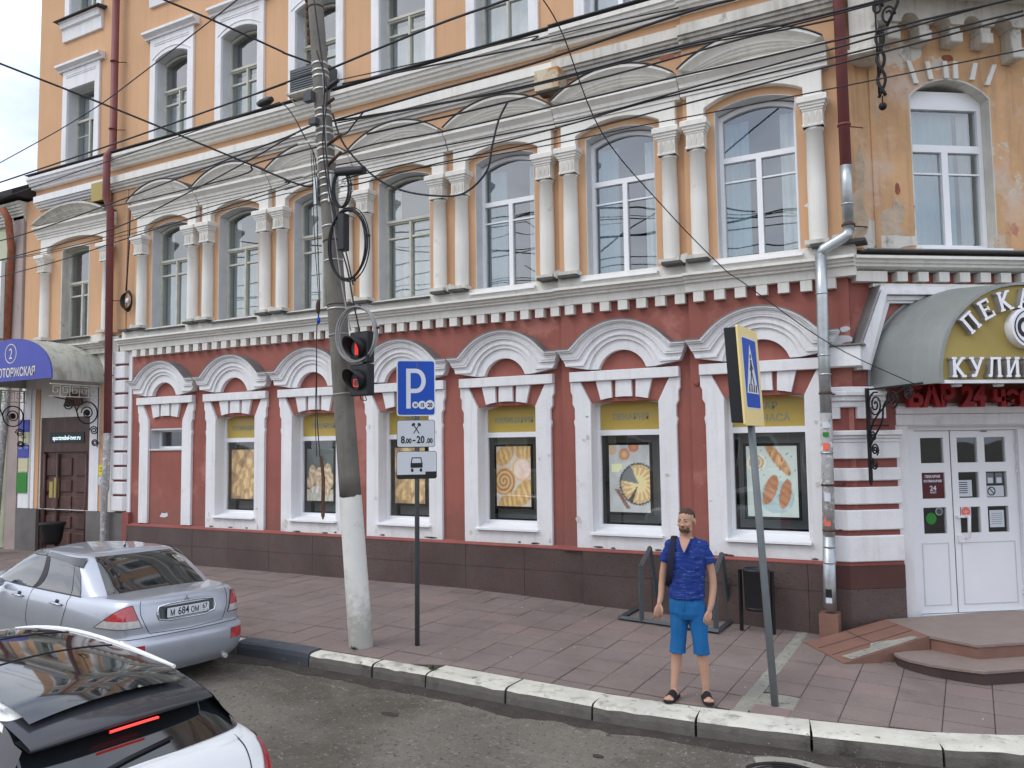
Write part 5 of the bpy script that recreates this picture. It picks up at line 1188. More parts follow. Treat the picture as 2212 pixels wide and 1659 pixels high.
# blue canopy
hc, hhw, hz, hr, ho = -19.97, 1.62, 4.20, 1.0, 1.30
c2 = thing('entrance_canopy', 'white barrel canopy with blue front lettered НОВОТОРЖСКАЯ and a circled 2', 'canopy', FW(hc, 0, 4.1))
def ha(hw, r_, n=22): return [(hc - hw * cos(pi * k / n), hz + r_ * sin(pi * k / n) ** .85) for k in range(n + 1)]
mb = MB(FW); mb.smooth = True; mb.grid([[(s, o, z) for s, z in ha(hhw, hr)] for o in (.02, .45, .9, ho)]); mb.smooth = False
mb.grid([[(s, o, z) for s, z in ha(hhw - .02, hr - .02)] for o in (.02, ho)]); mb.build('vault_sheet', 'hoodwhite', c2, fix=False)
mb = MB(FW)
for o in (0.0, .62): mb.strip(ha(hhw + .012, hr + .012), ha(hhw - .01, hr - .01), o, o + .035)
mb.box(hc - hhw - .02, hc - hhw + .03, 0, ho, hz - .04, hz + .01); mb.box(hc + hhw - .03, hc + hhw + .02, 0, ho, hz - .04, hz + .01)
mb.strip(ha(hhw * .62, 0.9)[0:1] * 2, ha(hhw * .62, .9)[0:1] * 2, 0, .01) if False else None
mb.build('frame_rib', 'hoodwhite', c2)
mb = MB(FW); mb.prism(ha(hhw + .01, hr + .01), ho, ho + .03); mb.build('front_panel', 'blue', c2)
text_on('НОВОТОРЖСКАЯ', FW, hc, ho + .03, hz + .10, .29, .003, 'signcream', c2, sx=.80, offset=.004)
text_on('2', FW, hc, ho + .03, hz + .53, .36, .003, 'signcream', c2, sx=.8)
mb = MB(FW); mb.strip([(hc + .235 * cos(a * pi / 16), hz + .655 + .235 * sin(a * pi / 16)) for a in range(33)], [(hc + .215 * cos(a * pi / 16), hz + .655 + .215 * sin(a * pi / 16)) for a in range(33)], ho + .03, ho + .036); mb.build('number_ring', 'signcream', c2)
for s0 in (hc - hhw + .1, hc + hhw - .1):
    mb = MB(FW); 
    mb.box(s0 - .012, s0 + .012, .05, ho, 4.06, 4.09); mb.box(s0 - .012, s0 + .012, .05, ho, 3.78, 3.80)
    for k in range(5):
        o = .10 + k * .235
        for q in ((o, o + .012, 3.80, 4.06), (o, o + .18, 4.02, 4.035), (o + .17, o + .182, 3.88, 4.03), (o + .06, o + .18, 3.875, 3.888), (o + .06, o + .072, 3.88, 3.97), (o + .06, o + .13, 3.96, 3.972)): mb.box(s0 - .008, s0 + .008, q[0], q[1], q[2], q[3])
    mb.build('greek_key_rail', 'stone', c2)
    mb = MB(FW); scroll(mb, FW, s0, .36, 3.42, .27, .25, 0, 2 * pi, .016); scroll(mb, FW, s0, .36, 3.42, .16, .02, 0, 4 * pi, .014); scroll(mb, FW, s0, .85, 3.6, .13, .02, 1, 1 + 4 * pi, .014); scroll(mb, FW, s0, .18, 3.0, .11, .02, 0, 4 * pi, .014); scroll(mb, FW, s0, .15, 2.72, .09, .02, 3, 3 + 4 * pi, .014); mb.tube([FW(s0, .08, 4.06), FW(s0, .085, 2.60)], .011, 5)
    mb.tube([FW(s0, .63, 3.45), FW(s0, .72, 3.7), FW(s0, 1.0, 3.74), FW(s0, 1.2, 3.78)], .014, 6); mb.build('scroll_bracket', 'iron', c2)
    mb = MB(FW); mb.ball((s0, .36, 3.42), .05, .07, .07, 7, 5); mb.build('iron_rosette', 'iron', c2)
mb = MB(FW); mb.prism([(hc + .35, 3.72), (hc + .30, 3.62), (hc + .9, 3.62), (hc + 1.05, 3.66), (hc + 1.02, 3.8), (hc + .85, 3.95), (hc + .6, 3.98), (hc + .42, 3.88)], .15, .19); mb.build('rusted_crest', 'rustiron', c2)
# urns by the brown door
def urn(x, y, label):
    t = thing('planter', label, 'planter', (x, y, gz(x, y))); z = gz(x, y)
    mb = MB(); mb.lathe((x, y, z + .30), [(.16, 0), (.20, .10), (.24, .38), (.27, .44), (.27, .48), (.22, .48)], 14); mb.build('bowl', 'iron', t)
    for k in range(3):
        a = k * 2.1; mb = MB(); mb.tube([(x + .13 * cos(a), y + .13 * sin(a), z + .32), (x + .17 * cos(a), y + .17 * sin(a), z)], .02, 6); mb.build('leg', 'iron', t)
urn(-18.05, -.55, 'black iron planter right of the brown door, behind the silver car'); urn(-20.3, -1.2, 'black iron planter at the left edge of the photo left of the brown door')

# boxes and bits on the walls
def small(mb, nm, mt, label, cat, **kw): return tag(mb.build(nm, mt, **kw), label, cat)
mb = MB(FW); mb.box(-6.30, -5.84, .06, .42, 8.57, 8.94); small(mb, 'cable_box', 'rustbox', 'rust stained cream metal box under the string course', 'junction box', bevel=.01)
mb = MB(FW); mb.box(-18.60, -18.15, .05, .30, 8.58, 9.05); small(mb, 'cable_box', 'gold', 'dull ochre metal box behind the left red downpipe', 'junction box', bevel=.01)
ac = thing('air_conditioner', 'grey air conditioner box in the window behind the top of the concrete pole', 'air conditioner', FW(-11.5, .3, 9.75))
mb = MB(FW); mb.box(-11.88, -11.0, .05, .50, 9.74, 10.24); mb.build('casing', 'postdark', ac, bevel=.01)
mb = MB(FW)
for k in range(9): mb.box(-11.84, -11.05, .50, .515, 9.78 + k * .048, 9.795 + k * .048)
mb.build('grille', 'postgrey', ac); mb = MB(FW); mb.box(-11.92, -10.95, .0, .55, 9.70, 9.735); mb.tube([(-11.9, .0, 9.45), (-11.9, .58, 9.74)], .015, 5); mb.tube([(-11.1, .0, 9.45), (-11.1, .58, 9.74)], .015, 5); mb.build('wall_bracket', 'stone', ac)
wc = thing('hanging_cable_coil', 'small coil of grey cable hanging on the orange wall beside the left downpipe', 'cable coil', FW(-17.35, .12, 6.0))
mb = MB(FW); mb.tube([(-17.35, .12, 8.6), (-17.36, .12, 7.5), (-17.42, .12, 6.6), (-17.44, .12, 6.3)], .018, 6)
for k in range(4): mb.tube([(-17.36 + (.14 + .02 * k) * cos(a * pi / 9 + k), .12 + .02 * k, 6.05 + (.25 - .02 * k) * sin(a * pi / 9 + k)) for a in range(19)], .014, 5)
mb.build('coil', 'cable', wc); mb = MB(FW); mb.ball((-17.33, .15, 6.05), .05, .05, .07, 8, 6); mb.build('white_insulator', 'pvc', wc)
mb = MB(FW); mb.ball((-17.04, .08, 6.62), .055, .06, .07, 8, 6); small(mb, 'insulator', 'pvc', 'small white insulator beside the leftmost white column', 'insulator')
for k, (x, z, r_) in enumerate(((-4.03, 3.45, .035),)):
    mb = MB(FW); mb.ball((x + .33, .12, 3.45), .05, .02, .05, 10, 6); small(mb, 'wall_anchor', 'red2', 'round red anchor plate between the last two arched windows', 'anchor plate')

# lost plaster, old patches and chips on both faces of the corner
def blob(fr, s, z, rs, rz_, seed, mt, o, nm='plaster_loss', n=26):
    mb = MB(fr); P_ = []
    for k in range(n):
        a = 2 * pi * k / n; q = 1 + .42 * mnoise.noise((cos(a) * 1.3, sin(a) * 1.3, seed)) + .22 * mnoise.noise((cos(a) * 4, sin(a) * 4, seed + 5)); P_.append((s + rs * q * cos(a), z + rz_ * q * sin(a)))
    mb.prism(P_, o - .01, o + .004); return part(mb, nm, mt)
for k, (s, z, rs, rz_, mt) in enumerate(((.62, 5.55, .30, .28, 'bare'), (.78, 5.85, .10, .20, 'bare'), (.30, 5.50, .20, .22, 'stone'), (.80, 6.20, .04, .08, 'rad'), (.70, 5.42, .40, .10, 'stone'), (.50, 7.5, .05, .40, 'bare'), (1.70, 8.22, .10, .05, 'rad'), (1.10, 8.30, .18, .14, 'stone'), (2.4, 5.45, .10, .12, 'bare'), (.25, 8.15, .08, .10, 'rad'))): blob(FC, s, z, rs, rz_, k * 1.7, mt, .03 + .001 * (k % 5))
for k, (s, z, rs, rz_, mt, o) in enumerate(((-1.28, 5.75, .12, .36, 'bare', .11), (-1.22, 6.4, .05, .36, 'bare', .111), (-1.93, 6.0, .06, .07, 'cream', .11), (-1.60, 3.98, .16, .07, 'reveal', .11), (-1.52, 4.12, .07, .04, 'reveal', .112), (-3.95, 8.62, .10, .05, 'rad', .39), (-5.76, 1.28, .05, .06, 'stone', .111), (-12.35, .98, .05, .10, 'stone', .06))): blob(FW, s, z, rs, rz_, k * 2.3 + 40, mt, o)

# chipped paint on the white surrounds
cr_ = random.Random(77)
for i, c in enumerate(CX[1:], 1):
    for k in range(4):
        s = c + cr_.choice([-1, 1]) * cr_.uniform(.64, .84); z = cr_.choice([cr_.uniform(.86, 1.0), cr_.uniform(1.1, 3.0)])
        blob(FW, s, z, cr_.uniform(.012, .04), cr_.uniform(.012, .05), cr_.uniform(0, 90), cr_.choice(['stone', 'reveal', 'stone']), OFF[i] + .0605, 'paint_chip', 12)
    for k in range(3):
        blob(FW, c + cr_.uniform(-.8, .8), cr_.uniform(.835, .86), cr_.uniform(.03, .10), .014, cr_.uniform(0, 90), 'granite', OFF[i] + .0605, 'paint_chip', 14)
# ================================================================== NEIGHBOUR AND THE FAR SIDE OF THE STREET
nb = thing('neighbour_house', 'pale old house with dark roof and rust coloured pipe at the left edge', 'house', (-24, 0, 0))
XN = -20.30
mb = MB(); mb.prism([(-34, -.4), (XN - .002, -.4), (XN - .002, 8.5), (-34, 8.5)], -8, .05, [] ) if False else mb.box(-34, XN - .01, .05, 9, -.4, 8.5); part(mb, 'wall', 'yellowwall', nb)
mb = MB(); mb.box(XN - .46, XN - .02, -.06, .06, -.4, 8.3); part(mb, 'pilaster', 'pinkwall', nb)
for k in range(7):
    mb = MB(); mb.box(XN - 1.6 - (k % 2) * .1, XN - .0, -.03 - .03 * k, .06, 8.05 + k * .07, 8.12 + k * .07); part(mb, 'cornice_band', 'stone', nb)
mb = MB(); n0 = mb._a([(-34, -.45, 8.75), (XN + .12, -.45, 8.75), (XN + .12, 4, 11.2), (-34, 4, 11.2), (-34, -.45, 8.62), (XN + .12, -.45, 8.62), (XN + .12, 4, 8.6), (-34, 4, 8.6)])
for q in ((0, 1, 2, 3), (4, 7, 6, 5), (0, 4, 5, 1), (1, 5, 6, 2), (3, 2, 6, 7), (0, 3, 7, 4)): mb._f([n0 + i for i in q])
part(mb, 'roof', 'roofdark', nb)
mb = MB(); mb.box(XN - .02, XN + .28, .6, 1.2, 8.6, 10.1); part(mb, 'chimney', 'rustiron', nb)
for x in (-22.3, -24.6, -27):
    for z0, z1 in ((5.2, 7.2), (1.2, 3.2)):
        mb = MB(); mb.prism(rect(x, x + 1.1, z0, z1), -.02, .08, [rect(x + .07, x + .5, z0 + .07, z1 - .07), rect(x + .6, x + 1.03, z0 + .07, z1 - .07)]); mb.v = [Vector((v.x, -v.y + .0, v.z)) for v in mb.v]
        f = part(mb, 'window', 'pvc', nb); m2 = MB(); m2.box(x + .05, x + 1.05, .0, .03, z0 + .05, z1 - .05); m2.build('window_pane', 'carglass', f)
mb = MB(); mb.tube([(XN - .42, -.35, 8.35), (XN - .30, -.28, 8.1), (XN - .38, -.14, 7.4), (XN - .5, -.12, 4.2)], .085, 10); part(mb, 'rusty_gutter_pipe', 'rad', nb)
mb = MB(); mb.tube([(-20.75, -.1, 4.0), (-20.95, -.13, 1.5), (-21.05, -.13, .2)], .09, 10); part(mb, 'grey_gutter_pipe', 'pastedzinc', nb)
mb = MB(); mb.box(XN - .95, XN - .65, -.04, .05, 3.0, 3.9); part(mb, 'green_letter_board', 'leaf', nb)
# plain houses across the street: they only show as reflections
def far_house(x0, x1, y, h, mt, label, roofm='roofdark', n=6):
    t = thing('far_side_house', label, 'house', ((x0 + x1) / 2, y - 4, -.5))
    mb = MB(); mb.box(x0, x1, y - 8, y, -.7, h); mb.build('wall', mt, t)
    mb = MB(); a = mb._a([(x0 - .4, y + .5, h), (x1 + .4, y + .5, h), (x1 + .4, y - 8.5, h), (x0 - .4, y - 8.5, h), (x0 + 2, y - 4, h + 2.6), (x1 - 2, y - 4, h + 2.6)])
    for q in ((0, 1, 5, 4), (1, 2, 5), (2, 3, 4, 5), (3, 0, 4), (0, 3, 2, 1)): mb._f([a + i for i in q])
    mb.build('roof', roofm, t)
    for k in range(n):
        for z in ([1.0, 4.2] if h > 5 else [1.0]):
            x = x0 + (k + .5) * (x1 - x0) / n; mb = MB(); mb.box(x - .6, x + .6, y - .02, y + .06, z, z + 1.7); f = mb.build('window', 'pvc', t); m2 = MB(); m2.box(x - .5, x + .5, y + .05, y + .07, z + .1, z + 1.6); m2.build('window_pane', 'carglass', f)
far_house(-34, -19, -27, 6.5, 'yellowwall', 'plain two storey yellow house across the street, behind the camera on the left')
far_house(-16, -3, -28, 4.2, 'pinkwall', 'low pinkish house across the street, straight behind the camera')
far_house(0, 15, -27, 6.2, 'orange', 'two storey orange house across the street, behind the camera on the right')

# ================================================================== POSTERS IN THE SHOP WINDOWS
def fbm(x, y, s=0): return mnoise.fractal(Vector((x, y, s)), 1.0, 2.0, 3)
def blend(a, b, t): t = max(0, min(1, t)); return tuple(p * (1 - t) + q * t for p, q in zip(a, b))
def loaf(u, v, cx, cy, rx, ry, rot, hue, base, seed, ribs=6):
    c, s = cos(rot), sin(rot); x = ((u - cx) * c + (v - cy) * s) / rx; y = (-(u - cx) * s + (v - cy) * c) / ry; d = x * x + y * y
    if d > 1 + .12 * fbm(u * 6, v * 6, seed): return base
    t = .5 + .5 * sin(x * ribs * 1.7 + fbm(u * 9, v * 9, seed) * 2); crust = blend((.30, .10, .02), hue, .35 + .65 * t * (1 - d * .55))
    return blend(crust, base, max(0, (d - .9) * 6))
def pic_buns(u, v):
    b = (.62, .52, .42)
    for i, (cx, cy, r, rot) in enumerate(((.25, .86, .30, .4), (.8, .92, .27, 0), (.75, .62, .34, 0), (.22, .42, .34, 0), (.78, .22, .34, .5), (.35, .06, .3, .2))):
        if i == 2: 
            d = sqrt((u - cx) ** 2 + ((v - cy) * 1.5) ** 2)
            if d < .30: b = blend((.80, .70, .62), (.75, .40, .30), .5 + .5 * fbm(u * 6, v * 8, 2)) if d < .25 else (.70, .42, .18)
        elif i == 3:
            d = sqrt((u - cx) ** 2 + ((v - cy) * 1.4) ** 2); 
            if d < .33: b = blend((.33, .12, .02), (.80, .45, .14), .5 + .5 * sin(d * 60 + atan2(v - cy, u - cx)))
        else: b = loaf(u, v, cx, cy, r, r * .55, rot, (.85, .52, .13), b, i, 8)
    return b
def pic_bread(u, v):
    b = blend((.55, .33, .14), (.30, .15, .06), .5 + fbm(u * 5, v * 5, 5))
    for i, (cx, cy, rx, ry, rot) in enumerate(((.3, .88, .5, .12, .5), (.7, .70, .45, .13, .9), (.2, .62, .35, .12, -.3), (.6, .48, .4, .11, .3), (.5, .30, .5, .12, .15), (.25, .16, .3, .1, -.2), (.78, .12, .3, .11, .5))): b = loaf(u, v, cx, cy, rx, ry, rot, (.92, .62, .24), b, i + 3, 5)
    return b
def pic_dark(u, v):
    b = blend((.035, .045, .045), (.16, .19, .19), v * .7 + .3 * fbm(u * 3, v * 3, 9))
    if v < .22: b = blend((.42, .36, .28), (.62, .58, .50), .5 + fbm(u * 8, v * 8, 3))
    for i, (cx, cy, rx, ry, rot) in enumerate(((.2, .55, .14, .14, 1.3), (.48, .5, .15, .17, 1.6), (.78, .56, .16, .15, 1.4), (.15, .38, .2, .12, .4), (.55, .33, .24, .12, 0), (.85, .38, .18, .14, 1), (.35, .22, .25, .08, .1), (.75, .18, .2, .07, 0))): b = loaf(u, v, cx, cy, rx, ry, rot, (.80, .62, .40) if i != 6 else (.8, .78, .74), b, i + 11, 5)
    return b
def pic_pie(u, v):
    b = blend((.56, .56, .57), (.47, .46, .45), .5 + fbm(u * 4, v * 4, 1))
    def circ(cx, cy, r, col, col2=None):
        nonlocal b
        d = sqrt((u - cx) ** 2 + ((v - cy) * 1.5) ** 2)
        if d < r: b = blend(col2 or col, col, d / r)
    circ(.38, .86, .13, (.62, .10, .05), (.70, .60, .22)); circ(.62, .98, .13, (.62, .12, .06), (.7, .3, .12)); circ(.08, .93, .12, (.62, .42, .25))
    if .06 < u < .34 and .60 < v < .72 and (u - .06) * .5 + .58 < v + .06: b = (.80, .78, .42)
    cx, cy = .72, .42; dx, dy = u - cx, (v - cy) * 1.5; d = sqrt(dx * dx + dy * dy); a = atan2(dy, dx)
    if d < .47 + .012 * sin(a * 40): b = (.05, .06, .055)
    if d < .43:
        if 2.0 < a < 2.95: b = (.16, .18, .18)
        elif -2.2 < a < -1.95: b = (.06, .06, .05)
        else:
            b = blend((.62, .33, .09), (.85, .64, .28), .5 + .5 * sin(a * 16 + d * 12) * (1 if d < .36 else .2))
            if d > .37: b = blend((.55, .30, .10), (.75, .50, .22), .5 + .5 * sin(a * 30))
            if d < .2: b = blend(b, (.86, .72, .30), .6)
    if abs((u - .30) * .9 + (v - .22) * .9) < .05 and .05 < v < .34: b = (.28, .11, .06)
    return b
def pic_croissant(u, v):
    b = blend((.50, .60, .56), (.60, .66, .60), .5 + fbm(u * 3, v * 3, 4))
    d = sqrt((u - .2) ** 2 + ((v - .77) * 1.5) ** 2)
    if d < .19: b = (.78, .72, .62)
    if d < .15: b = blend((.45, .24, .10), (.78, .62, .40), .5 + .5 * sin(d * 80))
    d = sqrt((u - .58) ** 2 + ((v - .28) * 1.45) ** 2)
    if d < .34: b = (.36, .50, .52)
    b = loaf(u, v, .62, .82, .34, .09, -.75, (.80, .38, .12), b, 1, 7); b = loaf(u, v, .46, .38, .24, .12, 1.0, (.62, .22, .06), b, 2, 8); b = loaf(u, v, .75, .32, .22, .11, 1.2, (.60, .21, .06), b, 3, 8)
    if fbm(u * 22, v * 22, 7) > .62 and v > .5: b = (.12, .06, .03)
    return b
def poster(c, of, s0, s1, z0, z1, fn, label, dark=True):
    t = thing('poster', label, 'poster', FW(c + (s0 + s1) / 2, of - .45, z0))
    mb = MB(FW); e = .045
    mb.prism(rect(c + s0 - e, c + s1 + e, z0 - e, z1 + e), of - .475, of - .453, [rect(c + s0, c + s1, z0, z1)]); mb.build('poster_frame', 'cardark', t)
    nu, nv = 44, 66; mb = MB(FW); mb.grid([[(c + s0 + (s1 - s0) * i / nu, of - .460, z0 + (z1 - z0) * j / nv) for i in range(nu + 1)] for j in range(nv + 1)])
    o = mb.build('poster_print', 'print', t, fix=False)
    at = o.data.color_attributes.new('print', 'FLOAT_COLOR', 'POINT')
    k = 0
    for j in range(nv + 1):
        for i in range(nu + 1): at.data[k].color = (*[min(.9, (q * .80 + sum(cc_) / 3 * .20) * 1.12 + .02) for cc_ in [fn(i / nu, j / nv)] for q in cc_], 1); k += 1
    for s in (s0 + .12, s1 - .12):
        mb = MB(FW); mb.tube([(c + s, of - .455, z1 + e), (c + s, of - .455, 2.95)], .003, 4); mb.build('hanging_wire', 'strap', t)
PW = (-.46, .25, 1.42, 2.48)
for i, (fn, lb) in enumerate(((pic_bread, 'tall poster of golden bread loaves in the second window from the left'), (pic_dark, 'dark poster of cream filled cones, partly behind the concrete pole'), (pic_bread, 'poster of bread rolls behind the parking sign post'), (pic_buns, 'poster of spiral buns and pastries right of the parking sign'), (pic_pie, 'poster of an apple pie with missing slice and red apples'), (pic_croissant, 'pale green poster of three croissants with coffee behind the crossing sign post'))):
    c = CX[i + 1]; s0, s1 = ((-.64, .08), (-.64, .08), (-.58, .14), (-.50, .21), (-.49, .23), (-.40, .36))[i]
    poster(c, OFF[i + 1], s0, s1, 1.42 if i < 4 else 1.38, 2.50 if i < 5 else 2.46, fn, lb)

# ================================================================== CONCRETE POLE
PB, PT_ = Vector((-6.74, -3.66, -.12)), Vector((-7.62, -3.66, 9.4))
def pax(z): t = (z - PB.z) / (PT_.z - PB.z); return PB.lerp(PT_, t)
def prd(z): return .146 - .0052 * z
pole = thing('utility_pole', 'leaning concrete pole, white painted at its foot and hung with cables', 'utility pole', tuple(PB))
def pseg(z0, z1, nm, mt, dr=0, par=pole, n=20, wob=0):
    mb = MB(); zs = [z0 + (z1 - z0) * k / max(1, int((z1 - z0) / .25)) for k in range(max(1, int((z1 - z0) / .25)) + 1)]
    mb.tube([pax(z) for z in zs], 1, n, radii=[prd(z) + dr for z in zs]); return mb.build(nm, mt, par)
pseg(1.745, 9.4, 'concrete_shaft', 'concrete'); 
mb = MB(); mb.smooth = True
rows_ = []
for z in [-.12, .2, .6, 1.0, 1.4, 1.70]:
    c = pax(z); rows_.append([(c.x + (prd(z) + .004) * cos(a * pi / 12), c.y + (prd(z) + .004) * sin(a * pi / 12), z) for a in range(24)])
c = pax(1.76); rows_.append([(c.x + (prd(1.76) + .004) * cos(a * pi / 12), c.y + (prd(1.76) + .004) * sin(a * pi / 12), 1.75 + .035 * mnoise.noise((a * .9, 0, 5)) + .012 * cos(a * .5)) for a in range(24)])
mb.grid(rows_, True); mb.build('white_painted_foot', 'whitewash', pole, fix=False)
for z, hgt, mt in ((8.3, .02, 'rustiron'), (7.48, .03, 'strap'), (7.38, .03, 'strap'), (7.30, .03, 'strap'), (7.12, .025, 'strap'), (6.83, .03, 'strap'), (6.74, .03, 'strap'), (6.57, .03, 'strap'), (6.49, .03, 'strap'), (6.35, .03, 'strap'), (6.29, .03, 'stone'), (6.16, .03, 'strap'), (6.11, .03, 'strap'), (5.96, .025, 'strap'), (5.88, .025, 'strap'), (5.78, .025, 'strap'), (5.66, .03, 'strap'), (5.57, .03, 'strap'), (5.24, .02, 'strap'), (4.78, .02, 'strap'), (4.14, .02, 'strap'), (3.80, .02, 'cablegrey'), (3.03, .02, 'cablegrey'), (5.05, .015, 'rustiron'), (4.2, .012, 'rustiron')):
    mb = MB(); mb.tube([pax(z), pax(z + hgt)], prd(z) + .006, 20); mb.build('steel_band', mt, pole)
for sx_ in (-1, 1):
    mb = MB(); c = pax(5.72); mb.box(c.x + sx_ * .125 - .03, c.x + sx_ * .125 + .03, c.y - .13, c.y + .02, 5.55, 5.92); mb.build('galvanised_bracket', 'zinc', pole, bevel=.006)
mb = MB(); c = pax(5.75)
for k in range(4): mb.tube([(c.x + .1, c.y - .1, 5.78 - k * .04), (c.x + .32 + .05 * k, c.y - .14, 5.80 - k * .05), (c.x + .42 + .04 * k, c.y - .16, 5.76 - k * .05), (c.x + .40 + .04 * k, c.y - .16, 5.72 - k * .04)], .006, 5)
mb.build('wire_hooks', 'zinc', pole)
mb = MB(); c = pax(7.0); mb.box(c.x - .16, c.x - .03, c.y - .19, c.y - .10, 6.95, 7.08); mb.build('clamp_box', 'postdark', pole)
c = pax(6.68); mb = MB(); mb.box(c.x - .10, c.x + .02, c.y - .19, c.y - .11, 6.62, 6.70); mb.build('clamp_box', 'postdark', pole)
for zz, (dx, dz) in ((6.86, (.30, .05)), (6.32, (.38, .08)), (6.05, (.35, .12)), (6.42, (-.35, .0)), (6.0, (-.3, -.05))):
    c = pax(zz); mb = MB(); mb.tube([(c.x + .08 * (1 if dx > 0 else -1), c.y - .09, zz), (c.x + dx, c.y - .13, zz + dz)], .022, 8); mb.build('tension_clamp', 'rustiron' if dx > 0 else 'stone', pole)
mb = MB(); mb.smooth = True      # rust torn edge near the top
for k in range(7): c = pax(7.9 + k * .12); mb.ball((c.x - prd(8) * .9, c.y - .06, 7.85 + k * .12), .03, .03, .07, 6, 5)
mb.build('spalled_edge', 'rustiron', pole)
# drop wires running down the pole
WH = [(-7.22, 7.24), (-7.17, 6.54), (-7.12, 5.69), (-7.08, 5.5), (-7.01, 5.08), (-6.89, 4.4), (-6.75, 3.82)]
DK = [(-7.37, 8.3), (-7.28, 7.75), (-7.19, 7.18), (-7.19, 6.88), (-7.2, 6.62), (-7.13, 6.02), (-7.08, 5.68), (-7.01, 5.41), (-6.93, 4.99), (-6.79, 4.58), (-6.7, 4.18), (-6.6, 3.8)]
def smoothpts(P, n=6):
    P = [Vector(p) for p in P]; out_ = []
    for i in range(len(P) - 1):
        p0, p1, p2, p3 = P[max(i - 1, 0)], P[i], P[i + 1], P[min(i + 2, len(P) - 1)]
        for k in range(n):
            t = k / n; out_.append(.5 * ((2 * p1) + (p2 - p0) * t + (2 * p0 - 5 * p1 + 4 * p2 - p3) * t * t + (3 * p1 - p0 - 3 * p2 + p3) * t ** 3))
    return out_ + [P[-1]]
def cable(P, r, mt, label, nm='overhead_cable', cat='cable', grp=None, n=6):
    mb = MB(); mb.tube(smoothpts(P, n), r, 6); return tag(mb.build(nm, mt, weld=False, fix=False), label, cat, grp)
cable([(x, -3.85, z) for x, z in WH], .009, 'cablegrey', 'pale grey wire strapped down the pole to the traffic light', 'drop_wire')
cable([(x, -3.86, z) for x, z in DK], .011, 'cable', 'black wire running down the pole in front to the traffic light', 'drop_wire')
cable([(-7.34, -3.84, 7.6), (-7.13, -3.87, 7.0), (-7.20, -3.87, 6.3), (-7.06, -3.87, 5.5), (-6.85, -3.85, 4.9), (-6.72, -3.84, 4.4)], .010, 'cable', 'second black wire crossing down the pole front', 'drop_wire')
HG = [(-7.30, 6.2), (-7.24, 5.68), (-7.22, 5.33), (-7.2, 4.8), (-7.17, 4.18), (-7.22, 3.86), (-7.22, 3.3), (-7.21, 2.76), (-7.16, 2.25)]
hg = thing('hanging_wire', 'thin wires hanging left of the pole ending in a dark flat blade', 'wire', (-7.2, -3.95, 3))
mb = MB(); mb.tube(smoothpts([(x, -3.95, z) for x, z in HG]), .007, 5); mb.tube(smoothpts([(x - .03 * sin(k * .9) - .02, -3.96, z) for k, (x, z) in enumerate(HG)]), .005, 5); mb.build('wires', 'cable', hg)
mb = MB(); mb.prism([(-7.165, 2.27), (-7.13, 2.25), (-7.085, 2.0), (-7.085, 1.52), (-7.11, 1.47), (-7.135, 1.52), (-7.13, 2.0)], 3.94, 3.955); mb.v = [Vector((v.x, -v.y, v.z)) for v in mb.v]; mb.build('flat_blade', 'rustiron', hg)
mb = MB(); mb.ball((-7.2, -3.95, 4.15), .03, .03, .09, 8, 6); mb.build('splice', 'rustiron', hg)
mb = MB(); mb.ball((-7.19, -3.95, 3.98), .025, .025, .05, 8, 6); mb.build('blue_tape', 'signblue', hg)
def coil(c, rx, rz_, n, r, label, mt='cable', tilt=.25):
    t = thing('cable_coil', label, 'cable coil', c); mb = MB(); rr = random.Random(int(c[2] * 100))
    for k in range(n):
        ox, oz = rr.uniform(-.02, .02), rr.uniform(-.02, .02); sx_, sz_ = rr.uniform(.90, 1.02), rr.uniform(.92, 1.02)
        mb.tube([(c[0] + ox + rx * sx_ * cos(a * pi / 18), c[1] - .015 * k * .5 + tilt * rx * cos(a * pi / 18) * .4, c[2] + oz + rz_ * sz_ * sin(a * pi / 18)) for a in range(36)], r, 5, closed=True)
    mb.build('loops', mt, t); 
    for a in (.2, 1.5, -1.3):
        m2 = MB(); p = (c[0] + rx * cos(a) * .97, c[1] + tilt * rx * cos(a) * .4, c[2] + rz_ * sin(a) * .97); m2.tube([(p[0] - .028 * cos(a), p[1], p[2] - .028 * sin(a)), (p[0] + .03 * cos(a), p[1], p[2] + .03 * sin(a))], .018, 6); m2.build('tie', 'plasticblk', t)
coil((-6.80, -3.82, 4.92), .29, .47, 6, .0085, 'largest oval coil of black cable, middle one of three on the pole')
coil((-6.64, -3.84, 3.76), .29, .36, 6, .009, 'grey green coil of thin cable behind the pedestrian light', 'cablegrey')
coil((-6.92, -3.82, 5.66), .13, .25, 4, .009, 'small black coil under the cylinder closure high on the pole')
mb = MB(); mb.tube([(-7.02, -3.83, 5.90), (-6.98, -3.83, 5.90), (-6.58, -3.84, 5.85), (-6.54, -3.84, 5.845)], .055, 14, radii=[.035, .055, .055, .05]); tag(mb.build('cable_closure', 'plasticblk'), 'short black cylinder closure sticking out right of the pole', 'cable closure')
mb = MB(); mb.tube([(-7.19, -3.83, 7.02), (-7.08, -3.85, 7.06), (-6.95, -3.86, 7.10)], .03, 10, radii=[.022, .034, .026]); tag(mb.build('cable_closure', 'plasticblk'), 'small black sleeve clamped near the top of the pole', 'cable closure')
mb = MB(); mb.tube([(-8.28, -3.95, 7.03), (-8.22, -3.95, 7.03), (-8.08, -3.95, 7.04), (-8.02, -3.95, 7.05)], .05, 8, radii=[.035, .055, .055, .035]); tag(mb.build('cable_closure', 'plasticblk'), 'black lump closure on the cable left of the pole', 'cable closure')
mb = MB(); mb.box(-6.95, -6.84, -3.88, -3.76, 4.86, 5.34); tag(mb.build('splice_box', 'plasticblk', bevel=.012), 'upright black box on the pole beside the large coil', 'splice box')
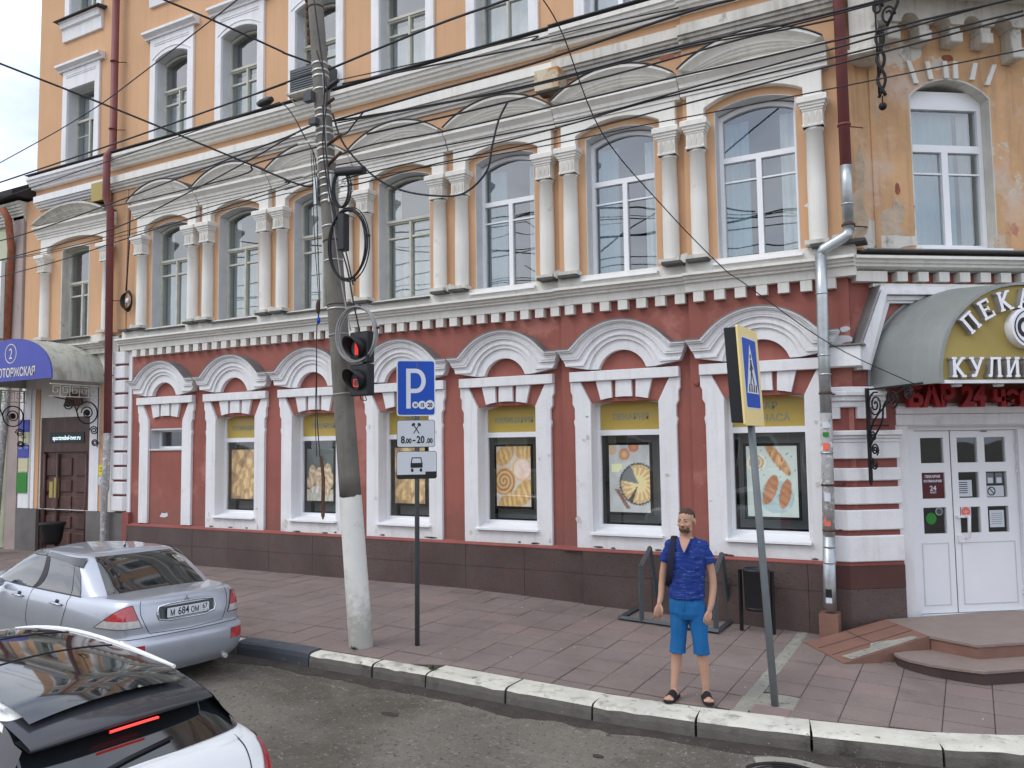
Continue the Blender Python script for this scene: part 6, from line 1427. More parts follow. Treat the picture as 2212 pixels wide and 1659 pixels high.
CABLES=[
 (0.017, [(-7.29, -3.66, 7.4), (-5.33, -4.11, 7.27), (-4.15, -4.43, 7.11), (-3.59, -4.6, 7.04)]),
 (0.014, [(-7.05, -3.66, 7.15), (-5.56, -3.78, 6.99), (-4.08, -3.92, 6.81), (-3.28, -4.01, 6.72), (-2.35, -4.12, 6.64), (-1.8, -4.2, 6.57)]),
 (0.009, [(-7.18, -3.66, 7.22), (-5.36, -3.8, 7.04), (-4.08, -3.91, 6.92), (-4.08, -3.92, 6.87), (-3.29, -4.0, 6.8), (-2.36, -4.1, 6.69)]),
 (0.017, [(-7.22, -3.66, 6.68), (-6.69, -3.71, 6.67), (-5.52, -3.84, 6.63), (-4.03, -4.03, 6.55), (-2.3, -4.3, 6.51), (-1.73, -4.4, 6.46)]),
 (0.015, [(-7.18, -3.66, 6.67), (-5.7, -3.58, 6.6), (-4.3, -3.5, 6.58), (-2.61, -3.37, 6.66), (-1.64, -3.3, 6.65), (-0.53, -3.2, 6.7)]),
 (0.011, [(-7.16, -3.66, 6.64), (-5.7, -3.58, 6.59), (-4.3, -3.5, 6.56), (-2.61, -3.38, 6.63), (-1.64, -3.3, 6.62), (-0.47, -3.2, 6.68)]),
 (0.016, [(-6.65, -3.66, 6.39), (-5.8, -3.14, 6.62), (-4.8, -2.54, 6.91), (-3.51, -1.77, 7.31), (-2.38, -1.1, 7.69), (-1.79, -0.76, 7.83), (-1.34, -0.5, 7.94)]),
 (0.013, [(-7.18, -3.66, 6.19), (-6.55, -3.69, 6.22), (-5.41, -3.75, 6.15), (-4.15, -3.82, 6.11), (-2.4, -3.93, 6.07), (-1.75, -3.98, 6.04), (0.54, -4.2, 5.94)]),
 (0.011, [(-7.16, -3.66, 6.07), (-5.43, -3.71, 5.99), (-4.18, -3.76, 5.94), (-3.41, -3.79, 5.92), (-1.78, -3.87, 5.98), (-0.94, -3.91, 6.0), (0.45, -4.0, 6.04)]),
 (0.011, [(-7.05, -3.66, 5.86), (-6.62, -3.67, 5.87), (-4.18, -3.76, 5.87), (-2.81, -3.81, 5.93), (-1.79, -3.86, 5.92), (0.54, -4.0, 5.91)]),
 (0.011, [(-7.09, -3.66, 5.77), (-6.68, -3.68, 5.75), (-5.61, -3.72, 5.78), (-4.17, -3.78, 5.76), (-3.01, -3.84, 5.78), (-1.78, -3.92, 5.8), (0.54, -4.1, 5.83)]),
 (0.008, [(-7.07, -3.66, 5.83), (-4.18, -3.76, 5.71), (-2.96, -3.81, 5.69), (-1.8, -3.86, 5.65), (0.53, -4.0, 5.58)]),
 (0.007, [(-3.17, -5.5, 6.34), (-3.13, -5.17, 6.14), (-3.11, -4.34, 5.49), (-2.73, -3.54, 4.84), (-2.31, -2.9, 4.28), (-2.13, -2.68, 4.12), (-1.37, -1.84, 3.47), (-0.55, -1.1, 3.01)]),
 (0.015, [(-7.22, -3.66, 6.78), (-7.03, -3.64, 6.32), (-6.55, -3.61, 5.82), (-6.08, -3.6, 5.56), (-5.53, -3.57, 5.42), (-5.21, -3.56, 5.42), (-4.93, -3.54, 5.63), (-4.85, -3.53, 5.94), (-4.77, -3.51, 6.24), (-4.65, -3.5, 6.44)]),
 (0.012, [(-7.18, -3.66, 6.5), (-7.02, -3.64, 6.47), (-6.89, -3.62, 6.59), (-6.74, -3.6, 6.73)]),
 (0.016, [(-10.0, -6.5, 7.02), (-9.96, -6.43, 7.0), (-9.13, -5.33, 6.6), (-7.84, -3.99, 5.94), (-7.8, -3.94, 5.91), (-7.57, -3.74, 5.83), (-7.5, -3.66, 5.9)]),
 (0.016, [(-8.47, -5.5, 7.9), (-8.43, -5.35, 7.88), (-8.2, -4.77, 7.81), (-7.83, -4.02, 7.65), (-7.8, -3.96, 7.63), (-7.6, -3.66, 7.57)]),
 (0.009, [(-14.63, -3.9, 7.33), (-14.43, -3.93, 7.33), (-13.15, -4.13, 7.34), (-12.15, -4.29, 7.35), (-10.8, -4.54, 7.37), (-9.64, -4.79, 7.42), (-8.24, -5.12, 7.46), (-7.09, -5.43, 7.46), (-6.86, -5.5, 7.45)]),
 (0.016, [(-17.3, -3.12, 7.42), (-16.4, -3.16, 7.42), (-15.48, -3.2, 7.41), (-11.87, -3.35, 7.43), (-8.29, -3.55, 7.45), (-8.75, -3.58, 7.41), (-7.88, -3.64, 7.42), (-7.54, -3.66, 7.41)]),
 (0.01, [(-16.16, -3.0, 7.17), (-16.06, -3.01, 7.19), (-12.17, -3.22, 7.24), (-10.69, -3.33, 7.24), (-8.6, -3.49, 7.23), (-8.3, -3.51, 7.21), (-8.06, -3.54, 7.0), (-7.79, -3.58, 6.61), (-7.57, -3.62, 6.29), (-7.49, -3.66, 5.94)]),
 (0.014, [(-16.84, -2.6, 6.55), (-15.41, -2.72, 6.54), (-12.69, -2.98, 6.6), (-8.3, -3.54, 6.67), (-8.16, -3.56, 6.67), (-7.51, -3.66, 6.7)]),
 (0.012, [(-16.82, -2.6, 6.16), (-15.4, -2.72, 6.15), (-12.7, -2.97, 6.15), (-10.5, -3.22, 6.37), (-8.88, -3.45, 6.55), (-7.8, -3.62, 6.69), (-7.51, -3.66, 6.68)]),
 (0.015, [(-14.99, -1.5, 7.24), (-13.6, -1.82, 7.07), (-9.81, -2.84, 6.62), (-9.33, -3.02, 6.66), (-7.9, -3.51, 6.45), (-7.5, -3.66, 6.38)]),
 (0.009, [(-17.18, -2.4, 6.23), (-14.14, -2.7, 6.11), (-11.3, -3.05, 6.08), (-8.32, -3.51, 6.01), (-8.17, -3.54, 6.05), (-7.5, -3.66, 6.01)]),
 (0.011, [(-17.16, -2.4, 5.89), (-14.58, -2.66, 5.9), (-12.04, -2.96, 5.96), (-8.31, -3.51, 5.96), (-8.17, -3.54, 5.94), (-7.5, -3.66, 5.94)]),
 (0.008, [(-17.18, -2.4, 6.23), (-14.59, -2.66, 6.08), (-10.57, -3.16, 5.96), (-8.31, -3.51, 5.89), (-8.03, -3.56, 5.86), (-7.5, -3.66, 5.82)]),
]

CL = ['heavy cable rising from the pole to the right edge of the top', 'cable from the small sleeve on the pole to the upper right', 'thin cable just above the sleeve cable, to the upper right', 'thick cable crossing the white string course to the right', 'heavy cable passing over the rusty cream box', 'thinner companion of the cable over the rusty cream box', 'dark bundle reaching the wall beside the red downpipe', 'cable across the pediments to the top of the iron bracket', 'cable across the arches ending beyond the iron bracket', 'cable crossing just below the pediment mouldings', 'cable crossing over the column capitals', 'lowest thin cable crossing the upper window heads', 'thin diagonal wire from the top edge down to the bakery canopy', 'slack black cable hanging in a deep bow right of the pole', 'short black loop right of the pole', 'heavy double cable from the left sky down to the pole', 'cable coming from the top left window to the pole', 'twisted wire rising from the left edge over the orange wall', 'straight cable over the second floor windows left of the pole', 'cable with the black lump closure left of the pole', 'thick cable fanning from the pole to the far left, upper of the fan', 'cable fanning from the pole to the left, second of the fan', 'dark cable along the left pediments', 'thin cable of the left fan above the arch of the fifth column', 'lowest cable of the left fan', 'very thin wire of the left fan near the column capitals']
for i, (r, P) in enumerate(CABLES): cable(P, r * .85, 'cable', CL[i], 'overhead_cable', 'cable')

# traffic light ---------------------------------------------------------
TL = thing('traffic_light', 'black pedestrian light showing a red man and a red 2', 'traffic light', (-6.62, -3.80, 3.0), radians(-8))
TM = WM[TL]
def TLp(x, y, z): return TM @ Vector((x, y, z))
for k, z0 in enumerate((.0, .405)):
    mb = MB(TLp); mb.box(-.165, .165, -.05, .07, z0, z0 + .395); hs = mb.build('housing', 'plasticblk', TL, bevel=.012)
    mb = MB(TLp); n = 26; cx_, cz = -.01, z0 + .2
    rows_ = []
    for yy, a_ in ((-.05, 2 * pi), (-.05, 2 * pi)): pass
    o_ = [(cx_ + .128 * cos(a), -.05 - d, cz + .128 * sin(a)) for a, d in [(2 * pi * q / n, 0) for q in range(n)]]
    f_ = [(cx_ + .128 * cos(2 * pi * q / n), -.05 - (.03 + .17 * max(0, sin(2 * pi * q / n) * .5 + .5) ** .8), cz + .128 * sin(2 * pi * q / n)) for q in range(n)]
    i_ = [(cx_ + .118 * cos(2 * pi * q / n), p[1], cz + .118 * sin(2 * pi * q / n)) for q, p in enumerate(f_)]
    j_ = [(cx_ + .118 * cos(2 * pi * q / n), -.05, cz + .118 * sin(2 * pi * q / n)) for q in range(n)]
    mb.smooth = True; mb.grid([o_, f_, i_, j_], True); mb.build('visor', 'plasticblk', TL)
    mb = MB(TLp); mb.smooth = True; mb.grid([[(cx_ + r_ * cos(2 * pi * q / n), -.053 - (.015 * (1 - (r_ / .117) ** 2)), cz + r_ * sin(2 * pi * q / n)) for q in range(n)] for r_ in (.117, .08, .04, .004)], True); mb.build('lens', 'postgrey', TL)
    dots = []
    if k == 1:
        for yy in range(17):
            for xx in range(11):
                x, z = (xx - 5) * .011, (yy - 8) * .0115
                man = (x * x + (z - .075) ** 2 < .0005) or (abs(x) < .032 and -.01 < z < .052) or (abs(abs(x) - .016) < .011 and -.095 < z <= -.01)
                if man: dots.append((x, z))
    else:
        for s_ in range(9):
            t_s = (s_ / 8 - .5) * .09
            dots += [(t_s, .085), (t_s, 0), (t_s, -.085), (.048, .005 + (s_ / 8) * .08), (-.048, -.08 + (s_ / 8) * .075)]
    mb = MB(TLp)
    for x, z in dots: mb.box(cx_ + x - .0042, cx_ + x + .0042, -.078, -.070, cz + z - .0042, cz + z + .0042)
    stuff(mb.build('led_dots', 'led', TL, fix=False))
mb = MB(TLp); mb.box(-.30, -.15, .0, .05, .10, .14); mb.box(-.30, -.15, .0, .05, .62, .66); mb.build('mounting_arm', 'plasticblk', TL)
mb = MB(TLp); mb.tube(smoothpts([TLp(-.02, 0, 0), TLp(.03, -.03, -.05), TLp(.12, -.03, -.06), TLp(.06, 0, 0)]), .006, 5); mb.build('loose_wire', 'cable', TL)

# parking sign ----------------------------------------------------------
def rr(x0, x1, z0, z1, r, n=4):
    p = []
    for cx_, cz, a0 in ((x1 - r, z1 - r, 0), (x0 + r, z1 - r, pi / 2), (x0 + r, z0 + r, pi), (x1 - r, z0 + r, 1.5 * pi)):
        p += [(cx_ + r * cos(a0 + k * pi / 2 / n), cz + r * sin(a0 + k * pi / 2 / n)) for k in range(n + 1)]
    return p
PS = thing('parking_sign', 'blue parking sign with two white plates on a dark grey post', 'road sign', (-6.15, -3.30, gz(-6.15, -3.3)), radians(40))
PM = WM[PS]; z_g = PM.translation.z
def PF(s, o, z): return PM @ Vector((s, -o, z - z_g))
mb = MB(); mb.tube([(-6.15, -3.30, -.15), (-6.14, -3.30, 2.0), (-6.13, -3.30, 3.42)], .030, 12); mb.build('post', 'postdark', PS)
mb = MB(PF); mb.prism(rr(-.245, .245, 2.745, 3.455, .035), .035, .040); b1 = mb.build('blue_plate', 'signwhite', PS)
mb = MB(PF); mb.prism(rr(-.230, .230, 2.760, 3.440, .028), .040, .0415); mb.build('blue_field', 'signblue', b1)
o_ = [(-.125, 2.84), (-.125, 3.345), (.0, 3.345)] + [(.0 + .122 * cos(a), 3.19 + .155 * sin(a)) for a in [pi / 2 - k * pi / 12 for k in range(13)]] + [(-.07, 3.035), (-.07, 2.84)]
i_ = [(-.07, 3.09), (-.07, 3.29), (.0, 3.29)] + [(.0 + .067 * cos(a), 3.19 + .10 * sin(a)) for a in [pi / 2 - k * pi / 12 for k in range(1, 13)]]
mb = MB(PF); mb.prism(o_, .0415, .043, [i_]); mb.build('letter_p', 'signwhite', b1)
for x, r_, t in ((-.012, .040, '10'), (.075, .050, '15'), (.172, .058, '20')):
    mb = MB(PF); mb.prism([(x + r_ * cos(a * pi / 12), 2.885 + r_ * 1.05 * sin(a * pi / 12)) for a in range(24)], .043, .0445 + x * .002); mb.build('coin_disc', 'signwhite', b1)
    text_on(t, PF, x, .0455, 2.885 - r_ * .45, r_ * 1.28, .0006, 'signblack', b1, sx=.82, offset=.0025)
mb = MB(PF); mb.prism(rr(-.245, .235, 2.352, 2.695, .03), .033, .037); b2 = mb.build('hours_plate', 'signblack', PS)
mb = MB(PF); mb.prism(rr(-.239, .229, 2.358, 2.689, .026), .037, .039); mb.build('white_field', 'signgrey', b2)
text_on('8', PF, -.170, .039, 2.405, .125, .0006, 'signblack', b2, sx=.8, offset=.004); text_on('.00', PF, -.103, .039, 2.405, .083, .0006, 'signblack', b2, sx=.82, offset=.0035)
text_on('-', PF, -.030, .039, 2.41, .12, .0006, 'signblack', b2, offset=.004); text_on('20', PF, .052, .039, 2.405, .125, .0006, 'signblack', b2, sx=.8, offset=.004); text_on('.00', PF, .163, .039, 2.405, .083, .0006, 'signblack', b2, sx=.82, offset=.0035)
mb = MB(PF)
for sg_ in (-1, 1):
    X0 = .0
    mb.prism([(X0 + sg_ * p[0], p[1]) for p in bar((.035, 2.525), (-.035, 2.635), .012)], .039, .0405 + .0005 * sg_)
    mb.prism([(X0 + sg_ * p[0], p[1]) for p in ((-.060, 2.628), (-.048, 2.612), (-.012, 2.640), (-.026, 2.660), (-.050, 2.652))], .039, .041 + .0005 * sg_)
mb.build('crossed_hammers', 'signblack', b2)
mb = MB(PF); mb.prism(rr(-.250, .255, 1.955, 2.302, .03), .033, .037); b3 = mb.build('manner_plate', 'signblack', PS)
mb = MB(PF); mb.prism([(-.244, 2.010), (.11, 2.010), (.11, 2.045), (.249, 2.045)] + rr(-.244, .249, 2.0, 2.296, .026)[0:10], .037, .039); mb.build('white_field', 'signgrey', b3)
mb = MB(PF)
mb.prism([(-.075, 2.095), (.075, 2.095), (.075, 2.155), (-.075, 2.155)], .039, .041); mb.prism([(-.072, 2.155), (-.060, 2.225), (.060, 2.225), (.072, 2.155), (.060, 2.155), (.050, 2.213), (-.050, 2.213), (-.060, 2.155)], .039, .0405)
for x in (-.055, .055): mb.prism([(x - .016, 2.045), (x + .016, 2.045), (x + .014, 2.085), (x - .014, 2.085)], .039, .041)
mb.build('car_pictogram', 'signblack', b3)
for z in (3.3, 2.9, 2.55, 2.12):
    mb = MB(PF); mb.box(-.045, .045, -.035, .034, z, z + .025); mb.build('clamp', 'postdark', PS)

# crossing sign ---------------------------------------------------------
CS = thing('crossing_sign', 'pedestrian crossing sign with yellow border seen edge on, on a leaning grey post', 'road sign', (-1.81, -3.25, gz(-1.81, -3.25)), radians(88))
CM = WM[CS]; zc_ = CM.translation.z
tl_ = .05           # lean of the post in metres per metre, towards the left
def CF(s, o, z):    # s across the sign face, o out of its face
    p = CM @ Vector((s, -o, z - zc_)); return Vector((p.x - tl_ * (z - zc_) , p.y, p.z))
mb = MB(CF); mb.tube([(0, -.03, zc_ - .1), (0, -.03, 1.4), (0, -.03, 3.3)], .037, 14); mb.build('post', 'postgrey', CS)
mb = MB(CF); mb.box(-.34, .36, -.135, -.010, 2.56, 3.52); mb.build('sign_box', 'signblack', CS, bevel=.006)
mb = MB(CF); mb.prism(rr(-.36, .38, 2.53, 3.54, .02), -.008, .012); y1 = mb.build('yellow_plate', 'signyellow', CS)
mb = MB(CF); mb.prism(rr(-.26, .28, 2.70, 3.44, .02), .012, .0145); mb.build('white_line', 'signwhite', y1)
mb = MB(CF); mb.prism(rr(-.245, .265, 2.715, 3.425, .02), .0145, .017); mb.build('blue_field', 'signblue', y1)
mb = MB(CF); mb.prism([(-.21, 2.86), (.23, 2.86), (.01, 3.37)], .017, .019); mb.build('white_triangle', 'signwhite', y1)
mb = MB(CF)
for k in range(4): x = -.15 + k * .085; mb.prism([(x, 2.875), (x + .045, 2.875), (x + .06, 2.955), (x + .03, 2.955)], .019, .021)
mb.build('zebra_bars', 'signblack', y1)
mb = MB(CF); mb.prism([(.005 + .022 * cos(a * pi / 6), 3.245 + .026 * sin(a * pi / 6)) for a in range(12)], .019, .021)
for i, (p, q, t) in enumerate((((.01, 3.21), (.0, 3.08), .05), ((.0, 3.09), (-.06, 2.95), .026), ((.005, 3.09), (.07, 2.96), .026), ((.01, 3.19), (-.05, 3.10), .016), ((.01, 3.19), (.065, 3.11), .016))): mb.prism(bar(p, q, t), .019, .0212 + .0002 * i)
mb.build('walking_figure', 'signblack', y1)

# bike rack and bin ------------------------------------------------------
RK = thing('bicycle_rack', 'dark grey square tube bicycle rack behind the man', 'bicycle rack', (-3.8, -.4, gz(-3.8, -.4)))
def sqtube(mb, P, r=.026): mb.tube([Vector(p) for p in P], r * 1.35, 4)
zr_ = lambda x, y: gz(x, y) + .03
mb = MB(); sqtube(mb, [(-4.47, -.80, zr_(-4.47, -.8)), (-3.04, -.85, zr_(-3.04, -.85))]); mb.build('front_rail', 'postdark', RK)
mb = MB(); sqtube(mb, [(-4.47, -.06, zr_(-4.47, 0)), (-3.04, -.08, zr_(-3.04, 0))]); mb.build('rear_rail', 'postdark', RK)
for x in (-4.45, -3.06): mb = MB(); sqtube(mb, [(x, -.80 - .02, zr_(x, -.8)), (x, -.06, zr_(x, 0))]); mb.build('side_rail', 'postdark', RK)
for x in (-4.12, -3.085):
    z0 = zr_(x, -.8)
    mb = MB(); sqtube(mb, [(x, -.82, z0), (x, -.82, z0 + .76)]); sqtube(mb, [(x, -.835, z0 + .74), (x, -.42, z0 + .96)]); sqtube(mb, [(x, -.43, z0 + .97), (x, -.08, z0 + .02)]); mb.build('hoop', 'postdark', RK)
BN = thing('litter_bin', 'dark round litter bin hung between two short posts by the plinth', 'litter bin', (-2.60, -.5, gz(-2.6, -.5)))
zb_ = gz(-2.6, -.5)
for x in (-2.82, -2.40): mb = MB(); sqtube(mb, [(x, -.52, zb_), (x, -.52, zb_ + .82)], .02); mb.build('post', 'iron', BN)
mb = MB(); mb.smooth = True; prof = [(.14, .30), (.15, .34), (.165, .80), (.172, .81), (.172, .84), (.16, .845), (.15, .80), (.135, .36)]
mb.grid([[(-2.61 + r_ * cos(a * pi / 12), -.52 + r_ * sin(a * pi / 12), zb_ + z) for a in range(24)] for r_, z in prof], True); mb.build('bin_body', 'plasticblk', BN)
mb = MB(); mb.lathe((-2.61, -.52, zb_ + .31), [(.15, 0), (.152, .03)], 20); mb.build('bin_floor', 'plasticblk', BN)
# ================================================================== CARS
def catmull(P, t):
    i = min(int(t), len(P) - 2); f = t - i; p0, p1, p2, p3 = P[max(i - 1, 0)], P[i], P[i + 1], P[min(i + 2, len(P) - 1)]
    return tuple(.5 * ((2 * b) + (c - a) * f + (2 * a - 5 * b + 4 * c - d) * f * f + (3 * b - a - 3 * c + d) * f ** 3) for a, b, c, d in zip(p0, p1, p2, p3))
def lin(P, t):
    i = min(int(t), len(P) - 2); f = t - i; return tuple(a * (1 - f) + b * f for a, b in zip(P[i], P[i + 1]))
class Shell:
    """stack of half outlines: levels = [(z, [(x, y)...])]; outline index t runs from the rear centre round the left side to the nose"""
    def __init__(self, levels): self.lv = levels; self.n = len(levels[0][1]) - 1; self.m = len(levels) - 1
    def at(self, t, h, off=0, side=1):
        """h = level index (float)"""
        def P(t, h): 
            t = max(0, min(self.n, t)); h = max(0, min(self.m, h)); i = min(int(h), self.m - 1); f = h - i
            pts = [catmull(self.lv[max(0, min(self.m, k))][1], t) + (self.lv[max(0, min(self.m, k))][0],) for k in (i - 1, i, i + 1, i + 2)]
            a, b, c, d = pts
            return Vector([.5 * ((2 * q) + (r - p) * f + (2 * p - 5 * q + 4 * r - s) * f * f + (3 * q - p - 3 * r + s) * f ** 3) for p, q, r, s in zip(a, b, c, d)])
        p = P(t, h)
        if off:
            e = .05; du = P(min(t + e, self.n), h) - P(max(t - e, 0), h); dv = P(t, min(h + e, self.m)) - P(t, max(h - e, 0)); nn = du.cross(dv)
            if nn.length > 1e-9:
                nn.normalize(); c = Vector((2.2, 0, p.z - .1)); 
                if nn.dot(p - c) < 0: nn = -nn
                p = p + nn * off
        return Vector((p.x, p.y * side, p.z))
    def tx(self, X, h):
        a, b = 2.0, float(self.n)
        for _ in range(24):
            c = (a + b) / 2
            if self.at(c, h).x < X: a = c
            else: b = c
        return (a + b) / 2
    def patch(self, mb, A, off=.004, side=1, nu=14, nv=6):
        """four-corner patch A = [(t,h) x4] in order bl, br, tr, tl"""
        bl, br, tr, tl = [Vector(a) for a in A]; rows_ = []
        for j in range(nv + 1):
            a, b = bl.lerp(tl, j / nv), br.lerp(tr, j / nv); rows_.append([tuple(self.at(*(a.lerp(b, i / nu)), off, side)) for i in range(nu + 1)])
        mb.grid(rows_)
    def line(self, pts, off=.003, side=1, n=10):
        out_ = []
        for a, b in zip(pts, pts[1:]):
            for k in range(n): p = Vector(a).lerp(Vector(b), k / n); out_.append(self.at(p.x, p.y, off, side))
        out_.append(self.at(pts[-1][0], pts[-1][1], off, side)); return out_
def mesh_shell(mb, S, nt_=70, nh=26, cap_top=.0, crown=.02, bottom=True, t0=0):
    mb.smooth = True; rows_ = []
    for j in range(nh + 1):
        h = S.m * j / nh; L_ = [S.at(S.n * i / nt_, h, 0, 1) for i in range(nt_ + 1)]; R_ = [S.at(S.n * i / nt_, h, 0, -1) for i in range(nt_ - 1, 0, -1)]
        rows_.append([tuple(p) for p in L_ + R_])
    mb.grid(rows_, True)
    # closing surface over the top ring
    top = [S.at(S.n * i / nt_, S.m, 0, 1) for i in range(nt_ + 1)]; m = 10; g = []
    for p in top:
        g.append([(p.x, p.y * (1 - 2 * k / m), p.z + crown * (1 - (1 - 2 * k / m) ** 2) * min(1, abs(p.y) / .3)) for k in range(m + 1)])
    mb.grid(g)
    if bottom: mb.grid([[(p.x, p.y * (1 - 2 * k / 4), p.z) for k in range(5)] for p in [S.at(S.n * i / nt_, 0, 0, 1) for i in range(nt_ + 1)]])
def outl(xr, xf, hr, hm, hf, rr_=.0, cr=.30, cf=.45):
    """rear x, front x, half widths at rear / middle / front"""
    return [(xr, 0), (xr + .012 + rr_, hr * .45), (xr + .05 + rr_, hr * .80), (xr + .13 + rr_, hr * .955), (xr + cr + .08, hr + (hm - hr) * .45), (xr + .9, hm), (xr + 1.7, hm), ((xr + xf) / 2 + .5, hm), (xf - 1.1, hm - .005), (xf - cf, hf), (xf - .16, hf * .80), (xf - .03, hf * .42), (xf, 0)]
def wheel(mb_fn, par, x, y, r=.30, wd=.19):
    s = 1 if y > 0 else -1
    mb = MB(mb_fn); mb.smooth = True; n = 28
    prof = [(r - .09, y - s * wd), (r - .015, y - s * wd), (r, y - s * (wd - .03)), (r, y - s * .02), (r - .02, y), (r - .085, y), (r - .09, y - s * .01)]
    mb.grid([[(x + q * cos(a * 2 * pi / n), yy, r + q * sin(a * 2 * pi / n)) for a in range(n)] for q, yy in prof], True); wh = mb.build('wheel', 'tyre', par)
    mb = MB(mb_fn); mb.grid([[(x + q * cos(a * 2 * pi / n), yy, r + q * sin(a * 2 * pi / n)) for a in range(n)] for q, yy in ((r - .085, y - s * .01), (r - .11, y - s * .04), (.06, y - s * .035), (.05, y - s * .02), (.001, y - s * .02))], True); mb.build('rim', 'rim', wh)
    return wh

def car_frame(T, sc):
    M_ = WM[T]
    def f(x, y, z): return M_ @ Vector((x * sc, y * sc, z * sc))
    f.always = True; return f
# --- silver saloon
SV = thing('silver_saloon', 'silver four door saloon seen from behind with number plate М684ОМ 67', 'car', (-7.62, -5.50, rz(-8, -5.2)), radians(171.6))
SF = car_frame(SV, .97)
lv = [(.20, outl(.10, 4.40, .66, .76, .62)), (.30, outl(.02, 4.46, .74, .815, .68)), (.42, outl(-.01, 4.50, .77, .835, .70)), (.555, outl(-.01, 4.50, .775, .84, .70)), (.60, outl(.02, 4.48, .772, .842, .70)), (.64, outl(.055, 4.44, .765, .845, .69)), (.75, outl(.06, 4.40, .765, .845, .67)), (.86, outl(.075, 4.30, .750, .835, .64)), (.94, outl(.09, 4.15, .725, .815, .60)), (.985, outl(.095, 4.25, .70, .785, .62)), (1.005, outl(.105, 4.2, .685, .765, .60)), (1.022, outl(.135, 4.1, .655, .735, .56))]
S1 = Shell(lv)
mb = MB(SF); mesh_shell(mb, S1, 80, 48, crown=.02); mb.build('body', 'silver', SV, fix=True)
def green(xr, xf, hw, hr=None): 
    hr = hr or hw * .93; return [(xr, 0), (xr + .004, hr * .4), (xr + .02, hr * .75), (xr + .07, hr * .95), (xr + .22, hw * .985), (xr + .55, hw), (xr + .9, hw), ((xr + xf) / 2 + .25, hw), (xf - .45, hw * .98), (xf - .18, hw * .88), (xf - .05, hw * .55), (xf, 0)]
gl = [(.995, green(.64, 3.66, .762, .70)), (1.05, green(.70, 3.56, .75, .685)), (1.15, green(.84, 3.34, .722, .65)), (1.26, green(1.00, 3.12, .685, .61)), (1.35, green(1.15, 2.92, .645, .57)), (1.405, green(1.27, 2.76, .60, .535)), (1.43, green(1.38, 2.62, .54, .49))]
G1 = Shell(gl)
mb = MB(SF); mesh_shell(mb, G1, 70, 24, crown=.026, bottom=False); mb.build('roof_and_pillars', 'silver', SV)
mb = MB(SF); mb.smooth = True
rows_ = []
for j in range(9):
    h = .45 + (4.85 - .45) * j / 8; rows_.append([tuple(G1.at(t_, h, .006, 1)) for t_ in [2.55 - 2.55 * k / 12 for k in range(13)]] + [tuple(G1.at(t_, h, .006, -1)) for t_ in [2.55 * k / 12 for k in range(1, 13)]])
mb.grid(rows_); mb.build('rear_window', 'carglass', SV, fix=False)
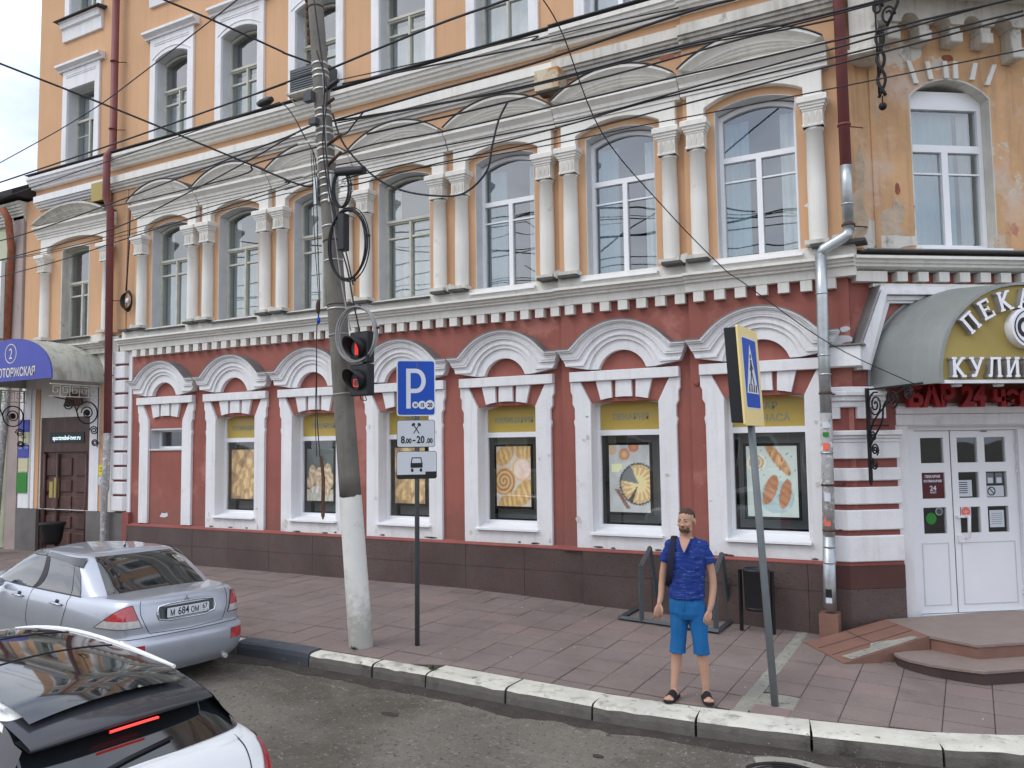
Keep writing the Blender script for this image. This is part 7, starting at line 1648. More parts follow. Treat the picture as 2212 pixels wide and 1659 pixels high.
for sd_ in (1, -1):
    for nm, A in (('rear_side_window', [(G1.tx(1.25, .35), .35), (G1.tx(2.16, .35), .35), (G1.tx(2.12, 4.9), 4.9), (G1.tx(1.42, 4.5), 4.5)]), ('front_side_window', [(G1.tx(2.22, .35), .35), (G1.tx(3.2, .35), .35), (G1.tx(2.72, 4.7), 4.7), (G1.tx(2.18, 4.9), 4.9)]), ('quarter_window', [(G1.tx(1.03, .35), .35), (G1.tx(1.23, .35), .35), (G1.tx(1.40, 4.4), 4.4), (G1.tx(1.16, 2.6), 2.6)])):
        mb = MB(SF); mb.smooth = True; G1.patch(mb, A, .006, sd_); mb.build(nm, 'carglass', SV, fix=False)
    mb = MB(SF); mb.smooth = True; G1.patch(mb, [(G1.tx(1.22, 3.4), 3.4), (G1.tx(2.16, 4.4), 4.4), (G1.tx(2.14, 5.15), 5.15), (G1.tx(1.30, 4.5), 4.5)], .016, sd_, nv=2); G1.patch(mb, [(G1.tx(2.18, 4.4), 4.4), (G1.tx(2.9, 4.1), 4.1), (G1.tx(2.8, 4.9), 4.9), (G1.tx(2.16, 5.15), 5.15)], .016, sd_, nv=2); mb.build('wind_deflector', 'cargreytrim', SV, fix=False)
    mb = MB(SF); mb.tube(G1.line([(G1.tx(1.0, .3), .3), (G1.tx(3.3, .3), .3)], .006, sd_), .008, 4); mb.build('belt_seal', 'cardark', SV)
    mb = MB(SF); mb.smooth = True; G1.patch(mb, [(G1.tx(2.14, .35), .35), (G1.tx(2.24, .35), .35), (G1.tx(2.20, 4.9), 4.9), (G1.tx(2.10, 4.9), 4.9)], .009, sd_, 2, 8); mb.build('middle_pillar', 'cardark', SV, fix=False)
    mb = MB(SF)
    for pts in ([(S1.tx(1.22, 10), 10), (S1.tx(1.20, 7.2), 7.2), (S1.tx(1.27, 5.6), 5.6), (S1.tx(1.32, 3.9), 3.9)], [(S1.tx(2.18, 10), 10), (S1.tx(2.2, 1.4), 1.4)], [(S1.tx(3.25, 10), 10), (S1.tx(3.25, 1.4), 1.4)]): mb.tube(S1.line(pts, .0015, sd_), .0032, 4)
    mb.build('door_seam', 'cardark', SV)
    for t_ in (S1.tx(1.33, 7.4), S1.tx(2.36, 7.4)):
        p = S1.at(t_, 7.4, .03, sd_); q = S1.at(t_ + .26, 7.45, .03, sd_)
        mb = MB(SF); mb.tube([S1.at(t_ - .02, 7.38, .004, sd_), p, q, S1.at(t_ + .28, 7.45, .004, sd_)], .014, 6); mb.build('door_handle', 'silver', SV)
        mb = MB(SF); mb.ball(tuple(S1.at(t_ + .13, 7.7, .0, sd_)), .05, .012, .03, 8, 6); mb.build('handle_recess', 'cardark', SV)
    mb = MB(SF); mb.smooth = True
    rows_ = []
    for j in range(9):
        f = j / 8; hh = 5.85 + (8.6 - 5.85) * f
        t0 = 1.62 + .62 * f; t1 = t0 + (4.15 - 1.62) * (1 - f) ** .8 + .16
        rows_.append([tuple(S1.at(t0 + (t1 - t0) * k / 12, hh, .007, sd_)) for k in range(13)])
    mb.grid(rows_[2:]); mb.build('tail_lamp', 'lampred', SV, fix=False)
    mb = MB(SF); mb.smooth = True; mb.grid(rows_[:3]); mb.build('clear_lamp_strip', 'lampwhite', SV, fix=False)
    mb = MB(SF); mb.tube([Vector(p) for p in rows_[0]] + [Vector(r[-1]) for r in rows_[1:]] + [Vector(p) for p in reversed(rows_[-1])] + [Vector(r[0]) for r in reversed(rows_[1:-1])], .004, 4, closed=True); mb.build('lamp_seal', 'cardark', SV)
    mb = MB(SF); S1.patch(mb, [(1.62, 2.1), (2.5, 2.1), (2.5, 2.95), (1.62, 2.95)], .006, sd_, 6, 2); mb.build('bumper_reflector', 'lampred', SV, fix=False)
    mb = MB(SF); mb.tube([S1.at(0, 4.55, .002, sd_)] + S1.line([(0, 4.6), (2.2, 4.6), (4.2, 4.6)], .002, sd_), .0035, 4); mb.tube(S1.line([(1.85, 10), (1.82, 8.6), (1.7, 7), (1.35, 5.2), (0, 5.0)], .0015, sd_), .0035, 4); mb.build('panel_seam', 'cardark', SV)
    for x in (.86, 3.46): wheel(SF, SV, x, sd_ * .855)
    mb = MB(SF); mb.smooth = True
    for x in (.86, 3.46):
        a0 = [(x + .345 * cos(k * pi / 16), sd_ * .838, .30 + .345 * sin(k * pi / 16)) for k in range(17)]; a1 = [(x + .30 * cos(k * pi / 16), sd_ * .845, .30 + .30 * sin(k * pi / 16)) for k in range(17)]; a2 = [(x + .3 * cos(k * pi / 16), sd_ * .6, .3 + .3 * sin(k * pi / 16)) for k in range(17)]
        mb.grid([a0, a1, a2])
    mb.build('wheel_arch', 'cardark', SV)
mb = MB(SF); mb.prism([(-.29, .785), (.29, .785), (.33, .83), (.33, .905), (.29, .925), (-.29, .925), (-.33, .905), (-.33, .83)], .0, .0) if False else None
def rearpt(y, z, off): 
    t_ = abs(y) / .75 * 2.0; hs = [l[0] for l in lv]; h = next((i + (z - a) / (b - a) for i, (a, b) in enumerate(zip(hs, hs[1:])) if a <= z <= b), 5)
    p = S1.at(t_, h, off); return (p.x, y, z)
mb = MB(SF); mb.tube([rearpt(y, z, .004) for y, z in ((-.34, .79), (-.36, .85), (-.34, .925), (-.2, .945), (.2, .945), (.34, .925), (.36, .85), (.34, .79), (.2, .765), (-.2, .765))], .011, 6, closed=True); mb.build('plate_recess_trim', 'chrome', SV)
mb = MB(SF); mb.grid([[rearpt(y, z, .003) for y in [-.335 + k * .067 for k in range(11)]] for z in (.79, .83, .87, .92)]); mb.build('plate_recess', 'postdark', SV, fix=False)
xp = rearpt(0, .85, .0)[0] - .012
PLF = lambda s, o, z: SF(xp - o, -s, z)
mb = MB(PLF); mb.prism(rr(-.268, .268, .788, .908, .012), .0, .010); pl_ = mb.build('number_plate_frame', 'plasticblk', SV)
mb = MB(PLF); mb.prism(rr(-.260, .260, .797, .901, .01), .010, .012); mb.build('number_plate', 'signwhite', pl_)
text_on('М', PLF, -.195, .012, .812, .092, .0004, 'signblack', pl_, sx=.72, offset=.002); text_on('684', PLF, -.062, .012, .812, .115, .0004, 'signblack', pl_, sx=.80, offset=.002)
text_on('ОМ', PLF, .080, .012, .812, .088, .0004, 'signblack', pl_, sx=.72, offset=.002); text_on('67', PLF, .205, .012, .832, .080, .0004, 'signblack', pl_, sx=.8, offset=.0015)
mb = MB(PLF); mb.box(.150, .152, .012, .0128, .798, .9); mb.build('plate_divider', 'signblack', pl_); mb = MB(PLF); mb.box(.225, .25, .012, .0128, .806, .815); mb.build('tricolour_flag', 'lampred', pl_)
text_on('RUS', PLF, .19, .012, .806, .02, .0003, 'signblack', pl_)
mb = MB(SF); ex = rearpt(0, .965, .006)[0]
for a in (90, 210, 330):
    c_, s_ = cos(radians(a)), sin(radians(a)); L1 = [(0, 0), (.018 * c_ - .010 * s_, .018 * s_ + .010 * c_), (.036 * c_, .036 * s_), (.018 * c_ + .010 * s_, .018 * s_ - .010 * c_)]
    n0 = mb._a([(ex - .002, y, .975 + z) for y, z in L1]); n1 = mb._a([(ex + .004, y, .975 + z) for y, z in L1])
    mb._f([n0 + i for i in range(4)]); mb._f([n1 + i for i in reversed(range(4))])
    for i in range(4): mb._f([n0 + i, n0 + (i + 1) % 4, n1 + (i + 1) % 4, n1 + i])
mb.build('three_lozenge_badge', 'chrome', SV)
mb = MB(SF); mb.tube([(1.62, -.05, 1.44), (1.58, -.05, 1.475)], .012, 6); mb.tube([(1.60, -.05, 1.46), (1.52, -.05, 1.60)], .004, 5); mb.build('aerial', 'cardark', SV)
mb = MB(SF); mb.tube([(.22, -.48, .235), (.04, -.48, .235)], .028, 10); mb.build('exhaust', 'strap', SV)
mb = MB(SF); mb.box(.5, 4.0, -.6, .6, .16, .26); mb.build('underbody', 'cardark', SV)
for sd_ in (1, -1):
    mb = MB(SF); mb.ball((2.95, sd_ * .90, 1.02), .07, .10, .065, 10, 8); mb.build('door_mirror', 'silver', SV)
    mb = MB(SF); S1.patch(mb, [(9.5, 6), (11, 6), (10.8, 8), (9.4, 8)], .006, sd_); mb.build('headlight', 'lampwhite', SV, fix=False)
mb = MB(SF); mb.smooth = True; mb.grid([[tuple(G1.at(t_, h, .006, s_)) for t_, s_ in [(8.9 + .31 * k, 1) for k in range(11)] + [(12 - .31 * k, -1) for k in range(1, 11)] if t_ <= 11] for h in (.5, 2, 3.5, 4.7)]) ; mb.build('windscreen', 'carglass', SV, fix=False)

# --- white crossover with dark glass roof
WC = thing('white_crossover', 'white car with glossy black glass roof and rear spoiler in the near left corner', 'car', (-3.73, -8.97, rz(-4, -8.9)), radians(175.6))
WF0 = car_frame(WC, .89)
def WF(x, y, z):      # the roof falls away towards the tail
    f = max(0, min(1, (z - 1.12) / .40)); return WF0(x, y, z - f * .115 * max(0, (1.9 - x) / 1.5) ** 1.6 * (1 if x < 1.9 else 0))
WF.always = True
lv2 = [(.24, outl(.10, 4.30, .74, .86, .72)), (.40, outl(-.06, 4.40, .92, .95, .78)), (.60, outl(-.09, 4.42, .96, .97, .80)), (.75, outl(-.05, 4.40, .97, .975, .80)), (.90, outl(-.01, 4.32, .965, .965, .78)), (1.02, outl(.04, 4.15, .93, .935, .74)), (1.10, outl(.09, 3.95, .865, .89, .70)), (1.15, outl(.13, 3.75, .80, .84, .66))]
S2 = Shell(lv2)
mb = MB(WF); mesh_shell(mb, S2, 80, 30, crown=.03); mb.build('body', 'carwhite', WC)
gl2 = [(1.10, green(.10, 3.70, .815, .80)), (1.20, green(.17, 3.50, .785, .755)), (1.32, green(.26, 3.22, .74, .71)), (1.44, green(.36, 2.95, .69, .66)), (1.53, green(.45, 2.72, .635, .61)), (1.585, green(.54, 2.55, .585, .56)), (1.61, green(.62, 2.42, .54, .51))]
G2 = Shell(gl2)
mb = MB(WF); mesh_shell(mb, G2, 70, 24, crown=.045, bottom=False); mb.build('roof_shell', 'carwhite', WC)
# glass roof: surface over the top ring, slightly above the shell
def roofpt(x, y, dz=0):
    xr, xf = .62, 2.42; hw = .52; v_ = y / hw
    base = 1.61 + .045 * (1 - min(1, v_ * v_)); 
    if x < .62: base -= .30 * (.62 - x) ** 1.3
    if x > 1.9: base -= .10 * (x - 1.9) ** 2
    return (x, y, base + dz)
mb = MB(WF); mb.smooth = True; mb.grid([[roofpt(.42 + 1.98 * i / 24, -.505 + 1.01 * j / 16, .010) for j in range(17)] for i in range(25)]); mb.build('glass_roof', 'carglass', WC, fix=False)
mb = MB(WF); mb.tube([roofpt(1.28, -.49 + .98 * k / 12, .0125) for k in range(13)], .004, 4); mb.tube([roofpt(1.85, -.49 + .98 * k / 12, .0125) for k in range(13)], .004, 4); mb.build('roof_glass_seam', 'cardark', WC)
for sd_ in (1, -1):
    mb = MB(WF); mb.tube([roofpt(.62 + 2.1 * k / 14, sd_ * (.535 + .02 * sin(pi * k / 14)), .004 + .008 * sin(pi * k / 14)) for k in range(15)], .012, 8); mb.build('roof_rail', 'carwhite', WC)
    for nm, A in (('rear_side_window', [(4.2, 1.2), (6.9, 1.2), (6.9, 4.6), (4.6, 4.3)]), ('front_side_window', [(7.0, 1.2), (9.3, 1.2), (8.6, 4.4), (7.0, 4.6)])):
        mb = MB(WF); mb.smooth = True; G2.patch(mb, A, .006, sd_); mb.build(nm, 'carglass', WC, fix=False)
    mb = MB(WF); mb.smooth = True
    rows_ = []
    for j in range(8):
        f = j / 7; hh = 2.9 + 2.5 * f; t0 = 1.9 + .75 * f; t1 = 4.2 - .5 * f * f; rows_.append([tuple(S2.at(t0 + (t1 - t0) * k / 12, hh, .008, sd_)) for k in range(13)])
    mb.grid(rows_); mb.build('tail_lamp', 'lampred', WC, fix=False)
    mb = MB(WF); mb.smooth = True; S2.patch(mb, [(2.1, 2.45), (3.8, 2.45), (4.0, 2.95), (1.9, 2.95)], .007, sd_); mb.build('clear_lamp_strip', 'lampwhite', WC, fix=False)
    for x in (.80, 3.42): wheel(WF, WC, x, sd_ * .975, .34, .22)
    mb = MB(WF); mb.ball((3.05, sd_ * 1.0, 1.12), .08, .12, .08, 10, 8); mb.build('door_mirror', 'carwhite', WC)
    mb = MB(WF); mb.smooth = True
    for x in (.80, 3.42): mb.grid([[(x + r_ * cos(k * pi / 16), sd_ * yy, .34 + r_ * sin(k * pi / 16)) for k in range(17)] for r_, yy in ((.42, .93), (.40, .98), (.35, .975), (.35, .7))])
    mb.build('wheel_arch', 'cardark', WC)
# spoiler
def spz(x, y): return 1.585 - .16 * (.62 - x) - .040 * (abs(y) / .60) ** 2.5 + .006 * (1 - (y / .6) ** 2)
mb = MB(WF); mb.smooth = True; N_ = 24
def spl(k, f):
    y = -.575 + 1.15 * k / N_; xe = .22 + .05 * (abs(y) / .6) ** 3; x = .66 - (.66 - xe) * f; return x, y
rows_ = [[(*spl(k, f), spz(*spl(k, f)) + dz) for k in range(N_ + 1)] for f, dz in ((0, .016), (.35, .026), (.75, .028), (.97, .022), (1.0, .010), (.98, -.012), (.5, -.03), (0, -.04))]
mb.grid(rows_, False); mb.build('rear_spoiler', 'cargreytrim', WC, fix=False)
for sd_ in (1, -1):
  mb = MB(WF); mb.smooth = True; mb.grid([[(.30, sd_ * .60, 1.50), (.45, sd_ * .605, 1.53), (.62, sd_ * .60, 1.555)], [(.27, sd_ * .66, 1.36), (.42, sd_ * .675, 1.40), (.60, sd_ * .665, 1.44)], [(.20, sd_ * .72, 1.22), (.34, sd_ * .735, 1.26), (.5, sd_ * .73, 1.30)]])
  mb.build('pillar_trim', 'cargreytrim', WC, fix=False)
mb = MB(WF); 
for k in range(12):
    y0, y1 = -.155 + .31 * k / 12, -.155 + .31 * (k + 1) / 12
    mb._a([(.214, y0, spz(.22, y0) - .042), (.214, y1, spz(.22, y1) - .042), (.210, y1, spz(.22, y1) - .026), (.210, y0, spz(.22, y0) - .026), (.226, y0, spz(.22, y0) - .042), (.226, y1, spz(.22, y1) - .042), (.226, y1, spz(.22, y1) - .026), (.226, y0, spz(.22, y0) - .026)])
    n0 = 8 * k
    for q in ((0, 1, 2, 3), (0, 4, 5, 1), (3, 2, 6, 7)): mb._f([n0 + i for i in q])
mb.build('high_brake_light', 'brakelight', WC)
# rear window wraps across the hatch
mb = MB(WF); mb.smooth = True; rows_ = []
for j in range(9):
    h = .75 + 3.6 * j / 8; te = 3.35 - .25 * (j / 8); rows_.append([tuple(G2.at(te - te * k / 12, h, .008, 1)) for k in range(13)] + [tuple(G2.at(te * k / 12, h, .008, -1)) for k in range(1, 13)])
mb.grid(rows_); mb.build('rear_window', 'carglass', WC, fix=False)
mb = MB(WF); mb.tube([G2.at(.9, .9, .03, 1), G2.at(.3, 1.25, .03, 1), G2.at(.8, 1.55, .03, -1)], .011, 6); mb.build('rear_wiper', 'cardark', WC)
mb = MB(WF); mb.tube(S2.line([(2.0, 7), (1.9, 5.5), (1.75, 4), (1.6, 2.5)], .002, 1) , .004, 4); mb.tube(S2.line([(2.0, 7), (1.9, 5.5), (1.75, 4), (1.6, 2.5)], .002, -1), .004, 4); mb.build('hatch_seam', 'cardark', WC)
mb = MB(WF); mb.box(.5, 4.0, -.65, .65, .18, .3); mb.build('underbody', 'cardark', WC)
# ================================================================== THE MAN
FZ = gz(-2.62, -3.53) + .012
MAN = thing('person', 'man with short hair and beard in blue shirt and blue shorts standing on the kerb', 'person', (-2.61, -3.53, FZ), radians(9))
MM = WM[MAN]
def HF(x, y, z): return MM @ Vector((x, y, z))        # local: -y is the way he faces, +x is to the right of the picture
def ell(cx, cy, z, a, b, n=18, pw=2.0, tw=0):
    return [(cx + a * (abs(cos(t)) ** (2 / pw)) * (1 if cos(t) >= 0 else -1), cy + b * (abs(sin(t)) ** (2 / pw)) * (1 if sin(t) >= 0 else -1), z + tw * cos(t)) for t in [2 * pi * k / n for k in range(n)]]
def chain(mb, pts, n=12):
    """tapered limb: pts = [(x, y, z, r)...] with rounded ends"""
    P = [Vector(p[:3]) for p in pts]; R = [p[3] for p in pts]; out_p, out_r = [], []
    for i in range(len(P) - 1):
        for k in range(6):
            t = k / 6; a, b, c, d = P[max(i - 1, 0)], P[i], P[i + 1], P[min(i + 2, len(P) - 1)]
            out_p.append(.5 * ((2 * b) + (c - a) * t + (2 * a - 5 * b + 4 * c - d) * t * t + (3 * b - a - 3 * c + d) * t ** 3)); s = t * t * (3 - 2 * t); out_r.append(R[i] * (1 - s) + R[i + 1] * s)
    out_p.append(P[-1]); out_r.append(R[-1])
    mb.tube([mb.fr(*p) for p in out_p], 1, n, radii=out_r); mb.ball(tuple(P[0]), R[0], n=10, m=6); mb.ball(tuple(P[-1]), R[-1], n=10, m=6)
def remeshed(mb, name, mat_, parent, vox=.008, smooth_=4, **kw):
    o = mb.build('tmp', mat_, None, fix=True)
    m = o.modifiers.new('r', 'REMESH'); m.mode = 'VOXEL'; m.voxel_size = vox; m.use_smooth_shade = True
    s = o.modifiers.new('s', 'SMOOTH'); s.factor = .5; s.iterations = smooth_
    dg = bpy.context.evaluated_depsgraph_get(); me = bpy.data.meshes.new_from_object(o.evaluated_get(dg))
    bpy.data.objects.remove(o); inv = WM[parent].inverted(); me.transform(inv); me.name = name
    for p in me.polygons: p.use_smooth = True
    o = bpy.data.objects.new(name, me); COL.objects.link(o); o.parent = parent; WM[o] = WM[parent]; KIDS.setdefault(parent, []).append(o)
    return o
HX, HY = .012, -.035        # head centre
body = MB(HF)
# torso, neck
body.loft([ell(*e) for e in ((-.01, .0, .84, .15, .10), (-.01, .0, .96, .165, .105), (0, .0, 1.10, .150, .10), (0, .0, 1.25, .165, .112), (0, .005, 1.40, .180, .118), (0, .01, 1.52, .175, .10), (0, .01, 1.585, .12, .08), (.0, .0, 1.62, .065, .062))])
chain(body, [(.0, .01, 1.55, .062), (.004, -.005, 1.64, .056), (HX, -.02, 1.70, .055)])
# legs
for s_, (hx, kx, ax, ay, fa) in ((-1, (-.085, -.125, -.160, -.03, -.22)), (1, (.085, .125, .150, .02, .30))):
    chain(body, [(hx, 0, .90, .088), (hx + s_ * .012, -.005, .70, .075), (kx, -.012, .50, .056), (kx + s_ * .010, .012, .36, .056), (ax - s_ * .004, ay * .6 + .012, .18, .040), (ax, ay + .012, .085, .036)])
    # foot
    f = lambda u, v_, z, fa=fa, ax=ax, ay=ay: (ax + u * cos(fa) + v_ * sin(fa), ay - v_ * cos(fa) + u * sin(fa), z)
    chain(body, [(*f(0, -.045, .045), .034), (*f(0, .03, .055), .036), (*f(0, .10, .042), .034), (*f(.0, .15, .034), .028)])
    for q in range(5): chain(body, [(*f((q - 2) * .018, .13, .034), .014), (*f((q - 2) * .019, .175 - abs(q - (1.5 if s_ < 0 else 2.5)) * .008, .030), .0115 if q not in (0, 4) else .012)], 8)
# arms: left of picture hangs a little away from the body, right one straight down
ARM = {-1: [(-.164, .01, 1.525, .056), (-.208, .015, 1.40, .048), (-.245, .03, 1.26, .042), (-.262, .02, 1.13, .038), (-.272, -.015, 1.01, .033), (-.285, -.045, .945, .0265)],
        1: [(.164, .01, 1.525, .056), (.208, .02, 1.40, .049), (.240, .03, 1.25, .042), (.250, .02, 1.12, .039), (.236, -.015, .98, .033), (.218, -.04, .905, .0265)]}
for s_, P_ in ARM.items():
    chain(body, P_)
    wx, wy, wz, _ = P_[-1]; dx = -.02 if s_ < 0 else -.03
    # palm: flattened with several chains side by side, then four fingers and a thumb, loosely curled
    for q in range(4):
        ox = (q - 1.5) * .019; oy = (q - 1.5) * .006
        chain(body, [(wx, wy, wz, .018), (wx + ox * .8 + dx * .4, wy - .012 + oy, wz - .05, .016), (wx + ox + dx * .7, wy - .018 + oy, wz - .085, .0135)], 8)
        ln = (.030, .036, .034, .026)[q]
        chain(body, [(wx + ox + dx * .7, wy - .018 + oy, wz - .085, .0105), (wx + ox * 1.05 + dx, wy - .016 + oy, wz - .085 - ln, .0095), (wx + ox * 1.05 + dx, wy + .004 + oy, wz - .085 - ln * 1.75, .0088), (wx + ox + dx, wy + .022 + oy, wz - .085 - ln * 2.2, .008)], 8)
    tx = -s_ * .026
    chain(body, [(wx + tx * .5, wy - .012, wz - .02, .015), (wx + tx * 1.3, wy - .034, wz - .05, .0125), (wx + tx * 1.3, wy - .042, wz - .082, .0105), (wx + tx * 1.1, wy - .038, wz - .105, .0095)], 8)
# head, turned a little towards the left of the picture
HR_ = Matrix.Rotation(radians(-15), 3, 'Z') @ Matrix.Rotation(radians(6), 3, 'X')
HC = Vector((HX, HY, 1.785))
HSC = 1.09
def hd(x, y, z): return tuple(HC + HR_ @ Vector((x, y, z)) * HSC)
body.ball(hd(0, .012, .032), .076 * HSC, .096 * HSC, .088 * HSC, 20, 14, HR_); body.ball(hd(0, -.030, -.020), .064 * HSC, .066 * HSC, .085 * HSC, 18, 12, HR_); body.ball(hd(0, -.048, -.080), .040 * HSC, .040 * HSC, .034 * HSC, 14, 10, HR_)
for sg_ in (-1, 1):
    body.ball(hd(sg_ * .030, -.082, .024), .026 * HSC, .012 * HSC, .009 * HSC, 10, 6, HR_); body.ball(hd(sg_ * .040, -.070, -.022), .022 * HSC, .022 * HSC, .022 * HSC, 10, 8, HR_)     # brow, cheek
    body.ball(hd(sg_ * .047, -.035, -.068), .018 * HSC, .030 * HSC, .022 * HSC, 10, 8, HR_)                                                                            # jaw
    body.ball(hd(sg_ * .081, .008, -.005), .009 * HSC, .021 * HSC, .032 * HSC, 10, 8, HR_)                                                                             # ear
body.ball(hd(0, -.094, .0), .009 * HSC, .016 * HSC, .028 * HSC, 10, 8, HR_); body.ball(hd(0, -.106, -.020), .013 * HSC, .012 * HSC, .011 * HSC, 10, 8, HR_)
for sg_ in (-1, 1): body.ball(hd(sg_ * .011, -.098, -.024), .008 * HSC, .009 * HSC, .007 * HSC, 8, 6, HR_)
body.ball(hd(0, -.087, -.052), .022 * HSC, .012 * HSC, .010 * HSC, 10, 6, HR_)
bd = remeshed(body, 'body', 'skin', MAN, .0062, 3)
for sg_ in (-1, 1):
    mb = MB(HF); mb.ball(hd(sg_ * .029, -.0835, .010), .0115, .006, .0050, 10, 6, HR_); e_ = mb.build('eye', 'eyewhite', MAN)
    mb = MB(HF); mb.ball(hd(sg_ * .029 - .003, -.0880, .0095), .0052, .004, .0052, 8, 6, HR_); mb.build('iris', 'hair', e_)
    mb = MB(HF); mb.tube([HF(*hd(sg_ * (.012 + .010 * k), -.0945 + .0028 * k * k, .031 + .002 * sin(k))) for k in range(4)], .0042, 6); mb.build('eyebrow', 'hair', MAN)
mb = MB(HF); mb.ball(hd(0, -.0965, -.0475), .021, .006, .0032, 10, 6, HR_); mb.ball(hd(0, -.0955, -.0555), .018, .006, .0042, 10, 6, HR_); mb.build('lips', 'lip', MAN)
# hair cap: ellipsoid shell cut at the hairline
def capmesh(name, mat_, cx, rx, ry, rz_, keep, par, n=44, m=34):
    mb = MB(HF); mb.smooth = True; C_ = Vector(cx); idx = {}
    for i in range(m + 1):
        for k in range(n):
            a, b = -pi / 2 + pi * i / m, 2 * pi * k / n; l = Vector((rx * cos(a) * cos(b), ry * cos(a) * sin(b), rz_ * sin(a))); l *= 1 + .012 * mnoise.noise(l * 60)
            idx[i, k] = (len(mb.v), l + C_); mb.v.append(HF(*hd(*(l + C_))))
    for i in range(m):
        for k in range(n):
            q = (k + 1) % n; c_ = (idx[i, k][1] + idx[i + 1, q][1]) / 2
            if keep(c_): mb._f([idx[i, k][0], idx[i, q][0], idx[i + 1, q][0], idx[i + 1, k][0]])
    return mb.build(name, mat_, par, fix=False)
capmesh('hair', 'hair', (0, .013, .032), .0772, .0975, .0895, lambda p: (p.z > .066 + .55 * max(0, -p.y - .035) * (1 if p.y < 0 else 0) or (p.y > .0 and p.z > -.010 + max(0, .03 - p.y) * 1.3) or p.y > .055 and p.z > -.035) and not (p.y < -.075 and p.z < .10), MAN)
capmesh('beard', 'beard', (0, -.040, -.062), .0560, .0555, .0500, lambda p: p.y < -.015 and (p.z < -.062 - .0 or abs(p.x) > .034 and p.z < -.030) and not (abs(p.x) < .019 and p.z > -.066), MAN)
mb = MB(HF); mb.ball(hd(0, -.0985, -.037), .024, .005, .0045, 10, 5, HR_); mb.build('moustache', 'beard', MAN)
# shirt -----------------------------------------------------------------
sh_ = MB(HF)
R_ = [ell(*e, 24, 2.3) for e in ((-.012, .0, 1.005, .188, .128), (-.012, .0, 1.03, .190, .130), (-.008, .0, 1.10, .178, .124), (0, .0, 1.20, .176, .126), (0, .0, 1.32, .190, .134), (0, .005, 1.44, .196, .130), (0, .012, 1.53, .188, .110), (0, .014, 1.585, .150, .092), (0, .010, 1.612, .100, .078))]
sh_.loft(R_)
for s_, P_ in ARM.items():
    (x0, y0, z0, _), (x1, y1, z1, _), (x2, y2, z2, _) = P_[0], P_[1], P_[2]
    a = Vector((x0 - s_ * .035, y0, z0 + .005)); b = Vector((x1, y1, z1)) ; c_ = Vector((x1, y1, z1)).lerp(Vector((x2, y2, z2)), .25)
    sh_.tube([HF(*p) for p in (a, a.lerp(b, .35), b, c_)], 1, 14, radii=[.070, .076, .072, .070]); sh_.ball(tuple(a), .072, n=12, m=8); sh_.ball((x0 - s_ * .004, y0, z0 + .0), .070, n=12, m=8)
shirt = remeshed(sh_, 'shirt', 'shirt', MAN, .0075, 3)
# open the neck with a skin coloured V and fold the cloth a little
for v_ in shirt.data.vertices:
    p = v_.co; d = mnoise.noise(Vector((p.x * 9, p.y * 9, p.z * 26))) * .006 + mnoise.noise(Vector((p.x * 24 + p.z * 14, p.y * 20, p.z * 30))) * .0035
    k_ = 1 if p.z > 1.12 else 1.9
    n_ = v_.normal; v_.co = p + n_ * d * k_
vm = MB(HF); 
def front(x, z): return -.134 + .35 * x * x + .30 * max(0, z - 1.46)
V_ = [(-.075, 1.595), (-.045, 1.53), (-.012, 1.462), (.0, 1.455), (.035, 1.52), (.066, 1.598), (.03, 1.625), (-.03, 1.625)]
vm.smooth = True
rowsv = []
for j in range(8):
    z = 1.475 + .135 * j / 7; w_ = .004 + .060 * (j / 7) ** .85
    rowsv.append([(-.006 + w_ * (k / 4 - 1) , -.141 + .30 * (w_ * (k / 4 - 1)) ** 2 * 6 + .0 + .075 * (j / 7) ** 1.6, z) for k in range(9)])
vm.grid(rowsv); vm.build('open_neck', 'skin', MAN, fix=False)
mb = MB(HF); mb.tube([HF(r[0][0], r[0][1] - .002, r[0][2]) for r in reversed(rowsv)] + [HF(r[-1][0], r[-1][1] - .002, r[-1][2]) for r in rowsv], .006, 6); mb.build('collar_edge', 'shirt', MAN)
# shorts ----------------------------------------------------------------
so_ = MB(HF)
so_.loft([ell(*e, 20, 2.3) for e in ((-.012, 0, 1.03, .168, .112), (-.012, 0, .95, .178, .122), (-.01, .0, .86, .178, .125), (0, 0, .80, .12, .10))])
for s_, hx, kx in ((-1, -.085, -.118), (1, .085, .122)):
    so_.tube([HF(*p) for p in ((hx, .0, .93), (hx + s_ * .010, -.002, .78), (kx - s_ * .012, -.006, .62), (kx, -.008, .49), (kx, -.008, .455))], 1, 16, radii=[.094, .094, .083, .080, .083])
shorts = remeshed(so_, 'shorts', 'shorts', MAN, .0075, 3)
for v_ in shorts.data.vertices:
    p = v_.co; n_ = v_.normal
    v_.co = p + n_ * (mnoise.noise(Vector((p.x * 26, p.y * 20, p.z * 6))) * .007 + mnoise.noise(Vector((p.x * 8, p.y * 8, p.z * 12))) * .004)
mb = MB(HF); mb.tube([HF(-.03, -.128, .985), HF(-.028, -.134, .93), HF(-.034, -.132, .89)], .004, 5); mb.build('drawstring', 'shorts', MAN)
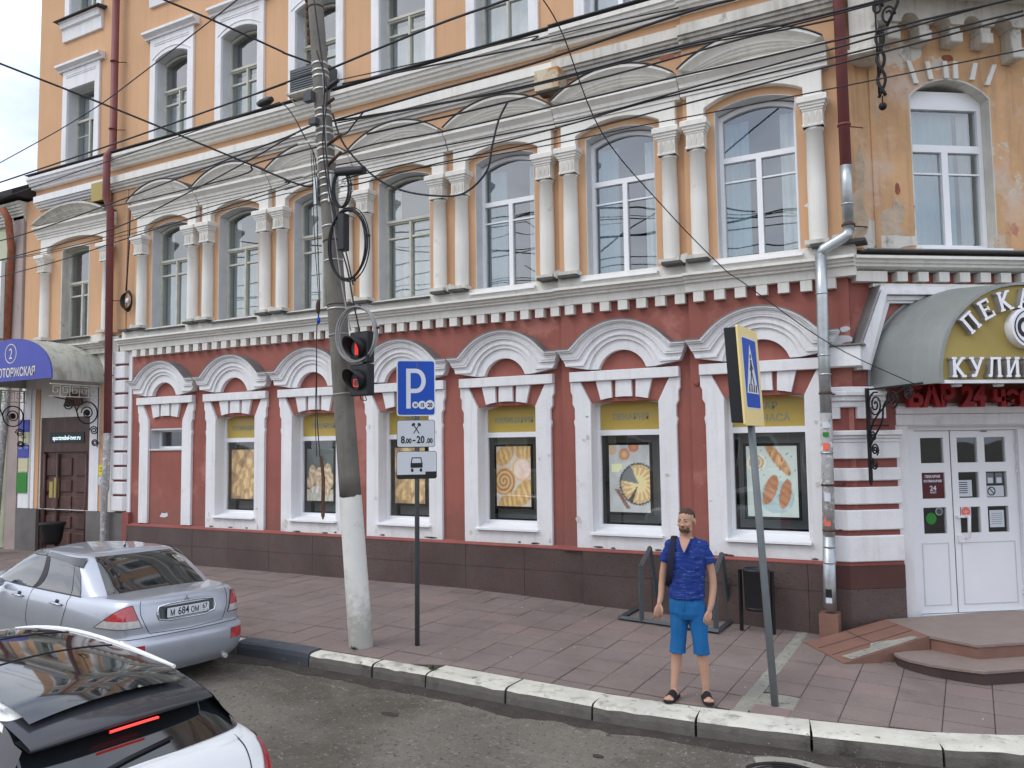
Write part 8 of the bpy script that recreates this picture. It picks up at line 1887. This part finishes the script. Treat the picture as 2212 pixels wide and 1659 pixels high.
# sandals
for s_, ax, ay, fa in ((-1, -.160, -.03, -.22), (1, .150, .02, .30)):
    f = lambda u, v_, z: (ax + u * cos(fa) + v_ * sin(fa), ay - v_ * cos(fa) + u * sin(fa), z)
    mb = MB(HF); out_l = [(-.040, -.075), (-.046, .02), (-.052, .12), (-.045, .18), (-.015, .205), (.02, .203), (.046, .18), (.052, .12), (.044, .02), (.036, -.075), (.0, -.092)]
    n0 = mb._a([f(u, v_, .002) for u, v_ in out_l]); n1 = mb._a([f(u, v_, .024) for u, v_ in out_l]); N = len(out_l)
    mb._f([n1 + i for i in range(N)]); mb._f([n0 + i for i in reversed(range(N))])
    for i in range(N): mb._f([n0 + i, n0 + (i + 1) % N, n1 + (i + 1) % N, n1 + i])
    sd2 = mb.build('sandal', 'sandal', MAN)
    mb = MB(HF); mb.smooth = True
    mb.grid([[f(.052 * cos(a), v_ , .018 + hz_ * sin(a)) for a in [pi * k / 10 for k in range(11)]] for v_, hz_ in ((.035, .080), (.06, .074), (.10, .062), (.135, .050))]); mb.build('strap', 'sandal', sd2, fix=False)
# backpack hanging on the shoulder at the left of the picture
BG = thing('backpack', 'dark navy backpack hanging from one shoulder behind the man in blue', 'backpack', (-2.70, -3.40, 1.0 + FZ), radians(9))
mb = MB(HF); mb.loft([ell(*e, 18, 2.8) for e in ((-.10, .19, 1.06, .10, .06), (-.13, .20, 1.10, .145, .085), (-.125, .205, 1.25, .155, .095), (-.09, .20, 1.42, .14, .085), (-.08, .18, 1.52, .10, .06), (-.08, .17, 1.55, .05, .03))])
o = remeshed(mb, 'pack', 'bag', BG, .012, 4)
mb = MB(HF); mb.smooth = True
sp_ = [(-.115, .13, 1.50), (-.125, .06, 1.615), (-.125, -.03, 1.612), (-.130, -.105, 1.53), (-.138, -.138, 1.42), (-.148, -.140, 1.30), (-.165, -.11, 1.20), (-.19, -.03, 1.13), (-.19, .08, 1.11)]
sm_ = smoothpts(sp_, 5); W_ = []
for i, p in enumerate(sm_): W_.append([tuple(p + Vector((-.030, 0, 0))), tuple(p + Vector((0, -.006, .003))), tuple(p + Vector((.030, 0, 0)))])
mb.grid(W_); mb.build('shoulder_strap', 'bag', BG, fix=False)

# ------------------------------------------------------------------ groups of repeats
GR = {'poster': 'food posters in the shop windows', 'overhead_cable': 'overhead cables meeting at the pole', 'drop_wire': 'wires running down the pole', 'wall_plate': 'stack of plates beside the brown door', 'paper_notice': 'paper notices right of the brown door',
      'downpipe': 'downpipes on the corner building', 'planter': 'iron planters by the brown door', 'entrance_canopy': 'barrel canopies over the doors', 'far_side_house': 'houses across the street', 'cable_coil': 'cable coils on the pole',
      'cable_closure': 'black cable closures at the pole', 'weed': 'weeds along the kerb', 'cable_box': 'metal boxes under the string course'}
for o in bpy.data.objects:
    if o.parent is None and 'label' in o and 'group' not in o:
        g = GR.get(o.name.split('.')[0])
        if g: o['group'] = g
